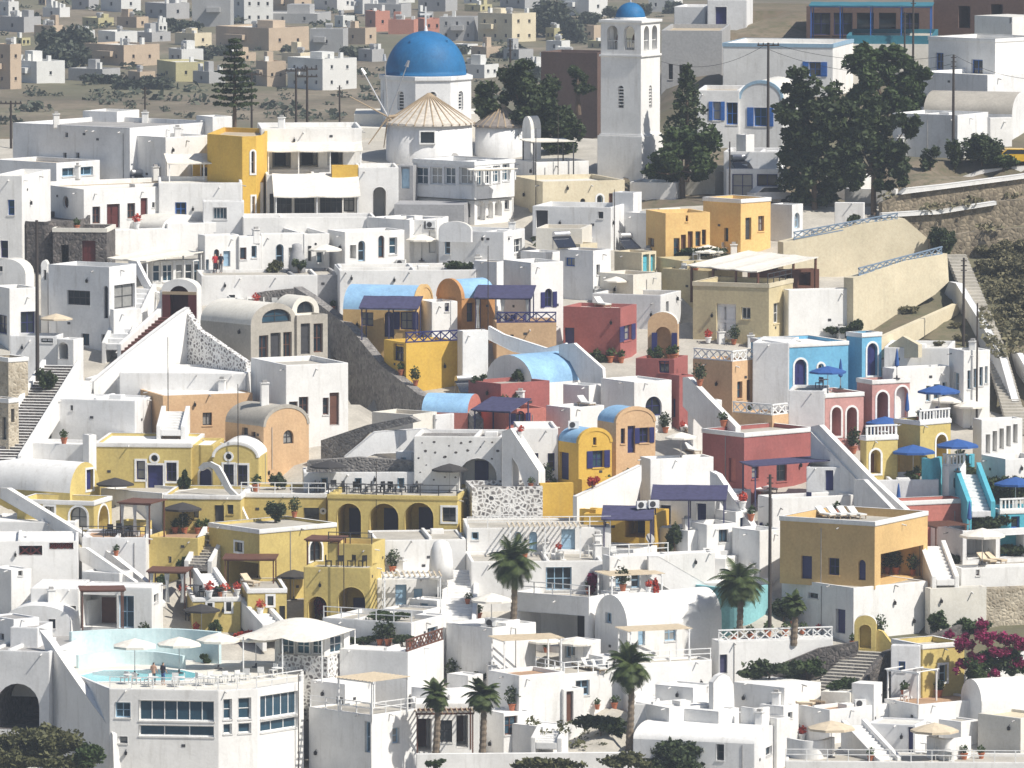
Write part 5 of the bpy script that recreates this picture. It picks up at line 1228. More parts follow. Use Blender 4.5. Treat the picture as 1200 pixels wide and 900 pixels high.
B('white domed cell with one dark window by the pool', 5, 83, 92, 728, 770, 'white', 'L 61 731 8 11 w charcoal', Y=276.8, D=6, roof='vL', rise=1.15, rc='white')
B('grey white cave house with big dark arch at the left edge', -14, 58, 72, 764, 864, 'white2', 'L 21 828 50 54 ar - p=9 i=stonedark', Y=266, D=11.5, rc='roofgrey', par=.2)  # stonedark lining puts the unlit darkness of the arch into its colour
B('stepped grey white block on the cave house', -14, 16, 46, 726, 768, 'white2', 'L 2 746 5 7 w charcoal', Y=271, rc='roofgrey', par=.1)
B('second step block beside the cave house roof', 12, 44, 50, 736, 770, 'white2', '', Y=270, D=4, rc='roofgrey', par=.1)
vwall('white curving stair wall sweeping down to the glazed hotel', (46, 269), (134, 258), '46 738 58 752 78 782 110 828 126 850 132 860 134 915 56 915 56 772', .6, 'white', foot=1)
# pool terrace hotel
hotel = B('white hotel with bands of dark windows below the pool deck', 128, 256, 300, 808, 918, 'white', '0 207 833 88 24 w trimwhite m=5 h=.98 g;0 207 856.5 88 13 w trimwhite m=2 g;1 267 831 10 24 w trimwhite m=0 g;1 287 830 15 25 w trimwhite m=0 g;1 267 854 10 12 w trimwhite m=0 g;1 287 853 15 12 w trimwhite m=0 g;2 327 826 44 27 w trimwhite m=4 h=.98 g;2 327 849 44 13 w trimwhite m=2 g;0 144 832 18 18 w paleblue g;0 144 867 11 8 w charcoal',
  Y=258, foot=[(128, 258.5), (256, 257.5), (302, 258.6), (356, 262.5), (356, 274), (80, 276), (80, 268)], a=0, rc='offwhite', par=.12, fd=2, rail='0:bar:trimwhite 1:bar:trimwhite 2:bar:trimwhite')
curved_wall('tall curved white and turquoise wall behind the pool', (84, 130, 200, 256), 737, 776, (273.5, 275, 275.5, 273.5), .4, 'paleturq')
curved_wall('low curved pale turquoise wall edging the pool', (92, 135, 180, 214), 764, 792, (270.8, 272.8, 272.8, 270.5), .3, 'paleturq')
B('white bar pavilion floor with round stone base by the pool', 325, 384, 408, 770, 800, 'stonewhite', '', Y=268.5, rc='walkway', par=.1)
B('glazed bar room under the white tent roof', 322, 380, 410, 744, 772, 'white', 'L 336 757 16 20 w trimwhite g;L 354 757 16 20 w trimwhite g;L 371 757 14 20 w trimwhite;R 395 755 16 20 w trimwhite g', Y=269.5, rc='white', par=0)
# lower centre-left
B('white house with slit windows and roof pergola at the bottom', 362, 435, 489, 838, 912, 'white', 'L 432 864 9 36 w paleblue;R 464 862 8 18 w paleblue', Y=258.5, a=44, rc='walkway', par=.1, rail='L:bar:trimwhite R:bar:trimwhite')
pergola('white slatted pergola on the slit window house', 394, 436, 480, 800, 258.3, 2.35, 'canvascream', 'slat', a=44, post='trimwhite')
B('shaded white room behind the roof pergola', 364, 404, 440, 802, 840, 'white', 'L 398 827 8 20 w charcoal', Y=264.5, a=44, rc='white', par=.05)
B('white curving house with pale blue window below the garden bed', 378, 482, 526, 730, 806, 'white', 'R 507 745 12 20 w paleblue', Y=272, a=26, rc='walkway', par=.3, rail='L:bar:trimwhite')
B('lower white curving house in front of the blue window', 398, 478, 520, 764, 836, 'white', '', Y=268, a=20, rc='white', par=.1, rail='R:lat:brown')
B('white wall house rising to the chimney cone', 440, 546, 552, 632, 684, 'white', '', Y=290.5, D=7, a=-6, rc='walkway', par=.1)
B('white terrace rooms with blue doors beneath slatted pergola', 442, 524, 530, 678, 722, 'white', 'L 470 697 13 24 d paleblue;L 490 700 10 20 d paleblue;L 515 704 10 18 ar -', Y=284.5, D=6, a=-4, rc='white', par=.1)
pergola('cream slatted pergola by the white steps', 449, 518, 526, 676, 280.5, 2.5, 'canvascream', 'slat', a=-4, D=3.2, post='trimwhite')
stairs('white straight stair climbing beside the slatted pergola', (537, 732, 279), (541, 668, 288), 2.0, 18, 'white', side='white')
B('white house with rooftop boxes left of the pool terrace', 523, 577, 628, 736, 800, 'white', '', Y=273.5, a=42, rc='white', par=.15)
pergola('cream slatted pergola on the rooftop box house', 576, 590, 660, 752, 270, 2.4, 'canvascream', 'slat', a=70, Lm=3, post='trimwhite')
B('tall white wall house with brown door above the small garden', 572, 608, 662, 792, 880, 'white', 'R 624 860 8 27 d brown', Y=266, a=55, rc='deck', par=.3)
B('white block with brown door at the end of the little lane', 648, 660, 684, 808, 862, 'white', 'R 668 828 8 36 d brown', Y=268, a=60, rc='white', par=.1)
B('white lobby with dark openings under a brown pergola', 486, 562, 572, 824, 890, 'white', 'L 497 862 18 40 r brown;L 542 857 14 38 r brown;L 521 857 18 26 w charcoal', Y=263, D=7, a=-4, rc='white', par=.1)
pergola('brown timber pergola between the two small palms', 487, 556, 562, 836, 260.5, 2.4, 'woodtan', 'slat', a=-4, D=2.6, post='brown')
B('white room with brown window right of the brown pergola', 562, 590, 624, 836, 886, 'white', 'R 599 850 15 22 w brown', Y=264, a=55, rc='white', par=.1)
curved_wall('rounded white parapet above the brown pergola', (482, 510, 540, 562), 806, 830, (267, 266, 266.5, 268), .4, 'white')
B('low white garden wall along the bottom centre', 488, 745, 752, 882, 906, 'white', '', Y=256, D=.5, a=-3, rc='white', par=0)
B('white hillside house with arched windows and long railing', 547, 716, 724, 618, 664, 'white', 'L 557 628 8 9 w paleblue;L 607 630 8 14 aw paleblue;L 625 634 9 22 ad paleblue;L 666 632 16 24 d paleblue', Y=292.5, D=7, a=-3, rc='walkway', par=.15, rail='L:bar:trimwhite')
pergola('white slatted pergola on the arched window house', 596, 682, 690, 618, 289.5, 2.4, 'canvascream', 'slat', a=-3, D=3.2, post='trimwhite')
B('white house with wide four pane window behind the palm', 552, 706, 716, 657, 704, 'white', 'L 655 678 30 27 w paleblue m=2;L 692 677 6 12 aw paleblue', Y=285.5, D=7, a=-4, rc='walkway', par=.25)
B('white balcony house with dark open ground floor', 603, 690, 738, 700, 766, 'white', 'L 646 738 78 38 r charcoal p=6', Y=279, a=32, rc='walkway', par=.5, rail='L:bar:trimwhite')
B('white terrace room with pale blue doors behind a thin pergola', 706, 714, 784, 652, 706, 'white', 'R 726 683 9 30 d paleblue;R 745 680 10 18 w paleblue', Y=283.5, a=70, rc='white', par=.25, rail='R:bar:trimwhite')
pergola('thin white pergola before the pale blue doors', 706, 716, 778, 676, 280.5, 2.4, 'canvascream', 'slat', a=70, Lm=3.2, post='trimwhite')
B('white vaulted suite with pale blue windows near the tall palm', 697, 735, 816, 734, 784, 'white', 'L 713 724 7 12 w paleblue;R 752 745 8 22 d paleblue;R 786 741 14 20 w paleblue', Y=276, a=54, roof='vL', rise=2.2, rc='white', D=9)
pergola('cream slatted pergola on the front of the vaulted suite', 732, 738, 810, 741, 272.2, 2.5, 'canvascream', 'slat', a=70, Lm=2.8, post='trimwhite')
B('white pool terrace wall with pale blue door below the loungers', 626, 660, 732, 790, 832, 'white', 'R 683 806 16 18 w paleblue', Y=270, a=58, rc='walkway', par=.15, rail='R:bar:trimwhite L:bar:trimwhite')
B('white terrace wall house below the vaulted suite', 724, 738, 834, 778, 836, 'white', '', Y=271.5, a=68, rc='walkway', par=.15, rail='R:bar:trimwhite')
B('white sloping wall house right of the pale blue doors', 756, 764, 838, 650, 700, 'white', '', Y=287, a=70, rc='white', par=.1)
B('white lower rooms with dark slit beside the dark bush', 738, 784, 838, 830, 872, 'white', '', Y=264, rc='white', par=.1)
# terrace ruins left of the dotted wall
vwall('broken grey stone terrace wall among the ruins', (376, 313), (490, 309), '376 516 430 498 480 488 490 494 430 508 400 526 376 532', .6, 'stonegrey', foot=.8)
vwall('curved white topped ruin wall', (404, 309), (520, 311), '404 524 440 506 500 502 520 512 500 518 440 520 410 532', .5, 'white2', foot=.8)
B('low grey ruin walls with pale steps', 436, 484, 512, 486, 516, 'offwhite', '', Y=314, rc='rooftan', par=.5)
B('pale ruin corner wall with short steps', 472, 510, 546, 486, 506, 'white2', '', Y=316, rc='rooftan', par=.4)
vwall('long dark grey stone stair wall sloping across the middle', (344, 351), (556, 316), '344 336 360 346 410 384 446 428 490 462 546 480 556 492 556 510 490 496 430 486 400 478 404 430 352 380', .8, 'stonegrey', foot=1)
B('long white wall behind the cafe terrace of black chairs', 356, 494, 498, 553, 582, 'white2', 'L 380 566 8 12 w paleblue;L 420 566 8 12 w paleblue;L 470 566 8 12 w paleblue', Y=305.5, D=4, a=-3, rc='stonegrey', par=.2)
vwall('grey dry stone wall above the black chair terrace', (360, 307.5), (520, 306), '360 540 420 536 480 540 520 548 520 558 360 556', .8, 'stonegrey', foot=.6)

# pool, tent roof, stone studs
slab('', hotel.zf+.05, '88 792 120 784 215 784 240 790 225 798 110 800', .3, 'white', 'pool_edge', kind='structure')
slab('', hotel.zf+.054, '93 792 122 785.2 213 785.2 234 790 222 796.8 112 798.6', .02, 'water', 'pool_water', kind='structure')
def tent(label, uL, uC, uR, v, Y, a, h, D=None):
    C, A, L, R = frame(uL, uC, uR, v, Y, a, D); C.z -= h; e = empty('tent_canopy', C, -A, label, 'canopy'); n = 14; vs = []
    for j in range(n+1):
        for i in range(n+1):
            s, t = i/n, j/n; z = h+1.1*sin(pi*s)**.8*sin(pi*t)**.8-.25*(abs(sin(2*pi*s)) if j in (0, n) else 0)
            vs.append((-L*(1-s), R*t, z))
    mb = MB(); mb.add(vs, [(j*(n+1)+i, j*(n+1)+i+1, (j+1)*(n+1)+i+1, (j+1)*(n+1)+i) for j in range(n) for i in range(n)]); mb.build('membrane', 'canvas', e, True)
    for x in (-L+.1, -L*.5, -.1):
        for y in (.1, R-.1): p = MB(); p.tube([(x, y, -.6), (x, y, h)], [.06, .05], 8); p.build('post', 'trimwhite', e)
tent('white stretched tent roof over the glazed pool bar', 283, 378, 412, 750, 266, 20, 2.6, 7)
dw = HOUSES['dotwall']; rg_ = random.Random(5); mb_ = MB()
_pts = []
for _ in range(600):
    s_, z_ = rg_.uniform(.3, dw.len[0]-.3), rg_.uniform(.4, dw.H-.25)
    if any((s_-a_)**2+(z_-b_)**2 < .5 for a_, b_ in _pts): continue
    _pts.append((s_, z_))
    if any(pin(inset2(h_, -.25), s_, z_) for h_ in dw.holes.get(0, [])): continue
    r_ = rg_.uniform(.07, .15); n_ = 7; pr_ = [(s_+r_*rg_.uniform(.8, 1.15)*cos(2*pi*k/n_), z_+r_*.8*rg_.uniform(.8, 1.15)*sin(2*pi*k/n_)) for k in range(n_)]
    mb_.extr(pr_, dw.fn[0], -.012, .02)
mb_.build('stud_stone', 'stonedark', dw.e, kind='stuff')

# small rooms and walls between the larger houses
B('low white store with pale door left of the straight stair', 480, 512, 528, 704, 728, 'white', 'L 497 716 9 18 d paleblue', Y=281, rc='white', par=.1)
B('white planter wall before the slatted pergola', 448, 496, 516, 716, 732, 'white', '', Y=278, rc='walkway', par=.15)
B('white step block on the curving house roof', 486, 512, 524, 722, 740, 'white', '', Y=276, rc='white', par=.1)
B('small white cabin with slit window by the brown lattice', 524, 548, 566, 792, 822, 'white', 'R 557 806 5 8 w charcoal', Y=269.5, rc='white', par=.1)
B('low white wall block left of the little lane', 600, 636, 660, 852, 872, 'white', '', Y=262.5, rc='white', par=.05)
stairs('short white steps at the end of the little lane', (640, 872, 260.5), (648, 856, 263), 1.6, 6, 'white', side='white')
B('white bath house with two slits beside the vaulted suite', 690, 706, 726, 770, 796, 'white', 'R 712 780 4 8 w charcoal;R 720 779 4 8 w charcoal', Y=272.5, rc='white', par=.1)
B('low white pool kiosk under the parasols', 655, 684, 704, 752, 776, 'white2', 'L 668 764 12 14 w paleblue', Y=275, rc='white', par=.05)
B('white laundry block on the balcony house roof', 704, 724, 738, 694, 712, 'white', '', Y=281, rc='white', par=.1)
B('white stepped wall below the lattice parapet house', 96, 140, 156, 672, 692, 'white', '', Y=286, rc='white', par=.1)
B('white niche wall left of the domed cell', 70, 104, 118, 704, 736, 'white', 'L 86 722 8 14 ar -', Y=281.5, rc='white', par=.1)
B('small ochre store beneath the curtained terrace awning', 136, 164, 178, 612, 634, 'ochre', 'L 150 624 9 16 d charcoal', Y=296.5, rc='walkway', par=.2)
B('low white seat wall in front of the triple window', 118, 190, 232, 578, 592, 'white', '', Y=303, rc='walkway', par=.2)
B('ochre planter wall beside the white curling rail', 236, 262, 276, 588, 602, 'ochre', '', Y=300.6, rc='walkway', par=.2)
B('white wash house left of the dotted arch wall', 464, 482, 490, 530, 552, 'white2', 'L 473 542 6 12 d paleblue', Y=308, rc='rooftan', par=.2)

# ---------------------------------------------------------------- the hillside itself, cut in where houses stand
def make_ground():
    ys = [120+8*i for i in range(15)] + [238+2.0*i for i in range(136)] + [510+8*i for i in range(14)] + [630+30*i for i in range(24)] + [1400, 1600, 2200, 3200, 4800, 7000]
    xs = sorted(set([-4000, -2000, -1000, -500, -300, -200, -150, -120] + [-100+2.5*i for i in range(81)] + [120, 150, 200, 300, 500, 1000, 2000, 4000]))
    mb = MB(); nx = len(xs)
    for y in ys:
        for x in xs:
            z = ground(x, y); u = CX+F*x/(y-YC+4)
            off = 1.0 if (y < 425 and u < 1040) else .25
            if y > 430 and u < 800: off = 0
            z = z-off+hnoise(x, y)*.25
            if 225 < y < 480 and abs(x) < 75:
                for (bx0, by0, bx1, by1, pl, cz) in CARVE:
                    if cz < z and bx0 < x < bx1 and by0-5 < y < by1 and any(pin(pl, x, y+k) for k in (0, 2.4, 4.8)): z = cz
            mb.v.append((x, y, z))
    for j in range(len(ys)-1):
        for i in range(nx-1):
            x = (xs[i]+xs[i+1])/2; y = (ys[j]+ys[j+1])/2; u, v = pix((x, y, ground(x, y)))
            town = (y < 420 and -400 < u < 1035+hnoise(x, y)*25 and not (u > 725 and v < 232)) or (470 < v < 650 and y < 400) or (v > 805 and y < 400)
            if y < 250: town = False
            mb.f.append((j*nx+i, j*nx+i+1, (j+1)*nx+i+1, (j+1)*nx+i)); mb.m.append(1 if town else 0)
    o = mb.build('ground', ['earth', 'walkway'], None, True); o['kind'] = 'structure'
    return o
make_ground()

# ---------------------------------------------------------------- small things: placed on whatever surface is seen at a pixel
bpy.context.view_layer.update()
OWN = []
def surface():
    vs, fs = [], []
    for o in bpy.data.objects:
        if o.type != 'MESH' or o.name.split('.')[0] in ('railing', 'curtain', 'slat', 'beam', 'post', 'membrane', 'awning', 'sail_pole'): continue
        m = o.matrix_world; b = len(vs); OWN.append((len(fs), o))
        vs += [m @ v.co for v in o.data.vertices]; fs += [tuple(i+b for i in p.vertices) for p in o.data.polygons]
    return BVHTree.FromPolygons(vs, fs)
TREE = surface()
def spot(u, v, push=.45):
    """floor point seen at a pixel; in front of the wall when the pixel shows a wall"""
    d = ray(u, v).normalized(); O = Vector((0, YC, ZC))
    h, n, i, t = TREE.ray_cast(O, d, 3000)
    if h is None: return W(u, v, T(v))
    if abs(n.z) > .6: return h
    q = h-Vector((d.x, d.y, 0)).normalized()*push+Vector((0, 0, .15))
    g, n2, i2, t2 = TREE.ray_cast(q, Vector((0, 0, -1)), 60)
    return g if g is not None else h
def under(u, v):
    """label of the thing seen at a pixel"""
    h, n, i, t = TREE.ray_cast(Vector((0, YC, ZC)), ray(u, v).normalized(), 3000)
    if i is None: return ''
    k = 0
    for a, o in OWN:
        if a > i: break
        k = o
    while k.parent: k = k.parent
    return k.get('label', 'paved slope')
def onto(pre, u, v):
    return ' '.join((pre+' '+under(u, v)).split()[:16])
def place(proto, u, v, rz, label, cat, group=None, sc=1.0, at=None):
    first = not proto.get('used')
    o = proto if first else copy_tree(proto)
    if first: proto['used'] = 1
    else:
        if 'used' in o: del o['used']
    o.location = at if at is not None else spot(u, v); o.rotation_euler = (0, 0, rz); o.scale = (sc, sc, sc)
    o['label'] = label; o['category'] = cat
    if group: o['group'] = group
    elif 'group' in o: del o['group']
    return o
rnd = random.Random(11)
def umbrella_proto(canopy, n=8, r=1.45, closed=False, square=False):
    e = empty('parasol', (0, 0, -50)); n = 4 if square else n
    p = MB(); p.tube([(0, 0, 0), (0, 0, 2.5)], [.035, .03], 8); p.build('pole', 'steel', e)
    b = MB(); b.lathe([(.3, 0), (.3, .06), (.08, .1), (.06, .3)], 12); b.build('base', 'charcoal', e)
    c = MB()
    if closed: c.lathe([(.05, 1.0), (.2, 1.15), (.17, 1.6), (.1, 2.2), (.03, 2.6)], 10)
    else:
        vs = [(0, 0, 2.62)]; off = pi/4 if square else 0
        for k in range(n): t = 2*pi*k/n+off; vs.append((r*.55*cos(t), r*.55*sin(t), 2.38))
        for k in range(n): t = 2*pi*k/n+off; vs.append((r*cos(t), r*sin(t), 2.12))
        for k in range(n): t = 2*pi*k/n+off; vs.append((r*1.0*cos(t), r*1.0*sin(t), 1.96))
        fs = [(0, 1+k, 1+(k+1) % n) for k in range(n)]
        for j in range(2): fs += [(1+j*n+k, 1+j*n+n+k, 1+j*n+n+(k+1) % n, 1+j*n+(k+1) % n) for k in range(n)]
        c.add(vs, fs)
        for k in range(n):
            t = 2*pi*k/n+off; rb = MB(); rb.bar((r*.97*cos(t), r*.97*sin(t), 2.08), (.05, 0, 2.5), .03, .03); rb.build('rib', 'steel', e)
    c.build('canopy', canopy, e)
    return e
U = {'white': umbrella_proto('canvas', r=1.6), 'cream': umbrella_proto('canvascream', r=1.7), 'black': umbrella_proto('canvasblack', r=1.6), 'blue': umbrella_proto('canvasblue', r=1.7),
     'closed': umbrella_proto('canvasblue', closed=True)}
def umbs(kind, txt, label, group, sc=1.0, drop=33):
    for k, t in enumerate(txt.split(';')):
        u, v = map(float, t.split()[:2]); place(U[kind], u, v+drop, rnd.random(), label, 'parasol', group, sc)
umbs('white', '158 765;210 763;256 758;300 756', 'white parasol standing on the tan pool deck', 'parasols on the pool deck', 1.05, 26)
umbs('white', '576 700', 'white parasol beside the tall palm and the white stair', None)
umbs('white', '676 744;641 750', 'white parasol on the pool terrace next to the vaulted suite', 'parasols by the vaulted suite', .9, 30)
umbs('cream', '974 858;1095 862', 'cream parasol in the bottom right courtyard', 'parasols in the courtyard', 1.05, 24)
umbs('white', '1151 629', 'white parasol on the terrace before the dark tavern', None, 1.1)
umbs('white', '381 291', 'white parasol before the six pane window on the long terrace', None, .9, 25)
umbs('white', '494 284', 'white parasol in the small yard left of the humped parapet', None, .9, 22)
umbs('white', '829 270', 'white parasol in front of the orange house wing', None, 1.0, 26)
umbs('white', '722 310', 'white parasol beside the turquoise double door', None, .7, 20)
umbs('cream', '66 366', 'cream parasol beside the utility pole and the four pane window house', None, .8, 26)
umbs('white', '1138 462;1112 462', 'white parasol before the white hotel end wing', 'parasols before the white hotel', .9, 20)
umbs('white', '798 512', 'white parasol left of the weathered red house', None, .8, 22)
umbs('black', '135 546;214 551', 'dark parasol in front of the triple window ochre house', 'dark parasols of the upper ochre house', .95, 30)
umbs('black', '527 541', 'dark parasol at the wide dotted arch', None, .9, 26)
umbs('black', '236 675', 'dark parasol next to the small white spiral like stair', None, .9)
umbs('black', '344 594;385 548', 'dark parasol on the garden side of the ochre terrace wall', 'dark parasols by the ochre terrace', .9, 26)
umbs('blue', '970 433', 'open blue parasol before the sky blue arched house', None, .9, 22)
umbs('blue', '1037 483', 'open blue parasol before the taller pink arches', None, .95, 22)
umbs('blue', '1100 467', 'open blue parasol on the yellow arch terrace beside the white hotel', None, 1.0, 22)
umbs('blue', '1070 534', 'open blue parasol beside the curved turquoise balcony', None, 1.05, 26)
umbs('blue', '1122 529', 'open blue parasol beside the dark tree and yellow arch', None, 1.0, 24)
umbs('blue', '1190 568', 'open blue parasol amid the vines at the right edge', None, 1.0, 24)
umbs('closed', '985 440', 'folded blue parasol before the sky blue arched house', None, .95, 16)
umbs('closed', '1022 494', 'folded blue parasol next to the taller pink arches', None, .95, 14)
umbs('closed', '1051 422', 'folded blue parasol on the roof terrace of the pink arches', None, .95, 12)
umbs('closed', '1063 476', 'folded blue parasol beside the yellow arch terrace pots', None, .95, 14)
umbs('closed', '1053 550', 'folded blue parasol in the yellow stair recess', None, .95, 14)
umbs('closed', '1136 597', 'folded blue parasol at the foot of the turquoise stair', None, .95, 16)

def lounger_proto(mat):
    e = empty('sun_lounger', (0, 0, -50))
    f = MB(); f.box(-.32, .32, -.95, .95, .24, .30); f.build('frame', 'woodtan', e)
    for sx in (-1, 1):
        for y in (-.85, .75):
            l = MB(); l.box(sx*.27-.03, sx*.27+.03, y-.03, y+.03, 0, .26); l.build('leg', 'woodtan', e)
    m = MB(); m.box(-.31, .31, -.95, .3, .30, .40); m.build('mattress', mat, e)
    b = MB(); b.add([(-.31, .3, .3), (.31, .3, .3), (.31, .95, .75), (-.31, .95, .75), (-.31, .25, .4), (.31, .25, .4), (.31, .9, .86), (-.31, .9, .86)], [(3,2,1,0),(4,5,6,7),(0,1,5,4),(1,2,6,5),(2,3,7,6),(3,0,4,7)]); b.build('backrest', mat, e)
    return e
LG = {'white': lounger_proto('cloth_white'), 'cream': lounger_proto('canvascream')}
def loungers(txt, rz, label, group, kind='white', sc=1.0):
    for t in txt.split(';'):
        u, v = map(float, t.split()); place(LG[kind], u, v, rz+rnd.uniform(-.12, .12), label, 'sun lounger', group, sc)
loungers('967 607;980 607;992 607;1004 607', .5, 'white sun lounger on the roof of the large ochre house', 'loungers on the ochre roof')
loungers('940 824;955 826', 1.2, 'cream sun lounger on the tan deck by the white cube house', 'loungers on the tan deck', 'cream')
loungers('666 775;678 776;691 773;702 771', .4, 'white sun lounger beside the small pool of the vaulted suite', 'loungers by the vaulted suite')
loungers('621 508;636 505', .5, 'white sun lounger next to the red front house', 'loungers by the red front house')
loungers('677 478;687 475;697 472', .5, 'white sun lounger on the stepped sun terrace under the blue vault', 'loungers on the stepped terrace')
loungers('706 356;713 355', .6, 'white sun lounger on the dark red roof terrace', 'loungers on the dark red roof')
loungers('277 686;293 686', .5, 'cream sun lounger under the tall ochre corner block', 'loungers of the ochre hotel', 'cream')
loungers('803 493;812 494', .5, 'white sun lounger left of the weathered red house roof', 'loungers left of the red house')
loungers('891 520;900 519', .5, 'white sun lounger on the weathered red house roof', 'loungers on the red house roof')
loungers('910 596;940 592', .5, 'cream sun lounger before the weathered red house', 'loungers before the red house', 'cream')
loungers('1156 657;1167 655', .6, 'cream sun lounger on the terrace with wall lamps', 'loungers on the wall lamp terrace', 'cream')
def chair_proto(mat):
    e = empty('chair', (0, 0, -50)); s = MB(); s.box(-.24, .24, -.24, .24, .42, .47); s.build('seat', mat, e)
    b = MB(); b.box(-.24, .24, .2, .25, .5, .9); b.build('backrest', mat, e)
    for x in (-.21, .21):
        for y in (-.21, .21): l = MB(); l.box(x-.025, x+.025, y-.025, y+.025, 0, .43 if y < 0 else .55); l.build('leg', mat, e)
    return e
def table_proto(mat):
    e = empty('table', (0, 0, -50)); s = MB(); s.lathe([(.42, .7), (.42, .75)], 16); s.build('top', mat, e)
    l = MB(); l.tube([(0, 0, .02), (0, 0, .72)], [.04, .04], 8); l.build('stem', mat, e); b = MB(); b.lathe([(.25, 0), (.25, .03), (.05, .06)], 12); b.build('foot', mat, e)
    return e
CH = {'black': chair_proto('black'), 'white': chair_proto('cloth_white'), 'navy': chair_proto('navy')}; TB = {'black': table_proto('charcoal'), 'white': table_proto('cloth_white')}
def seating(txt, kind, label, group, tk=None):
    for t in txt.split(';'):
        u, v = map(float, t.split()); place(CH[kind], u, v, rnd.uniform(0, 6.28), label.replace('%', 'chair'), 'chair', group+' chairs')
        if tk and rnd.random() < .5: place(TB[tk], u+5, v+2, 0, label.replace('%', 'table'), 'table', group+' tables')
seating('366 576;378 577;392 576;405 577;418 576;432 577;446 576;459 577;472 576;485 576', 'black', 'black % on the terrace above the ochre arcade', 'arcade terrace', 'black')
seating('146 800;160 802;174 803;205 803;220 803;234 802;248 801;262 800;276 799;290 797;306 795;320 792;335 789', 'white', 'white % along the rail of the pool deck', 'pool deck', 'white')
seating('150 628;160 629;138 627;128 628', 'black', 'black % on the terrace by the arched ochre window', 'arched window terrace', 'black')
seating('208 694;222 695;236 694;250 692', 'black', 'black % under the curtained garden awning', 'garden awning', 'black')
seating('300 672;312 673;288 672', 'black', 'black % under the awning of the tall ochre block', 'ochre block', 'black')
seating('385 664;398 664;412 664;425 663', 'black', 'black % on the ochre balcony above the great arch', 'ochre balcony', None)
seating('640 655;655 654;700 652;720 650;690 652', 'white', 'white % behind the long railing of the hillside house', 'long railing', 'white')
seating('1020 828;1032 826;1048 824;1060 822', 'white', 'white % under the white pergola frame', 'pergola frame', 'white')
seating('1080 880;1095 882;1110 880', 'white', 'white % beneath the cream courtyard parasol', 'courtyard', 'white')
seating('890 585;905 586;920 585;934 583;946 580', 'navy', 'navy % beneath the wide purple awning', 'wide purple awning', 'white')
seating('590 376;600 377;612 376', 'navy', 'navy % beneath the curtained purple awning', 'curtained purple awning', 'white')
seating('960 452;975 450;1000 448;1012 446', 'navy', 'navy % before the sky blue arches', 'sky blue terrace', 'white')
seating('1085 490;1096 489;1106 487;1042 506;1030 508', 'navy', 'navy % on the blue parasol terraces', 'blue parasol terrace', 'white')
seating('265 333;275 332;290 331;312 330;322 329', 'white', 'white % along the edge of the long terrace', 'long terrace', 'white')
seating('800 306;815 303;840 300;850 296', 'white', 'white % beside the orange house', 'orange house', 'white')

# ---------------------------------------------------------------- plants
def leaves(mb, c, rx, ry, rz, n, size, rg, shell=.55, tri=False):
    for _ in range(n):
        t, p = rg.uniform(0, 2*pi), math.acos(rg.uniform(-1, 1)); r = shell+(1-shell)*rg.random()**.6
        r *= 1+.16*sin(3*t+c[0])+.12*sin(5*p+c[1])
        x, y, z = c[0]+rx*r*sin(p)*cos(t), c[1]+ry*r*sin(p)*sin(t), c[2]+rz*r*cos(p)
        a = Vector((rg.gauss(0, 1), rg.gauss(0, 1), rg.gauss(0, .6))).normalized(); b = a.orthogonal().normalized()
        b.rotate(Matrix.Rotation(rg.uniform(0, 6.28), 3, a)); s = size*rg.uniform(.6, 1.4); k = a*s; m = b*s*.55; o = Vector((x, y, z))
        mb.add([o-k, o+m, o+k, o-m], [(0, 1, 2, 3)])
def bush(u, v, rx, ry, mat, label, Y=None, name='shrub', cat='shrub', size=None, dens=1.0, group=None, stem=True, snap=True):
    if snap:
        b = spot(u, v+ry*.92, .3+rx*.02); Yh = b.y
        if Y is not None and (Yh > Y+9 or Yh < Y-9): b = W(u, v+ry, Y); g = TREE.ray_cast(b+Vector((0, 0, 1)), Vector((0, 0, -1)), 8)[0]; b = g or b
    else: b = W(u, v+ry, Y)
    s = F/(b.y-YC); RX, RZ = rx/s, ry/s; RY = min(RX, max(RZ, .5)*1.3)
    H = RZ*1.0
    e = empty(name, b, 0, label, cat, group); rg = random.Random(int(u*7+v*13))
    size = size or max(.10, min(.24, .13*max(RX, RZ)**.5)); mb = MB()
    nb = max(4, int(6+RX*RZ*1.6)); nb = min(nb, 30)
    n = int(min(9000, dens*30*(RX*RZ)/(size*size)/nb)+20)
    for k in range(nb):
        t = 2.399*k+rg.random(); q = ((k+.5)/nb)**.5*.72; f = rg.uniform(.30, .48)
        cc = (RX*q*cos(t), RY*q*sin(t), H+RZ*(rg.uniform(-.75, .35)+.25*(1-q))); cc = (cc[0], cc[1], max(cc[2], RZ*f*.5))
        leaves(mb, cc, RX*f, RY*f, RZ*f*1.1, n, size, rg, .35)
    mb.build('foliage', mat, e)
    if stem:
        st = MB(); st.tube([(0, 0, -.6), (RX*.05, 0, H*.4), (-RX*.05, 0, H*.8)], [.10, .08, .04], 6); st.build('stem', 'trunk', e)
    return e
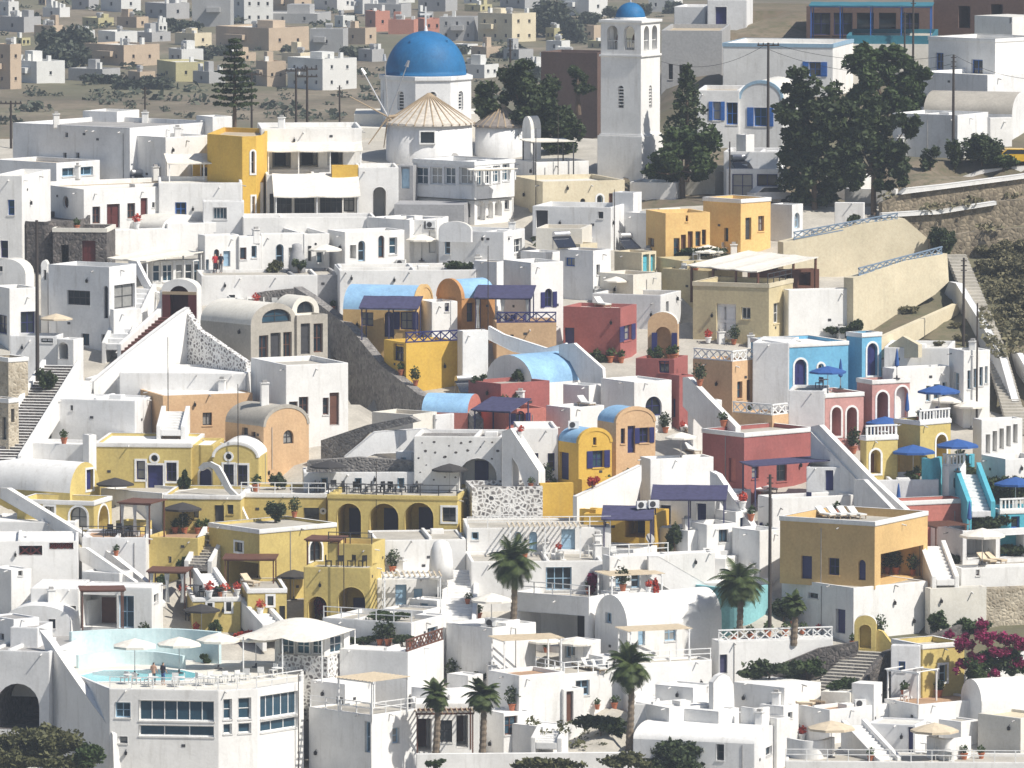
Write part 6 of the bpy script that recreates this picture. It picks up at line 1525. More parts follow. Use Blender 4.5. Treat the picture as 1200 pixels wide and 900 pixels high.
def tree(u0, v0, blobs, mat, label, Y, name='tree', size=.28, dens=1.0, trunkr=.28, group=None):
    """u0, v0: foot of the trunk; blobs: (u, v, rx, ry) clumps of the crown in photo pixels, at the tree's own depth"""
    b = W(u0, v0, Y); e = empty(name, b, 0, label, 'tree', group); rg = random.Random(int(u0*3+v0)); s = F/(Y-YC)
    cr = MB(); tr = MB(); cs = []
    for (u, v, rx, ry) in blobs:
        dy = rg.uniform(-.8, .8)*rx/s*.7; c = W(u, v, Y)-b; c.y += dy; RX, RZ = rx/s, ry/s; cs.append((c, RX, RZ))
        k = max(3, int(RX*RZ*1.4)+3)
        for j in range(k):
            t = rg.uniform(0, 6.28); q = rg.random()**.5*.65; f = rg.uniform(.32, .5)
            f *= .88; cc = (c.x+RX*q*1.15*cos(t), c.y+RX*q*1.15*sin(t), c.z+RZ*rg.uniform(-.7, .7)); n = int(min(2600, dens*26*(RX*RZ)/(size*size)/k))+14
            leaves(cr, cc, RX*f, RX*f, RZ*f, n, size, rg)
    top = max(c.z for c, _, _ in cs); hub = Vector((rg.uniform(-.3, .3), 0, top*.38))
    tr.tube([(0, 0, -1.2), (hub.x*.5, 0, hub.z*.5), tuple(hub)], [trunkr, trunkr*.8, trunkr*.62], 8)
    for c, RX, RZ in cs: m = (hub+c)*.5+Vector((0, 0, -.2)); tr.tube([tuple(hub), tuple(m), tuple(c)], [trunkr*.5, trunkr*.35, trunkr*.12], 6)
    cr.build('crown', mat, e); tr.build('trunk', 'trunk', e)
    return e
def palm(u, v, vb, rpx, label, Y=None, at=None):
    Y = T(vb) if Y is None else Y; b = W(u, vb, Y)
    s = F/(Y-YC); h = (vb-v)/s; R = rpx/s*1.12; e = empty('palm_tree', b, 0, label, 'palm'); rg = random.Random(int(u))
    t = MB(); pts = []; rs = []
    for k in range(int(h/.22)+2):
        z = -1.2+k*.22
        if z > h: break
        pts.append((.12*sin(z*.5), .05*z/h, z)); rs.append((.30 if k % 2 else .25)*(1-.3*max(0, z)/h)*(1+.35*(z > h-.9)))
    t.tube(pts, rs, 9); t.build('trunk', 'palmtrunk', e)
    for k in range(54):
        az = k*2.399+rg.uniform(-.2, .2); el = radians(rg.uniform(-62, 80)); L = R*rg.uniform(.85, 1.15); fr = MB(); prev = None; N = 9
        d = Vector((cos(az)*cos(el), sin(az)*cos(el), sin(el))); p = Vector((0, 0, h)); side = Vector((-sin(az), cos(az), 0)); mid = []
        for j in range(N+1):
            mid.append(p.copy()); p += d*(L/N); d = (d+Vector((0, 0, -.15-.06*j/N))).normalized()
        for j in range(N):
            fr.bar(mid[j], mid[j+1], .04, .03)
            for q in (0, .5):
                m = mid[j].lerp(mid[j+1], q); f = (j+q)/N; w_ = R*.30*sin(pi*min(1, .15+f*.9))**.7; dd = (mid[j+1]-mid[j]).normalized()
                for sg in (-1, 1):
                    tip = m+side*sg*w_+dd*w_*.55+Vector((0, 0, -w_*.35)); wd = dd*.075
                    fr.add([m-wd, m+wd, tip+wd*.2, tip-wd*.2], [(0, 1, 2, 3)])
        fr.build('frond', 'leafpalm', e)
    return e
palm(601, 655, 738, 32, 'tall feathery palm in front of the wide four pane window')
palm(866, 680, 748, 33, 'feathery palm in front of the curved turquoise pool wall', Y=279)
palm(738, 778, 862, 29, 'thick trunked palm beside the white terrace wall and dark bush', Y=264)
palm(511, 812, 880, 19, 'small palm left of the brown pergola pair', Y=259)
palm(565, 812, 886, 23, 'small palm right of the brown timber pergola', Y=258.6)
palm(931, 706, 738, 15, 'stubby young palm on the lattice balustrade terrace', Y=276)
def norfolk(u, vt, vb, Y, wpx):
    b = W(u, vb, Y); s = F/(Y-YC); h = (vb-vt)/s; e = empty('pine_tree', b, 0, 'tall layered pine with open whorled branches behind the white houses', 'tree'); rg = random.Random(3)
    t = MB(); t.tube([(0, 0, -3), (0, 0, h*.5), (0, 0, h)], [.22, .14, .03], 8); t.build('trunk', 'trunk', e)
    cr = MB(); tiers = 11
    for i in range(tiers):
        f = i/(tiers-1); z = h*(.22+.76*f); L = wpx/s*(1.0-f*.80)*rg.uniform(.85, 1.1)
        for k in range(7):
            az = 2*pi*k/7+i*.6+rg.uniform(-.2, .2); d = Vector((cos(az), sin(az), .12))
            cr.tube([(0, 0, z), tuple(Vector((0, 0, z))+d*L*.6), tuple(Vector((0, 0, z+.1))+d*L)], [.05, .035, .02], 4)
            for j in range(5):
                q = Vector((0, 0, z))+d*L*(.35+.16*j); leaves(cr, q, .42*(1-f*.3), .42*(1-f*.3), .16, 16, .17, rg, .1)
    cr.build('crown', 'leafdark', e)
norfolk(275, 46, 146, 412, 27)
tree(618, 178, [(575, 118, 22, 22), (600, 95, 26, 24), (628, 105, 28, 30), (655, 130, 28, 28), (610, 140, 30, 24), (668, 155, 22, 26), (640, 160, 26, 20), (612, 82, 16, 14), (590, 150, 20, 16)], 'leafdark', 'broad dark evergreen between the mills and the bell tower', 402)
tree(678, 120, [(680, 95, 14, 16), (678, 82, 8, 9), (684, 108, 12, 8)], 'leafdark', 'small pointed dark evergreen beyond the brown block', 430, size=.25)
def conifer(u, vt, vb, wpx, Y, label, mat='leafdark'):
    b = W(u, vb, Y); s = F/(Y-YC); h = (vb-vt)/s; e = empty('conifer_tree', b, 0, label, 'tree'); rg = random.Random(int(u))
    t = MB(); t.tube([(0, 0, -1), (0, 0, h*.97)], [.25, .04], 8); t.build('trunk', 'trunk', e); cr = MB()
    for i in range(26):
        f = (i+1)/26; z = h*(.12+.86*f); L = wpx/s*(1-f)**.75
        for k in range(6):
            az = rg.uniform(0, 6.28); q = rg.uniform(.3, 1.0)*L; leaves(cr, (q*cos(az), q*sin(az), z-q*.15), max(.35, L*.3), max(.35, L*.3), .35, 22, .2, rg, .2)
    cr.build('crown', mat, e)
conifer(805, 76, 200, 36, 387, 'tall pointed dark conifer right of the bell tower')
tree(800, 222, [(785, 185, 26, 22), (818, 172, 26, 28), (800, 165, 22, 20), (800, 205, 24, 14), (825, 200, 14, 16), (768, 202, 16, 10)], 'leafmid', 'loose bushy tree below the pointed conifer', 384, size=.25)
tree(955, 240, [(935, 98, 20, 20), (930, 125, 28, 28), (960, 118, 30, 28), (938, 160, 32, 30), (968, 155, 34, 30), (935, 195, 30, 30), (965, 195, 32, 30), (930, 222, 22, 18), (985, 140, 30, 26), (965, 226, 24, 16)], 'leafdark', 'tall dark tree clump behind the blue shop', 379, dens=.75)
tree(1024, 245, [(1000, 150, 32, 30), (1030, 160, 30, 30), (1010, 185, 30, 26), (1042, 188, 26, 22), (1030, 215, 16, 14), (988, 178, 26, 24), (1054, 178, 16, 18), (1015, 128, 26, 22), (1005, 210, 16, 14), (1062, 150, 20, 22), (1048, 205, 16, 12), (980, 205, 18, 18)], 'leafdark', 'second dark tree clump with open lower trunks near the white gate', 378, dens=.75)
tree(1040, 150, [(1015, 75, 26, 22), (1045, 72, 30, 22), (1072, 82, 22, 22), (1030, 100, 32, 26), (1062, 108, 28, 24), (1045, 125, 32, 24), (1010, 110, 22, 22)], 'leafmid', 'lighter green tree in front of the turquoise terrace wall', 409)
bush(1150, 174, 24, 22, 'leafdark', 'large round dark bush beside the yellow car', 393, dens=1.3)
bush(1118, 180, 12, 18, 'leafdark', 'narrow dark bush left of the large round one', 393)
bush(1175, 190, 22, 10, 'leafmid', 'low green hedge in front of the yellow car', 390.5)
bush(1090, 185, 12, 16, 'leafdark', 'bare stemmed palm like shrub before the white flat house', 392, dens=.5)
bush(1000, 256, 8, 7, 'leafdark', 'round clipped bush beside the stair by the railing', 371)
bush(911, 268, 10, 9, 'leafmid', 'round bush at the corner of the orange block', 362)
bush(1105, 262, 17, 22, 'leafdark', 'dark fig bush on the stone terraces', 371)
bush(790, 203, 24, 7, 'magenta', 'red flowering bougainvillea hedge below the bell tower', 392)
bush(765, 196, 16, 9, 'leafmid', 'green shrub left of the red hedge', 391)
bush(650, 236, 26, 8, 'leafdark', 'dark creeper on the roof of the dark doorway house', 370.5)
bush(672, 238, 12, 5, 'magenta', 'purple flowering creeper beside the dark one', 370)
bush(1131, 512, 18, 30, 'leafdark', 'dark tree like bush right of the yellow arch terrace', 304, dens=1.3)
bush(1172, 574, 40, 16, 'leafdark', 'dense vine roof at the right edge', 299, dens=1.2)
bush(1160, 606, 26, 10, 'leafdark', 'dark vine canopy left of the turquoise terrace house', 294, dens=1.2)
bush(1185, 622, 30, 8, 'leafdark', 'dark vine canopy over the recessed tavern', 291, dens=1.3)
bush(1118, 622, 16, 7, 'leafdark', 'dark vine on the timber pergola by the coral wall', 291.5, dens=1.2)
bush(1100, 682, 14, 16, 'leafmid', 'vine spilling over the weathered wall by the steps', 282)
bush(1138, 680, 20, 12, 'leafmid', 'trailing vine hedge on the weathered wall', 281.5)
bush(1150, 700, 12, 8, 'leafmid', 'small green shrub on the beige stone base', 283)
bush(1146, 778, 26, 22, 'leafmid', 'dark leafy body of the bougainvillea beside the yellow cube house', 269.8, dens=.8, snap=False)
bush(1184, 772, 26, 20, 'leafdark', 'dark leafy mass under the bougainvillea along the retaining wall', 270.4, dens=.8, snap=False)
for u, v, rx, ry in ((1130, 752, 14, 14), (1154, 746, 16, 14), (1142, 772, 12, 12), (1170, 760, 14, 12), (1184, 748, 16, 10), (1200, 756, 14, 12), (1126, 778, 9, 10), (1162, 788, 10, 10), (1190, 778, 10, 10), (1150, 730, 8, 7), (1112, 742, 7, 7)):
    bush(u, v, rx, ry, 'magenta', 'purple red bougainvillea spray above the white retaining wall', 269.4, group='bougainvillea sprays', stem=False, snap=False, dens=.6)
bush(372, 706, 14, 18, 'magenta', 'pink bougainvillea climbing by the great ochre arch', 280)
bush(900, 785, 40, 12, 'leafdark', 'dark hedge on the slope below the lattice balustrade', 271.5, dens=1.2)
bush(945, 768, 26, 14, 'leafmid', 'olive shrub on the slope left of the stone stairway', 272)
bush(990, 800, 26, 8, 'leafmid', 'low shrubs right of the stone stairway', 267.5)
bush(703, 850, 32, 15, 'leafdark', 'wide dark bush by the little lane', 261, dens=1.3)
bush(790, 876, 38, 22, 'leafdark', 'large dark bush before the grated window house', 256, dens=1.3)
bush(640, 893, 50, 9, 'leafolive', 'dry olive shrubs along the garden wall', 252.5, snap=False)
bush(735, 890, 34, 11, 'leafolive', 'dry shrubs left of the large dark bush', 252.8, snap=False)
bush(318, 884, 0.1+12, 7, 'leafmid', 'green bush at the foot of the glazed hotel', 255)
bush(508, 894, 14, 7, 'leafmid', 'bright green bush at the bottom garden wall', 253, snap=False)
bush(55, 872, 48, 26, 'leafolive', 'big olive shrub thicket under the dark cave arch', 255.5, dens=1.1, snap=False)
bush(98, 884, 26, 20, 'leafmid', 'green leafy bush right of the olive thicket', 254.5, snap=False)
bush(50, 893, 66, 10, 'leafolive', 'low dry growth under the olive thicket', 253.6, snap=False)
bush(10, 880, 30, 24, 'leafolive', 'olive shrub thicket corner at the left edge', 255, snap=False)
bush(82, 785, 9, 12, 'leafolive', 'grey leaved shrub on the white curving stair wall', 268)
bush(325, 563, 10, 12, 'leafdark', 'dark creeper on the right corner of the gabled ochre house', 305)
bush(215, 560, 8, 14, 'leafdark', 'slim dark tree by the triple window', 304)
bush(322, 600, 14, 14, 'leafdark', 'leafy shrub against the ochre terrace wall', 298)
bush(213, 648, 9, 14, 'leafmid', 'upright green shrub on the ochre garden wall', 290)
bush(188, 652, 7, 7, 'leafmid', 'small green shrub on the sloping ochre wall', 290)
bush(252, 712, 8, 9, 'leafmid', 'small leafy shrub before the framed little windows', 280)
bush(290, 718, 18, 8, 'flowerred', 'red flower bed along the white garden stair', 278)
bush(455, 722, 26, 6, 'leafmid', 'garden bed shrubs on the white curving house', 274)
bush(425, 737, 20, 6, 'leafdark', 'dark garden bed beside the great arch', 279)
bush(470, 738, 14, 6, 'leafdark', 'dark plant tubs at the foot of the white stair', 276)
bush(562, 725, 12, 8, 'leafdark', 'dark potted shrubs beside the tall palm', 276)
bush(694, 565, 8, 8, 'flowerred', 'red flowering tub by the gold curved wall', 300)
bush(645, 590, 12, 6, 'leafmid', 'green tub plants on the stone base wall', 299)
bush(700, 551, 16, 4, 'leafmid', 'flower box greenery of the gold cottage', 303.5, size=.14)
bush(790, 612, 12, 20, 'leafdark', 'dark climbing shrub beside the gold house', 293)
bush(918, 662, 16, 16, 'leafdark', 'dark shrub at the left corner of the ochre house', 280)
bush(694, 672, 7, 14, 'magenta', 'purple bougainvillea on the white wall right of the palm', 283.5)
bush(768, 685, 4, 10, 'flowerred', 'red flowering climber by the thin white pergola', 281)
bush(240, 770, 6, 6, 'leafmid', 'green shrub by the pool wall', 270)
bush(560, 440, 10, 6, 'leafdark', 'potted agaves on the red house terrace', 320)
bush(607, 440, 8, 8, 'leafdark', 'spiky potted plant on the red house terrace', 320)
bush(565, 488, 12, 8, 'leafdark', 'dark shrub beside the red front house', 313)
bush(678, 486, 10, 8, 'leafdark', 'spiky shrub by the stepped sun terrace', 314)
bush(700, 410, 16, 6, 'leafdark', 'planting bed before the dark red house', 334)
bush(770, 398, 8, 6, 'leafdark', 'shrub beside the peach arch', 330)
bush(770, 528, 12, 6, 'leafmid', 'terrace plants right of the peach cottage', 306)
bush(890, 400, 14, 6, 'leafdark', 'roof terrace plants behind the sky blue house', 328)
bush(975, 448, 22, 6, 'leafdark', 'potted greenery along the sky blue terrace', 322)
bush(1035, 440, 12, 7, 'leafmid', 'potted olive on the pink terrace', 319)
bush(1010, 500, 8, 12, 'leafmid', 'green climber on the sloping pink parapet', 313)
bush(1090, 486, 12, 6, 'leafdark', 'pots of dark plants on the yellow terrace', 309)
bush(1072, 552, 12, 6, 'leafmid', 'green pots under the open blue parasol', 303)
bush(1004, 360, 7, 14, 'leafdark', 'dark climber at the end of the sunlit white wall', 343)
bush(985, 318, 22, 8, 'leafdark', 'dark hedge along the terrace restaurant', 345)
bush(1003, 325, 9, 12, 'leafdark', 'dark shrub at the corner of the terrace restaurant', 344.5)
bush(820, 295, 30, 5, 'leafdark', 'flower border before the orange house', 358)
bush(470, 312, 30, 6, 'leafmid', 'green border on the terrace left of the humped parapet', 358)
bush(540, 308, 26, 6, 'leafdark', 'green border under the humped parapet house', 357)
bush(330, 322, 30, 5, 'leafolive', 'dry border plants on the long terrace', 356)
bush(350, 312, 8, 9, 'leafdark', 'dark round bush beside the grey vase', 357)
bush(322, 312, 10, 8, 'leafolive', 'pale palm shrub on the long terrace', 357)
bush(432, 172, 14, 6, 'leafdark', 'dark plants on the roof left of the windmill', 388)
bush(60, 500, 0.1+14, 12, 'leafolive', 'weedy shrub beside the dark steps', 312)
bush(55, 440, 14, 14, 'leafdark', 'dark shrub at the foot of the utility pole', 325)
for k, (u, v, r) in enumerate(((1160, 292, 18), (1190, 285, 24), (1168, 315, 20), (1198, 312, 26), (1172, 340, 18), (1200, 345, 26), (1186, 365, 18), (1206, 380, 22), (1180, 268, 16), (1196, 332, 20), (1156, 310, 14), (1184, 300, 20), (1212, 360, 20))):
    bush(u, v, r, r*.55, 'scrub', 'grey green scrub bush on the dry ravine slope', T(v)-1, group='scrub bushes on the ravine', dens=1.0, stem=False)
for k, (u, v, r) in enumerate(((1070, 345, 8), (1062, 360, 6), (1120, 380, 9), (1064, 349, 11), (1125, 395, 10), (1100, 400, 7))):
    bush(u, v, r, r*.45, 'scrub', 'small dry tuft on the bare slope above the white hotel', T(v), group='tufts on the bare slope')
# far trees
for k, (u, v, rx, ry, lab) in enumerate(((62, 52, 22, 22, 0), (95, 50, 24, 24, 0), (80, 64, 30, 16, 0), (645, 20, 24, 24, 1), (672, 34, 16, 16, 1), (690, 20, 14, 12, 1), (212, 28, 24, 9, 2), (235, 62, 18, 9, 2), (120, 92, 30, 6, 2), (180, 97, 26, 8, 2),
     (30, 22, 20, 10, 2), (210, 12, 20, 8, 2), (420, 60, 24, 10, 2), (560, 80, 20, 9, 2), (510, 52, 16, 6, 2), (600, 60, 22, 8, 2), (750, 12, 14, 8, 2), (790, 8, 14, 8, 2), (15, 62, 10, 6, 2), (340, 58, 12, 6, 2), (300, 90, 14, 7, 2), (540, 58, 12, 6, 2), (625, 85, 20, 8, 2), (150, 100, 20, 6, 2), (720, 14, 14, 9, 2), (260, 60, 12, 6, 2), (350, 10, 12, 6, 2), (410, 22, 10, 5, 2))):
    Y0 = YF(v+ry); q_ = W(u, v+ry, Y0); near = min((o for o in bpy.data.objects if o.get('group') == 'houses on the plain'), key=lambda o: (o.location-q_).length)['label']
    lb = ('dense dark far tree behind the white cube pair', 'tall dark far tree beyond the bell tower', ' '.join(('olive scrub tree near the '+near).split()[:16]))[lab]
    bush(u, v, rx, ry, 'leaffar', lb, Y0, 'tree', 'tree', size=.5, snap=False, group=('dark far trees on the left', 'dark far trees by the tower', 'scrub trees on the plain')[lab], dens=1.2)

# ---------------------------------------------------------------- poles, masts, cables
def pole(u, vt, vb, label, arms=0, r=.12, Y=None, top=None, name='utility_pole', cat='pole', mat='pole', group=None):
    b = spot(u, vb) if Y is None else W(u, vb, Y); zt = W(u, vt, b.y).z-b.z; e = empty(name, b, 0, label, cat, group)
    m = MB(); m.tube([(0, 0, -1), (0, 0, zt)], [r, r*.7], 8); m.build('shaft', mat, e)
    for k in range(arms):
        z = zt-.25-.7*k; c = MB(); c.bar((-1.0, 0, z), (1.0, 0, z), .12, .14); co = c.build('crossarm', mat, e)
        for x in (-.9, -.45, .45, .9): i = MB(); i.lathe([(.06, z+.06), (.08, z+.14), (.04, z+.25)], 8, 0, x, 0); i.build('insulator', 'charcoal', co)
    if not arms and r > .09:
        for k in range(3): i = MB(); i.box(-.25, .25, -.05, .05, zt-.3-.4*k, zt-.22-.4*k); i.build('bracket', mat, e)
    return Vector((b.x, b.y, b.z+zt))
P = {}
P[0] = pole(44, 258, 442, 'stout dark utility pole beside the four pane window house', 0, .17)
P[1] = pole(902, 556, 722, 'tall dark utility pole left of the large ochre house', 0, .15, Y=280)
P[2] = pole(900, 50, 172, 'dark utility pole before the vaulted blue edged house', 1, .15, Y=400)
P[3] = pole(1117, 64, 166, 'dark pole before the tiny windowed white house', 0, .14, Y=396)
P[4] = pole(1129, 302, 405, 'dark pole on the bare slope behind the white hotel', 0, .13)
P[5] = pole(1060, 14, 86, 'thin dark pole before the turquoise pergola', 0, .11, Y=438)
P[6] = pole(1070, -4, 84, 'taller dark pole before the turquoise pergola', 0, .12, Y=439)
P[7] = pole(347, 80, 142, 'dark field pole of the pair left of the blue dome', 1, .13, Y=432)
P[8] = pole(360, 78, 142, 'dark field pole with crossarm nearer the blue dome', 2, .13, Y=433)
P[9] = pole(295, 84, 146, 'dark field pole beside the layered pine', 1, .11, Y=430)
P[10] = pole(170, 102, 134, 'short dark pole in the dry field', 0, .10, Y=450)
P[11] = pole(13, 118, 168, 'dark crossarmed pole at the left field edge', 1, .13, Y=405)
P[12] = pole(398, 100, 138, 'short dark pole left of the church drum', 0, .10, Y=440)
P[13] = pole(598, 46, 82, 'dark pole above the broad evergreen', 0, .12, Y=450)
P[14] = pole(1145, 355, 420, 'thin pole at the foot of the ravine scrub', 0, .09)
P[15] = pole(855, 166, 232, 'thin dark lamp pole beside the blue shop', 0, .09, Y=380)
for (u, vt, vb, lb) in ((197, 395, 478, 'thin mast with a small aerial on the smooth white roof'), (279, 450, 524, 'thin brown mast beside the peach vaulted cottage'), (572, 288, 350, 'thin mast before the orange blue vaulted cottage'),
     (720, 222, 292, 'thin mast right of the dark doorway house'), (628, 150, 232, 'thin mast on the roof right of the mills'), (654, 128, 190, 'white flagpole beside the broad evergreen'), (441, 540, 580, 'thin lamp post on the black chair terrace'), (403, 630, 668, 'thin dark lamp post on the ochre balcony'),
     (350, 790, 905, 'white drain pipe mast at the corner of the glazed hotel'), (1078, 620, 662, 'thin dark post of the tavern pergola')):
    pole(u, vt, vb, lb, 0, .045, name='mast', cat='mast')
def cable(a, b, sag, label):
    pts = [a.lerp(b, k/16)+Vector((0, 0, -sag*4*(k/16)*(1-k/16))) for k in range(17)]
    m = MB(); m.tube([tuple(p-a) for p in pts], [.018]*17, 4); o = m.build('power_cable', 'black'); o.location = a; tag(o, label, 'cable')
cable(P[2], P[3], 1.0, 'sagging black cable from the blue edged house pole to the tiny window house pole')
cable(P[2]+Vector((0, 0, -.6)), P[3]+Vector((0, 0, -.8)), 1.4, 'lower sagging black cable between the same two roadside poles')
cable(P[3], W(1240, 92, 394), .8, 'black cable running right from the tiny window house pole')
cable(P[8], P[7], .2, 'short black cable joining the pair of field poles')
cable(P[7], P[9], .6, 'black cable from the field pair to the layered pine')
cable(P[2], W(775, 72, 400), 1.2, 'black cable running from the roadside pole to the bell tower')

# ---------------------------------------------------------------- roof fittings
def chim_proto(h=.9, w_=.28):
    e = empty('chimney', (0, 0, -60)); m = MB(); m.box(-w_, w_, -w_, w_, -.3, h); m.build('stack', 'white', e); m = MB(); m.box(-w_-.06, w_+.06, -w_-.06, w_+.06, h, h+.08); m.build('cap', 'white', e)
    m = MB(); m.box(-w_*.6, w_*.6, -w_*.6, w_*.6, h+.08, h+.28); m.build('pot', 'roofgrey', e); return e
def ac_proto():
    e = empty('air_conditioner', (0, 0, -60)); m = MB(); m.box(-.42, .42, -.16, .16, .08, .66); m.build('case', 'trimwhite', e); m = MB(); m.lathe([(.23, 0), (.23, .02)], 16); g = m.build('fan_grille', 'charcoal', e); g.rotation_euler = (pi/2, 0, 0); g.location = (-.1, -.165, .37)
    for x in (-.35, .35): m = MB(); m.box(x-.04, x+.04, -.18, .18, 0, .08); m.build('foot', 'steel', e)
    return e
def tank_proto():
    e = empty('solar_heater', (0, 0, -60)); m = MB(); m.tube([(-.75, .35, 1.25), (.75, .35, 1.25)], [.28, .28], 14); m.build('tank', 'steel', e)
    m = MB(); m.add([(-.9, -.7, .15), (.9, -.7, .15), (.9, .35, 1.0), (-.9, .35, 1.0), (-.9, -.75, .22), (.9, -.75, .22), (.9, .3, 1.08), (-.9, .3, 1.08)], [(3,2,1,0),(4,5,6,7),(0,1,5,4),(1,2,6,5),(2,3,7,6),(3,0,4,7)]); m.build('panel', 'solar', e)
    for x in (-.8, .8):
        m = MB(); m.bar((x, .38, 0), (x, .38, 1.0), .05, .05); m.build('leg', 'steel', e)
    return e
def dish_proto():
    e = empty('satellite_dish', (0, 0, -60)); m = MB(); m.lathe([(.02, 0), (.2, .03), (.38, .12), (.4, .14)], 18); d = m.build('dish', 'roofgrey', e); d.location = (0, -.1, .75); d.rotation_euler = (1.1, 0, 0); m = MB(); m.tube([(0, 0, -.1), (0, 0, .8)], [.03, .03], 6); m.build('stand', 'steel', e); return e
CHM, CHT, ACU, SOL, DSH = chim_proto(), chim_proto(1.7, .32), ac_proto(), tank_proto(), dish_proto()
for u, v in ((66, 146), (170, 140), (182, 166), (330, 150), (208, 158), (90, 206), (120, 262), (300, 276), (352, 275), (420, 272), (600, 268), (560, 272), (690, 246), (760, 254), (860, 234), (845, 332), (700, 296), (630, 310), (985, 392), (1080, 432), (1140, 410), (880, 404), (720, 450), (610, 455), (590, 735), (640, 620), (300, 430), (260, 440), (700, 620), (805, 617), (880, 624), (910, 806), (890, 845), (1010, 832), (1110, 828), (60, 690), (150, 690), (20, 612), (700, 652), (470, 634)):
    place(CHM, u, v, rnd.uniform(-.4, .4), onto('short chimney stub on', u, v), 'chimney', 'white roof chimney stubs')
for u, v, lb in ((229, 160, 'tall white chimney beside the layered pine'), (1055, 139, 'tall white chimney on the tiny windowed house'), (310, 474, 'tall white chimney beside the brown shuttered house'), (576, 742, 'tall white chimney on the rooftop box house'), (1062, 826, 'tall white chimney at the terrace pergola frame')):
    place(CHT, u, v, .2, lb, 'chimney')
for u, v in ((505, 268), (412, 272), (470, 272), (1008, 822), (575, 735), (600, 732), (108, 268), (870, 180), (365, 152), (655, 500), (672, 503), (766, 596), (752, 597), (830, 640), (280, 905)):
    place(ACU, u, v, rnd.uniform(-.3, .3), onto('air conditioner box on', u, v), 'air conditioner', 'air conditioner boxes')
for u, v, lb in ((648, 300, 'solar heater with dark panel on the roof by the blue shutter cube'), (738, 290, 'solar heater over the turquoise double door house'), (165, 206, 'dark solar heater on the roof left of the yellow tower'), (868, 180, 'dark roof tank heater on the blue shop'), (546, 395, 'solar heater on the wall top beside the gold terrace'), (660, 292, 'second solar heater beside the first by the blue shutter cube')):
    place(SOL, u, v, .5, lb, 'solar heater')
for u, v in ((532, 180), (640, 392), (843, 318), (196, 470), (760, 640), (610, 270)):
    place(DSH, u, v, .6, onto('grey satellite dish on', u, v), 'satellite dish', 'satellite dishes')
# pots
def pot_proto(mat, leafm, h=.5, spread=.35, n=90):
    e = empty('potted_plant', (0, 0, -60)); m = MB(); m.lathe([(.16, 0), (.24, .38), (.28, .4), (.28, .46), (.2, .46)], 14); m.build('pot', mat, e); m = MB(); leaves(m, (0, 0, .46+h*.5), spread, spread, h*.6, n, .11, random.Random(4), .2); m.build('plant', leafm, e); return e
PT1, PT2, PT3 = pot_proto('terracotta', 'leafmid'), pot_proto('terracotta', 'leafdark', 1.1, .5, 220), pot_proto('trimwhite', 'flowerred')
def pots(pr, txt, label, group):
    for t in txt.split(';'): u, v = map(float, t.split()); place(pr, u, v, rnd.uniform(0, 6), label, 'potted plant', group, rnd.uniform(.9, 1.25))
pots(PT1, '66 522;70 524;88 522;92 524;75 520', 'terracotta pot with green plant on the terrace behind the white vault', 'pots behind the white vault')
pots(PT1, '552 449;560 452;570 455;590 456;605 452;625 450', 'terracotta pot on the roof terrace of the red block', 'pots on the red block')
pots(PT2, '820 452;833 474;846 490', 'big red pot with bushy plant on the white stair wall', 'pots down the stair wall')
pots(PT1, '762 418;772 420;785 418;750 422', 'terracotta pot around the free standing peach arch', 'pots at the peach arch')
pots(PT3, '990 450;1003 449;1030 446;945 458', 'white pot with red flowers before the sky blue arches', 'pots before the sky blue arches')
pots(PT1, '1078 492;1086 493;1112 489;1046 508', 'terracotta pot on the yellow arch terraces', 'pots on the yellow terraces')
pots(PT2, '487 452', 'big terracotta pot with agave below the gold wall', None)
pots(PT1, '845 752;860 750;880 748;900 746;920 745;940 743', 'terracotta pot on the lattice balustrade terrace', 'pots on the lattice terrace')
pots(PT1, '232 592;240 596;262 590;300 588;335 590;350 592', 'terracotta pot on the upper ochre terrace', 'pots on the ochre terrace')
pots(PT3, '245 700;262 698;278 697;215 700;230 702', 'white pot with red flowers along the ochre garden terrace', 'pots on the garden terrace')
pots(PT2, '460 660;455 745;530 735', 'bushy terracotta pot near the white straight stair', 'pots near the straight stair')
pots(PT1, '690 418;700 420;715 419;728 416', 'terracotta pot before the dark red house', 'pots before the dark red house')
pots(PT2, '1040 672;1050 671;1070 668', 'bushy pot in the ochre loggia', 'pots in the loggia')
pots(PT1, '880 610;895 612;930 606;980 600', 'terracotta pot on the wall before the weathered red house', 'pots before the red house')
pots(PT1, '370 668;395 670;410 668;430 666', 'terracotta pot on the ochre balcony edge', 'pots on the ochre balcony')
pots(PT1, '1020 886;1100 894;1130 890;1150 889', 'terracotta pot on the bottom right terrace', 'pots on the bottom right terrace')
for k, t in enumerate('205 588;216 580;305 694;258 694;330 604;345 606;366 622;300 576;622 545;640 548;800 606;690 692;640 702;730 692;760 694;560 705;548 706;170 700;120 632;136 634;480 748;445 740;655 620;615 655;745 655;900 596;870 596;848 500;830 500;780 500;800 500;715 545;735 545;750 548;610 512;650 512;600 400;630 402;540 400;470 402;440 402;1000 516;985 516;1075 556;1090 566;1020 460;950 462;905 470;880 472;860 400;830 402;790 402;815 312;850 312;560 318;520 318;480 318;440 320;300 334;350 330;390 326;240 272;160 268;90 262;1000 690;1030 690;960 694;1060 812;1100 815;1010 835;940 840;700 800;720 798;600 800'.split(';')):
    u, v = map(float, t.split()); place((PT1, PT2, PT3, PT1)[k % 4], u, v, rnd.uniform(0, 6), onto(('terracotta potted plant on', 'bushy potted plant on', 'white flower pot on', 'terracotta potted plant on')[k % 4], u, v), 'potted plant', 'potted plants about the town', rnd.uniform(.8, 1.3))
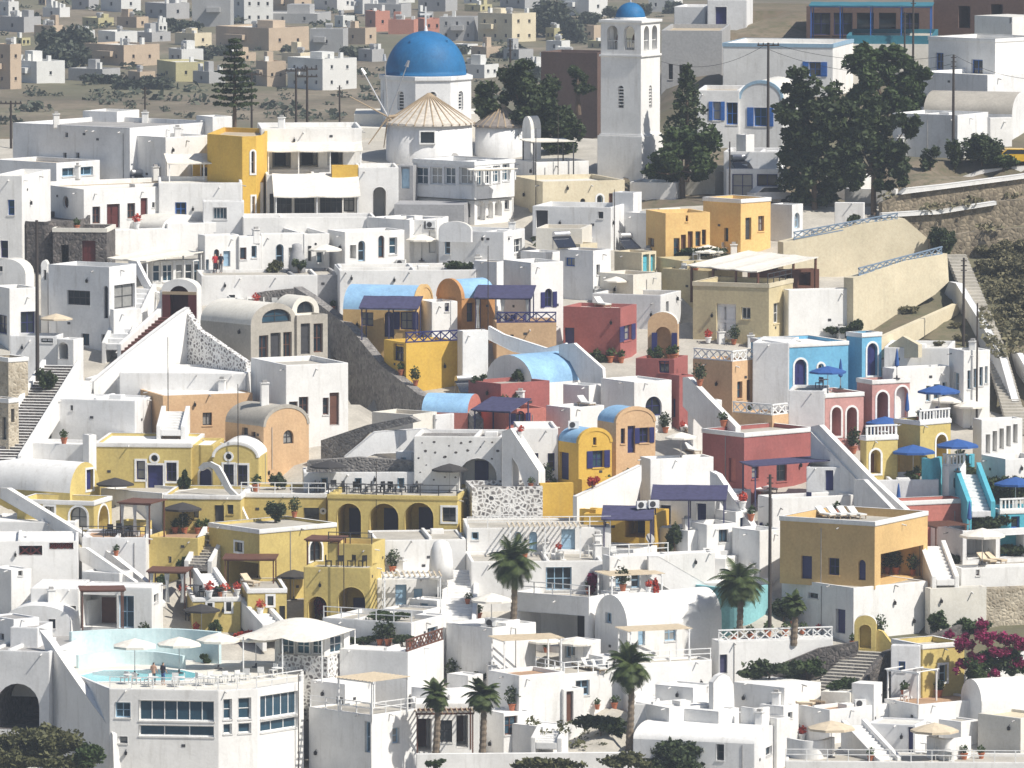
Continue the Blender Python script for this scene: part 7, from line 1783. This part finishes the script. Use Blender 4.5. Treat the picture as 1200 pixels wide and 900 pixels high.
# grey vase cone, white chimney cone, white pergola frame
m = MB(); m.lathe([(.75, -.3), (.72, .9), (.55, 1.7), (.42, 2.0), (.42, 2.4), (.2, 2.5)], 20); o = m.build('chimney', 'grey', None, True); o.location = spot(348, 318); tag(o, 'tall grey vase shaped chimney on the long terrace', 'chimney')
m = MB(); m.lathe([(.95, -.4), (.9, .8), (.8, 1.8), (.55, 2.4), (.15, 2.6)], 20); o = m.build('chimney', 'white', None, True); o.location = W(517, 672, 284.2); tag(o, 'rounded white chimney cone on the white wall', 'chimney')
pergola('bare white pergola frame on the deck above the courtyard', 1038, 1076, 1100, 789, 266.5, 2.5, 'trimwhite', 'slat', a=40, n=2)

# ---------------------------------------------------------------- cars
def car(u, v, Y, rz, mat, label):
    b = W(u, v, Y); g = TREE.ray_cast(b+Vector((0, 0, 3)), Vector((0, 0, -1)), 12)[0]; b = g or b
    e = empty('parked_car', b, rz, label, 'car'); pr = [(-2.0, .32), (2.0, .32), (2.05, .62), (1.9, .82), (1.0, .95), (.55, 1.42), (-1.15, 1.45), (-1.75, .98), (-2.02, .9)]
    m = MB(); m.extr(pr, lambda s, z, d: (s, d, z), -.82, .82); m.build('body', mat, e)
    for sg in (-1, 1): m = MB(); m.add([(.92, sg*.83, .97), (.5, sg*.83, 1.36), (-1.1, sg*.83, 1.38), (-1.6, sg*.83, 1.0)], [(0, 1, 2, 3)]); m.build('window', 'glass', e)
    m = MB(); m.quad((1.03, -.7, .97), (1.03, .7, .97), (.6, .7, 1.39), (.6, -.7, 1.39)); m.build('windscreen', 'glass', e)
    for x in (-1.25, 1.3):
        for y in (-.78, .78):
            t = MB(); t.lathe([(.3, -.1), (.32, -.06), (.32, .06), (.3, .1)], 18); to = t.build('wheel', 'rubber', e); to.location = (x, y, .32); to.rotation_euler = (pi/2, 0, 0)
            h = MB(); h.lathe([(.18, -.11), (.18, .11)], 12); h.build('rim', 'steel', to)
car(1193, 181, 394, .1, 'caryellow', 'yellow car parked behind the garden hedge at the right edge')
car(904, 236, 381, .4, 'carwhite', 'white car parked in front of the dark blue shop')

# ---------------------------------------------------------------- people
def person_proto(shirt, legs, arms=0.0, stride=.0):
    V = [(0, 0, .95), (0, 0, 1.18), (0, 0, 1.40), (0, -.01, 1.50), (0, -.03, 1.60), (0, -.02, 1.70)]; R = [.13, .12, .15, .055, .085, .075]; E = [(0, 1), (1, 2), (2, 3), (3, 4), (4, 5)]
    for s in (-1, 1):
        o = len(V); V += [(s*.09, 0, .88), (s*.1, -.03-stride*s*.5, .5), (s*.1, .02-stride*s, .09), (s*.11, -.14-stride*s, .04)]; R += [.085, .062, .042, .035]; E += [(0, o), (o, o+1), (o+1, o+2), (o+2, o+3)]
        o = len(V); V += [(s*.18, 0, 1.41), (s*.24, .03+arms*-.1, 1.13), (s*.2, -.10-arms*.2, .93+arms*.2), (s*.18, -.14-arms*.25, .86+arms*.22)]; R += [.06, .045, .034, .03]; E += [(2, o), (o, o+1), (o+1, o+2), (o+2, o+3)]
        h = o+3
        for k in range(5):
            f = len(V); t = (k-2)*.018; L = (.055, .08, .085, .08, .065)[k]; V.append((V[h][0]+t, V[h][1]-.02, V[h][2]-L)); R.append(.009); E.append((h, f))
    me = bpy.data.meshes.new('person'); me.from_pydata(V, E, []); ob = bpy.data.objects.new('tmp_person', me); COL.objects.link(ob)
    md = ob.modifiers.new('s', 'SKIN'); sv = me.skin_vertices[0].data
    for i, r in enumerate(R): sv[i].radius = (r, r*.85 if i < 3 else r); sv[i].use_root = (i == 0)
    sb = ob.modifiers.new('d', 'SUBSURF'); sb.levels = 1; sb.render_levels = 1
    dg = bpy.context.evaluated_depsgraph_get(); nm = bpy.data.meshes.new_from_object(ob.evaluated_get(dg)); bpy.data.objects.remove(ob)
    for n_ in ('skin', shirt, legs, 'hair'): nm.materials.append(M(n_))
    for p in nm.polygons:
        c = p.center; i = 0
        if c.z > 1.66 or (c.z > 1.56 and c.y > .02): i = 3
        elif c.z > .93 and c.z < 1.49 and not (abs(c.x) > .16 and c.z < 1.15): i = 1
        elif c.z <= .96 and abs(c.x) < .17 and c.z > (.45 if legs == 'cloth_blue' else .08): i = 2
        p.material_index = i; p.use_smooth = True
    nm.name = 'person'; o = bpy.data.objects.new('person', nm); COL.objects.link(o); o.location = (0, 0, -60)
    return o
for i, (u, v, sh, lg, ar, st, rz, lb) in enumerate(((669, 590, 'cloth_dark', 'cloth_dark', .3, .12, .3, 'person in dark clothes standing on the path by the gold curved wall'), (781, 672, 'cloth_dark', 'cloth_white', .5, .15, 1.2, 'person in dark top and pale trousers walking on the white terrace'),
     (180, 803, 'skin', 'cloth_dark', .6, 0, 2.8, 'bare backed person at the rail of the pool deck'), (191, 803, 'cloth_dark', 'cloth_blue', .4, 0, 2.5, 'person in dark top at the rail of the pool deck'), (252, 319.5, 'cloth_red', 'cloth_dark', .2, .1, .2, 'person in a red top on the long white terrace'),
     (259, 319.5, 'cloth_dark', 'cloth_dark', .2, .05, -.4, 'person in dark clothes beside the red top on the long terrace'), (807, 665, 'cloth_white', 'cloth_blue', .3, .1, .8, 'person in white top near the small window house'), (566, 372, 'cloth_white', 'cloth_dark', .6, .0, .1, 'person in white top under the curtained purple awning'))):
    pr = person_proto(sh, lg, ar, st); place(pr, u, v, rz, lb, 'person')

# ---------------------------------------------------------------- scrub cover on the plain and the ravine
def cover(name, n, zone, mat, size, label_kind, seed, nl):
    rg = random.Random(seed); mb = MB()
    for _ in range(n):
        u, v, Y = zone(rg); p = W(u, v, Y); h, nn, i, t = TREE.ray_cast(Vector((0, YC, ZC)), (p-Vector((0, YC, ZC))).normalized(), 3000)
        if h is None or nn.z < .8 or abs(h.y-Y) > 60: continue
        r = size*rg.uniform(.5, 1.6); leaves(mb, (h.x, h.y, h.z+r*.3), r*1.4, r*1.4, r*.55, nl, r*.35, rg, .3)
    o = mb.build(name, mat); o['kind'] = 'stuff'; return o
def zf_(rg): v = rg.uniform(2, 148); return rg.uniform(0, 780), v, YF(v)
cover('field_scrub', 420, zf_, 'leaffar', 1.1, '', 1, 26)
def zr_(rg):
    v = rg.uniform(215, 420); return rg.uniform(1150 if v > 262 else 1040, 1200), v, T(v)
cover('ravine_scrub', 300, zr_, 'scrub', .5, '', 2, 30)
def zb_(rg): v = rg.uniform(845, 900); return rg.choice((rg.uniform(0, 130), rg.uniform(560, 830))), v, T(v)
cover('slope_weeds', 160, zb_, 'leafolive', .4, '', 3, 26)

# ---------------------------------------------------------------- haze
def haze():
    mb = MB(); mb.box(-1800, 1800, -330, 2600, -42, 84)
    o = mb.build('haze', 'white'); o['kind'] = 'stuff'
    m = bpy.data.materials.new('haze_air'); m.use_nodes = True; n = m.node_tree.nodes; n.clear()
    out = n.new('ShaderNodeOutputMaterial'); v = n.new('ShaderNodeVolumePrincipled'); v.inputs['Color'].default_value = (.80, .88, 1, 1); v.inputs['Density'].default_value = .00018; v.inputs['Anisotropy'].default_value = .2
    m.node_tree.links.new(v.outputs[0], out.inputs['Volume']); o.data.materials.clear(); o.data.materials.append(m)
haze()
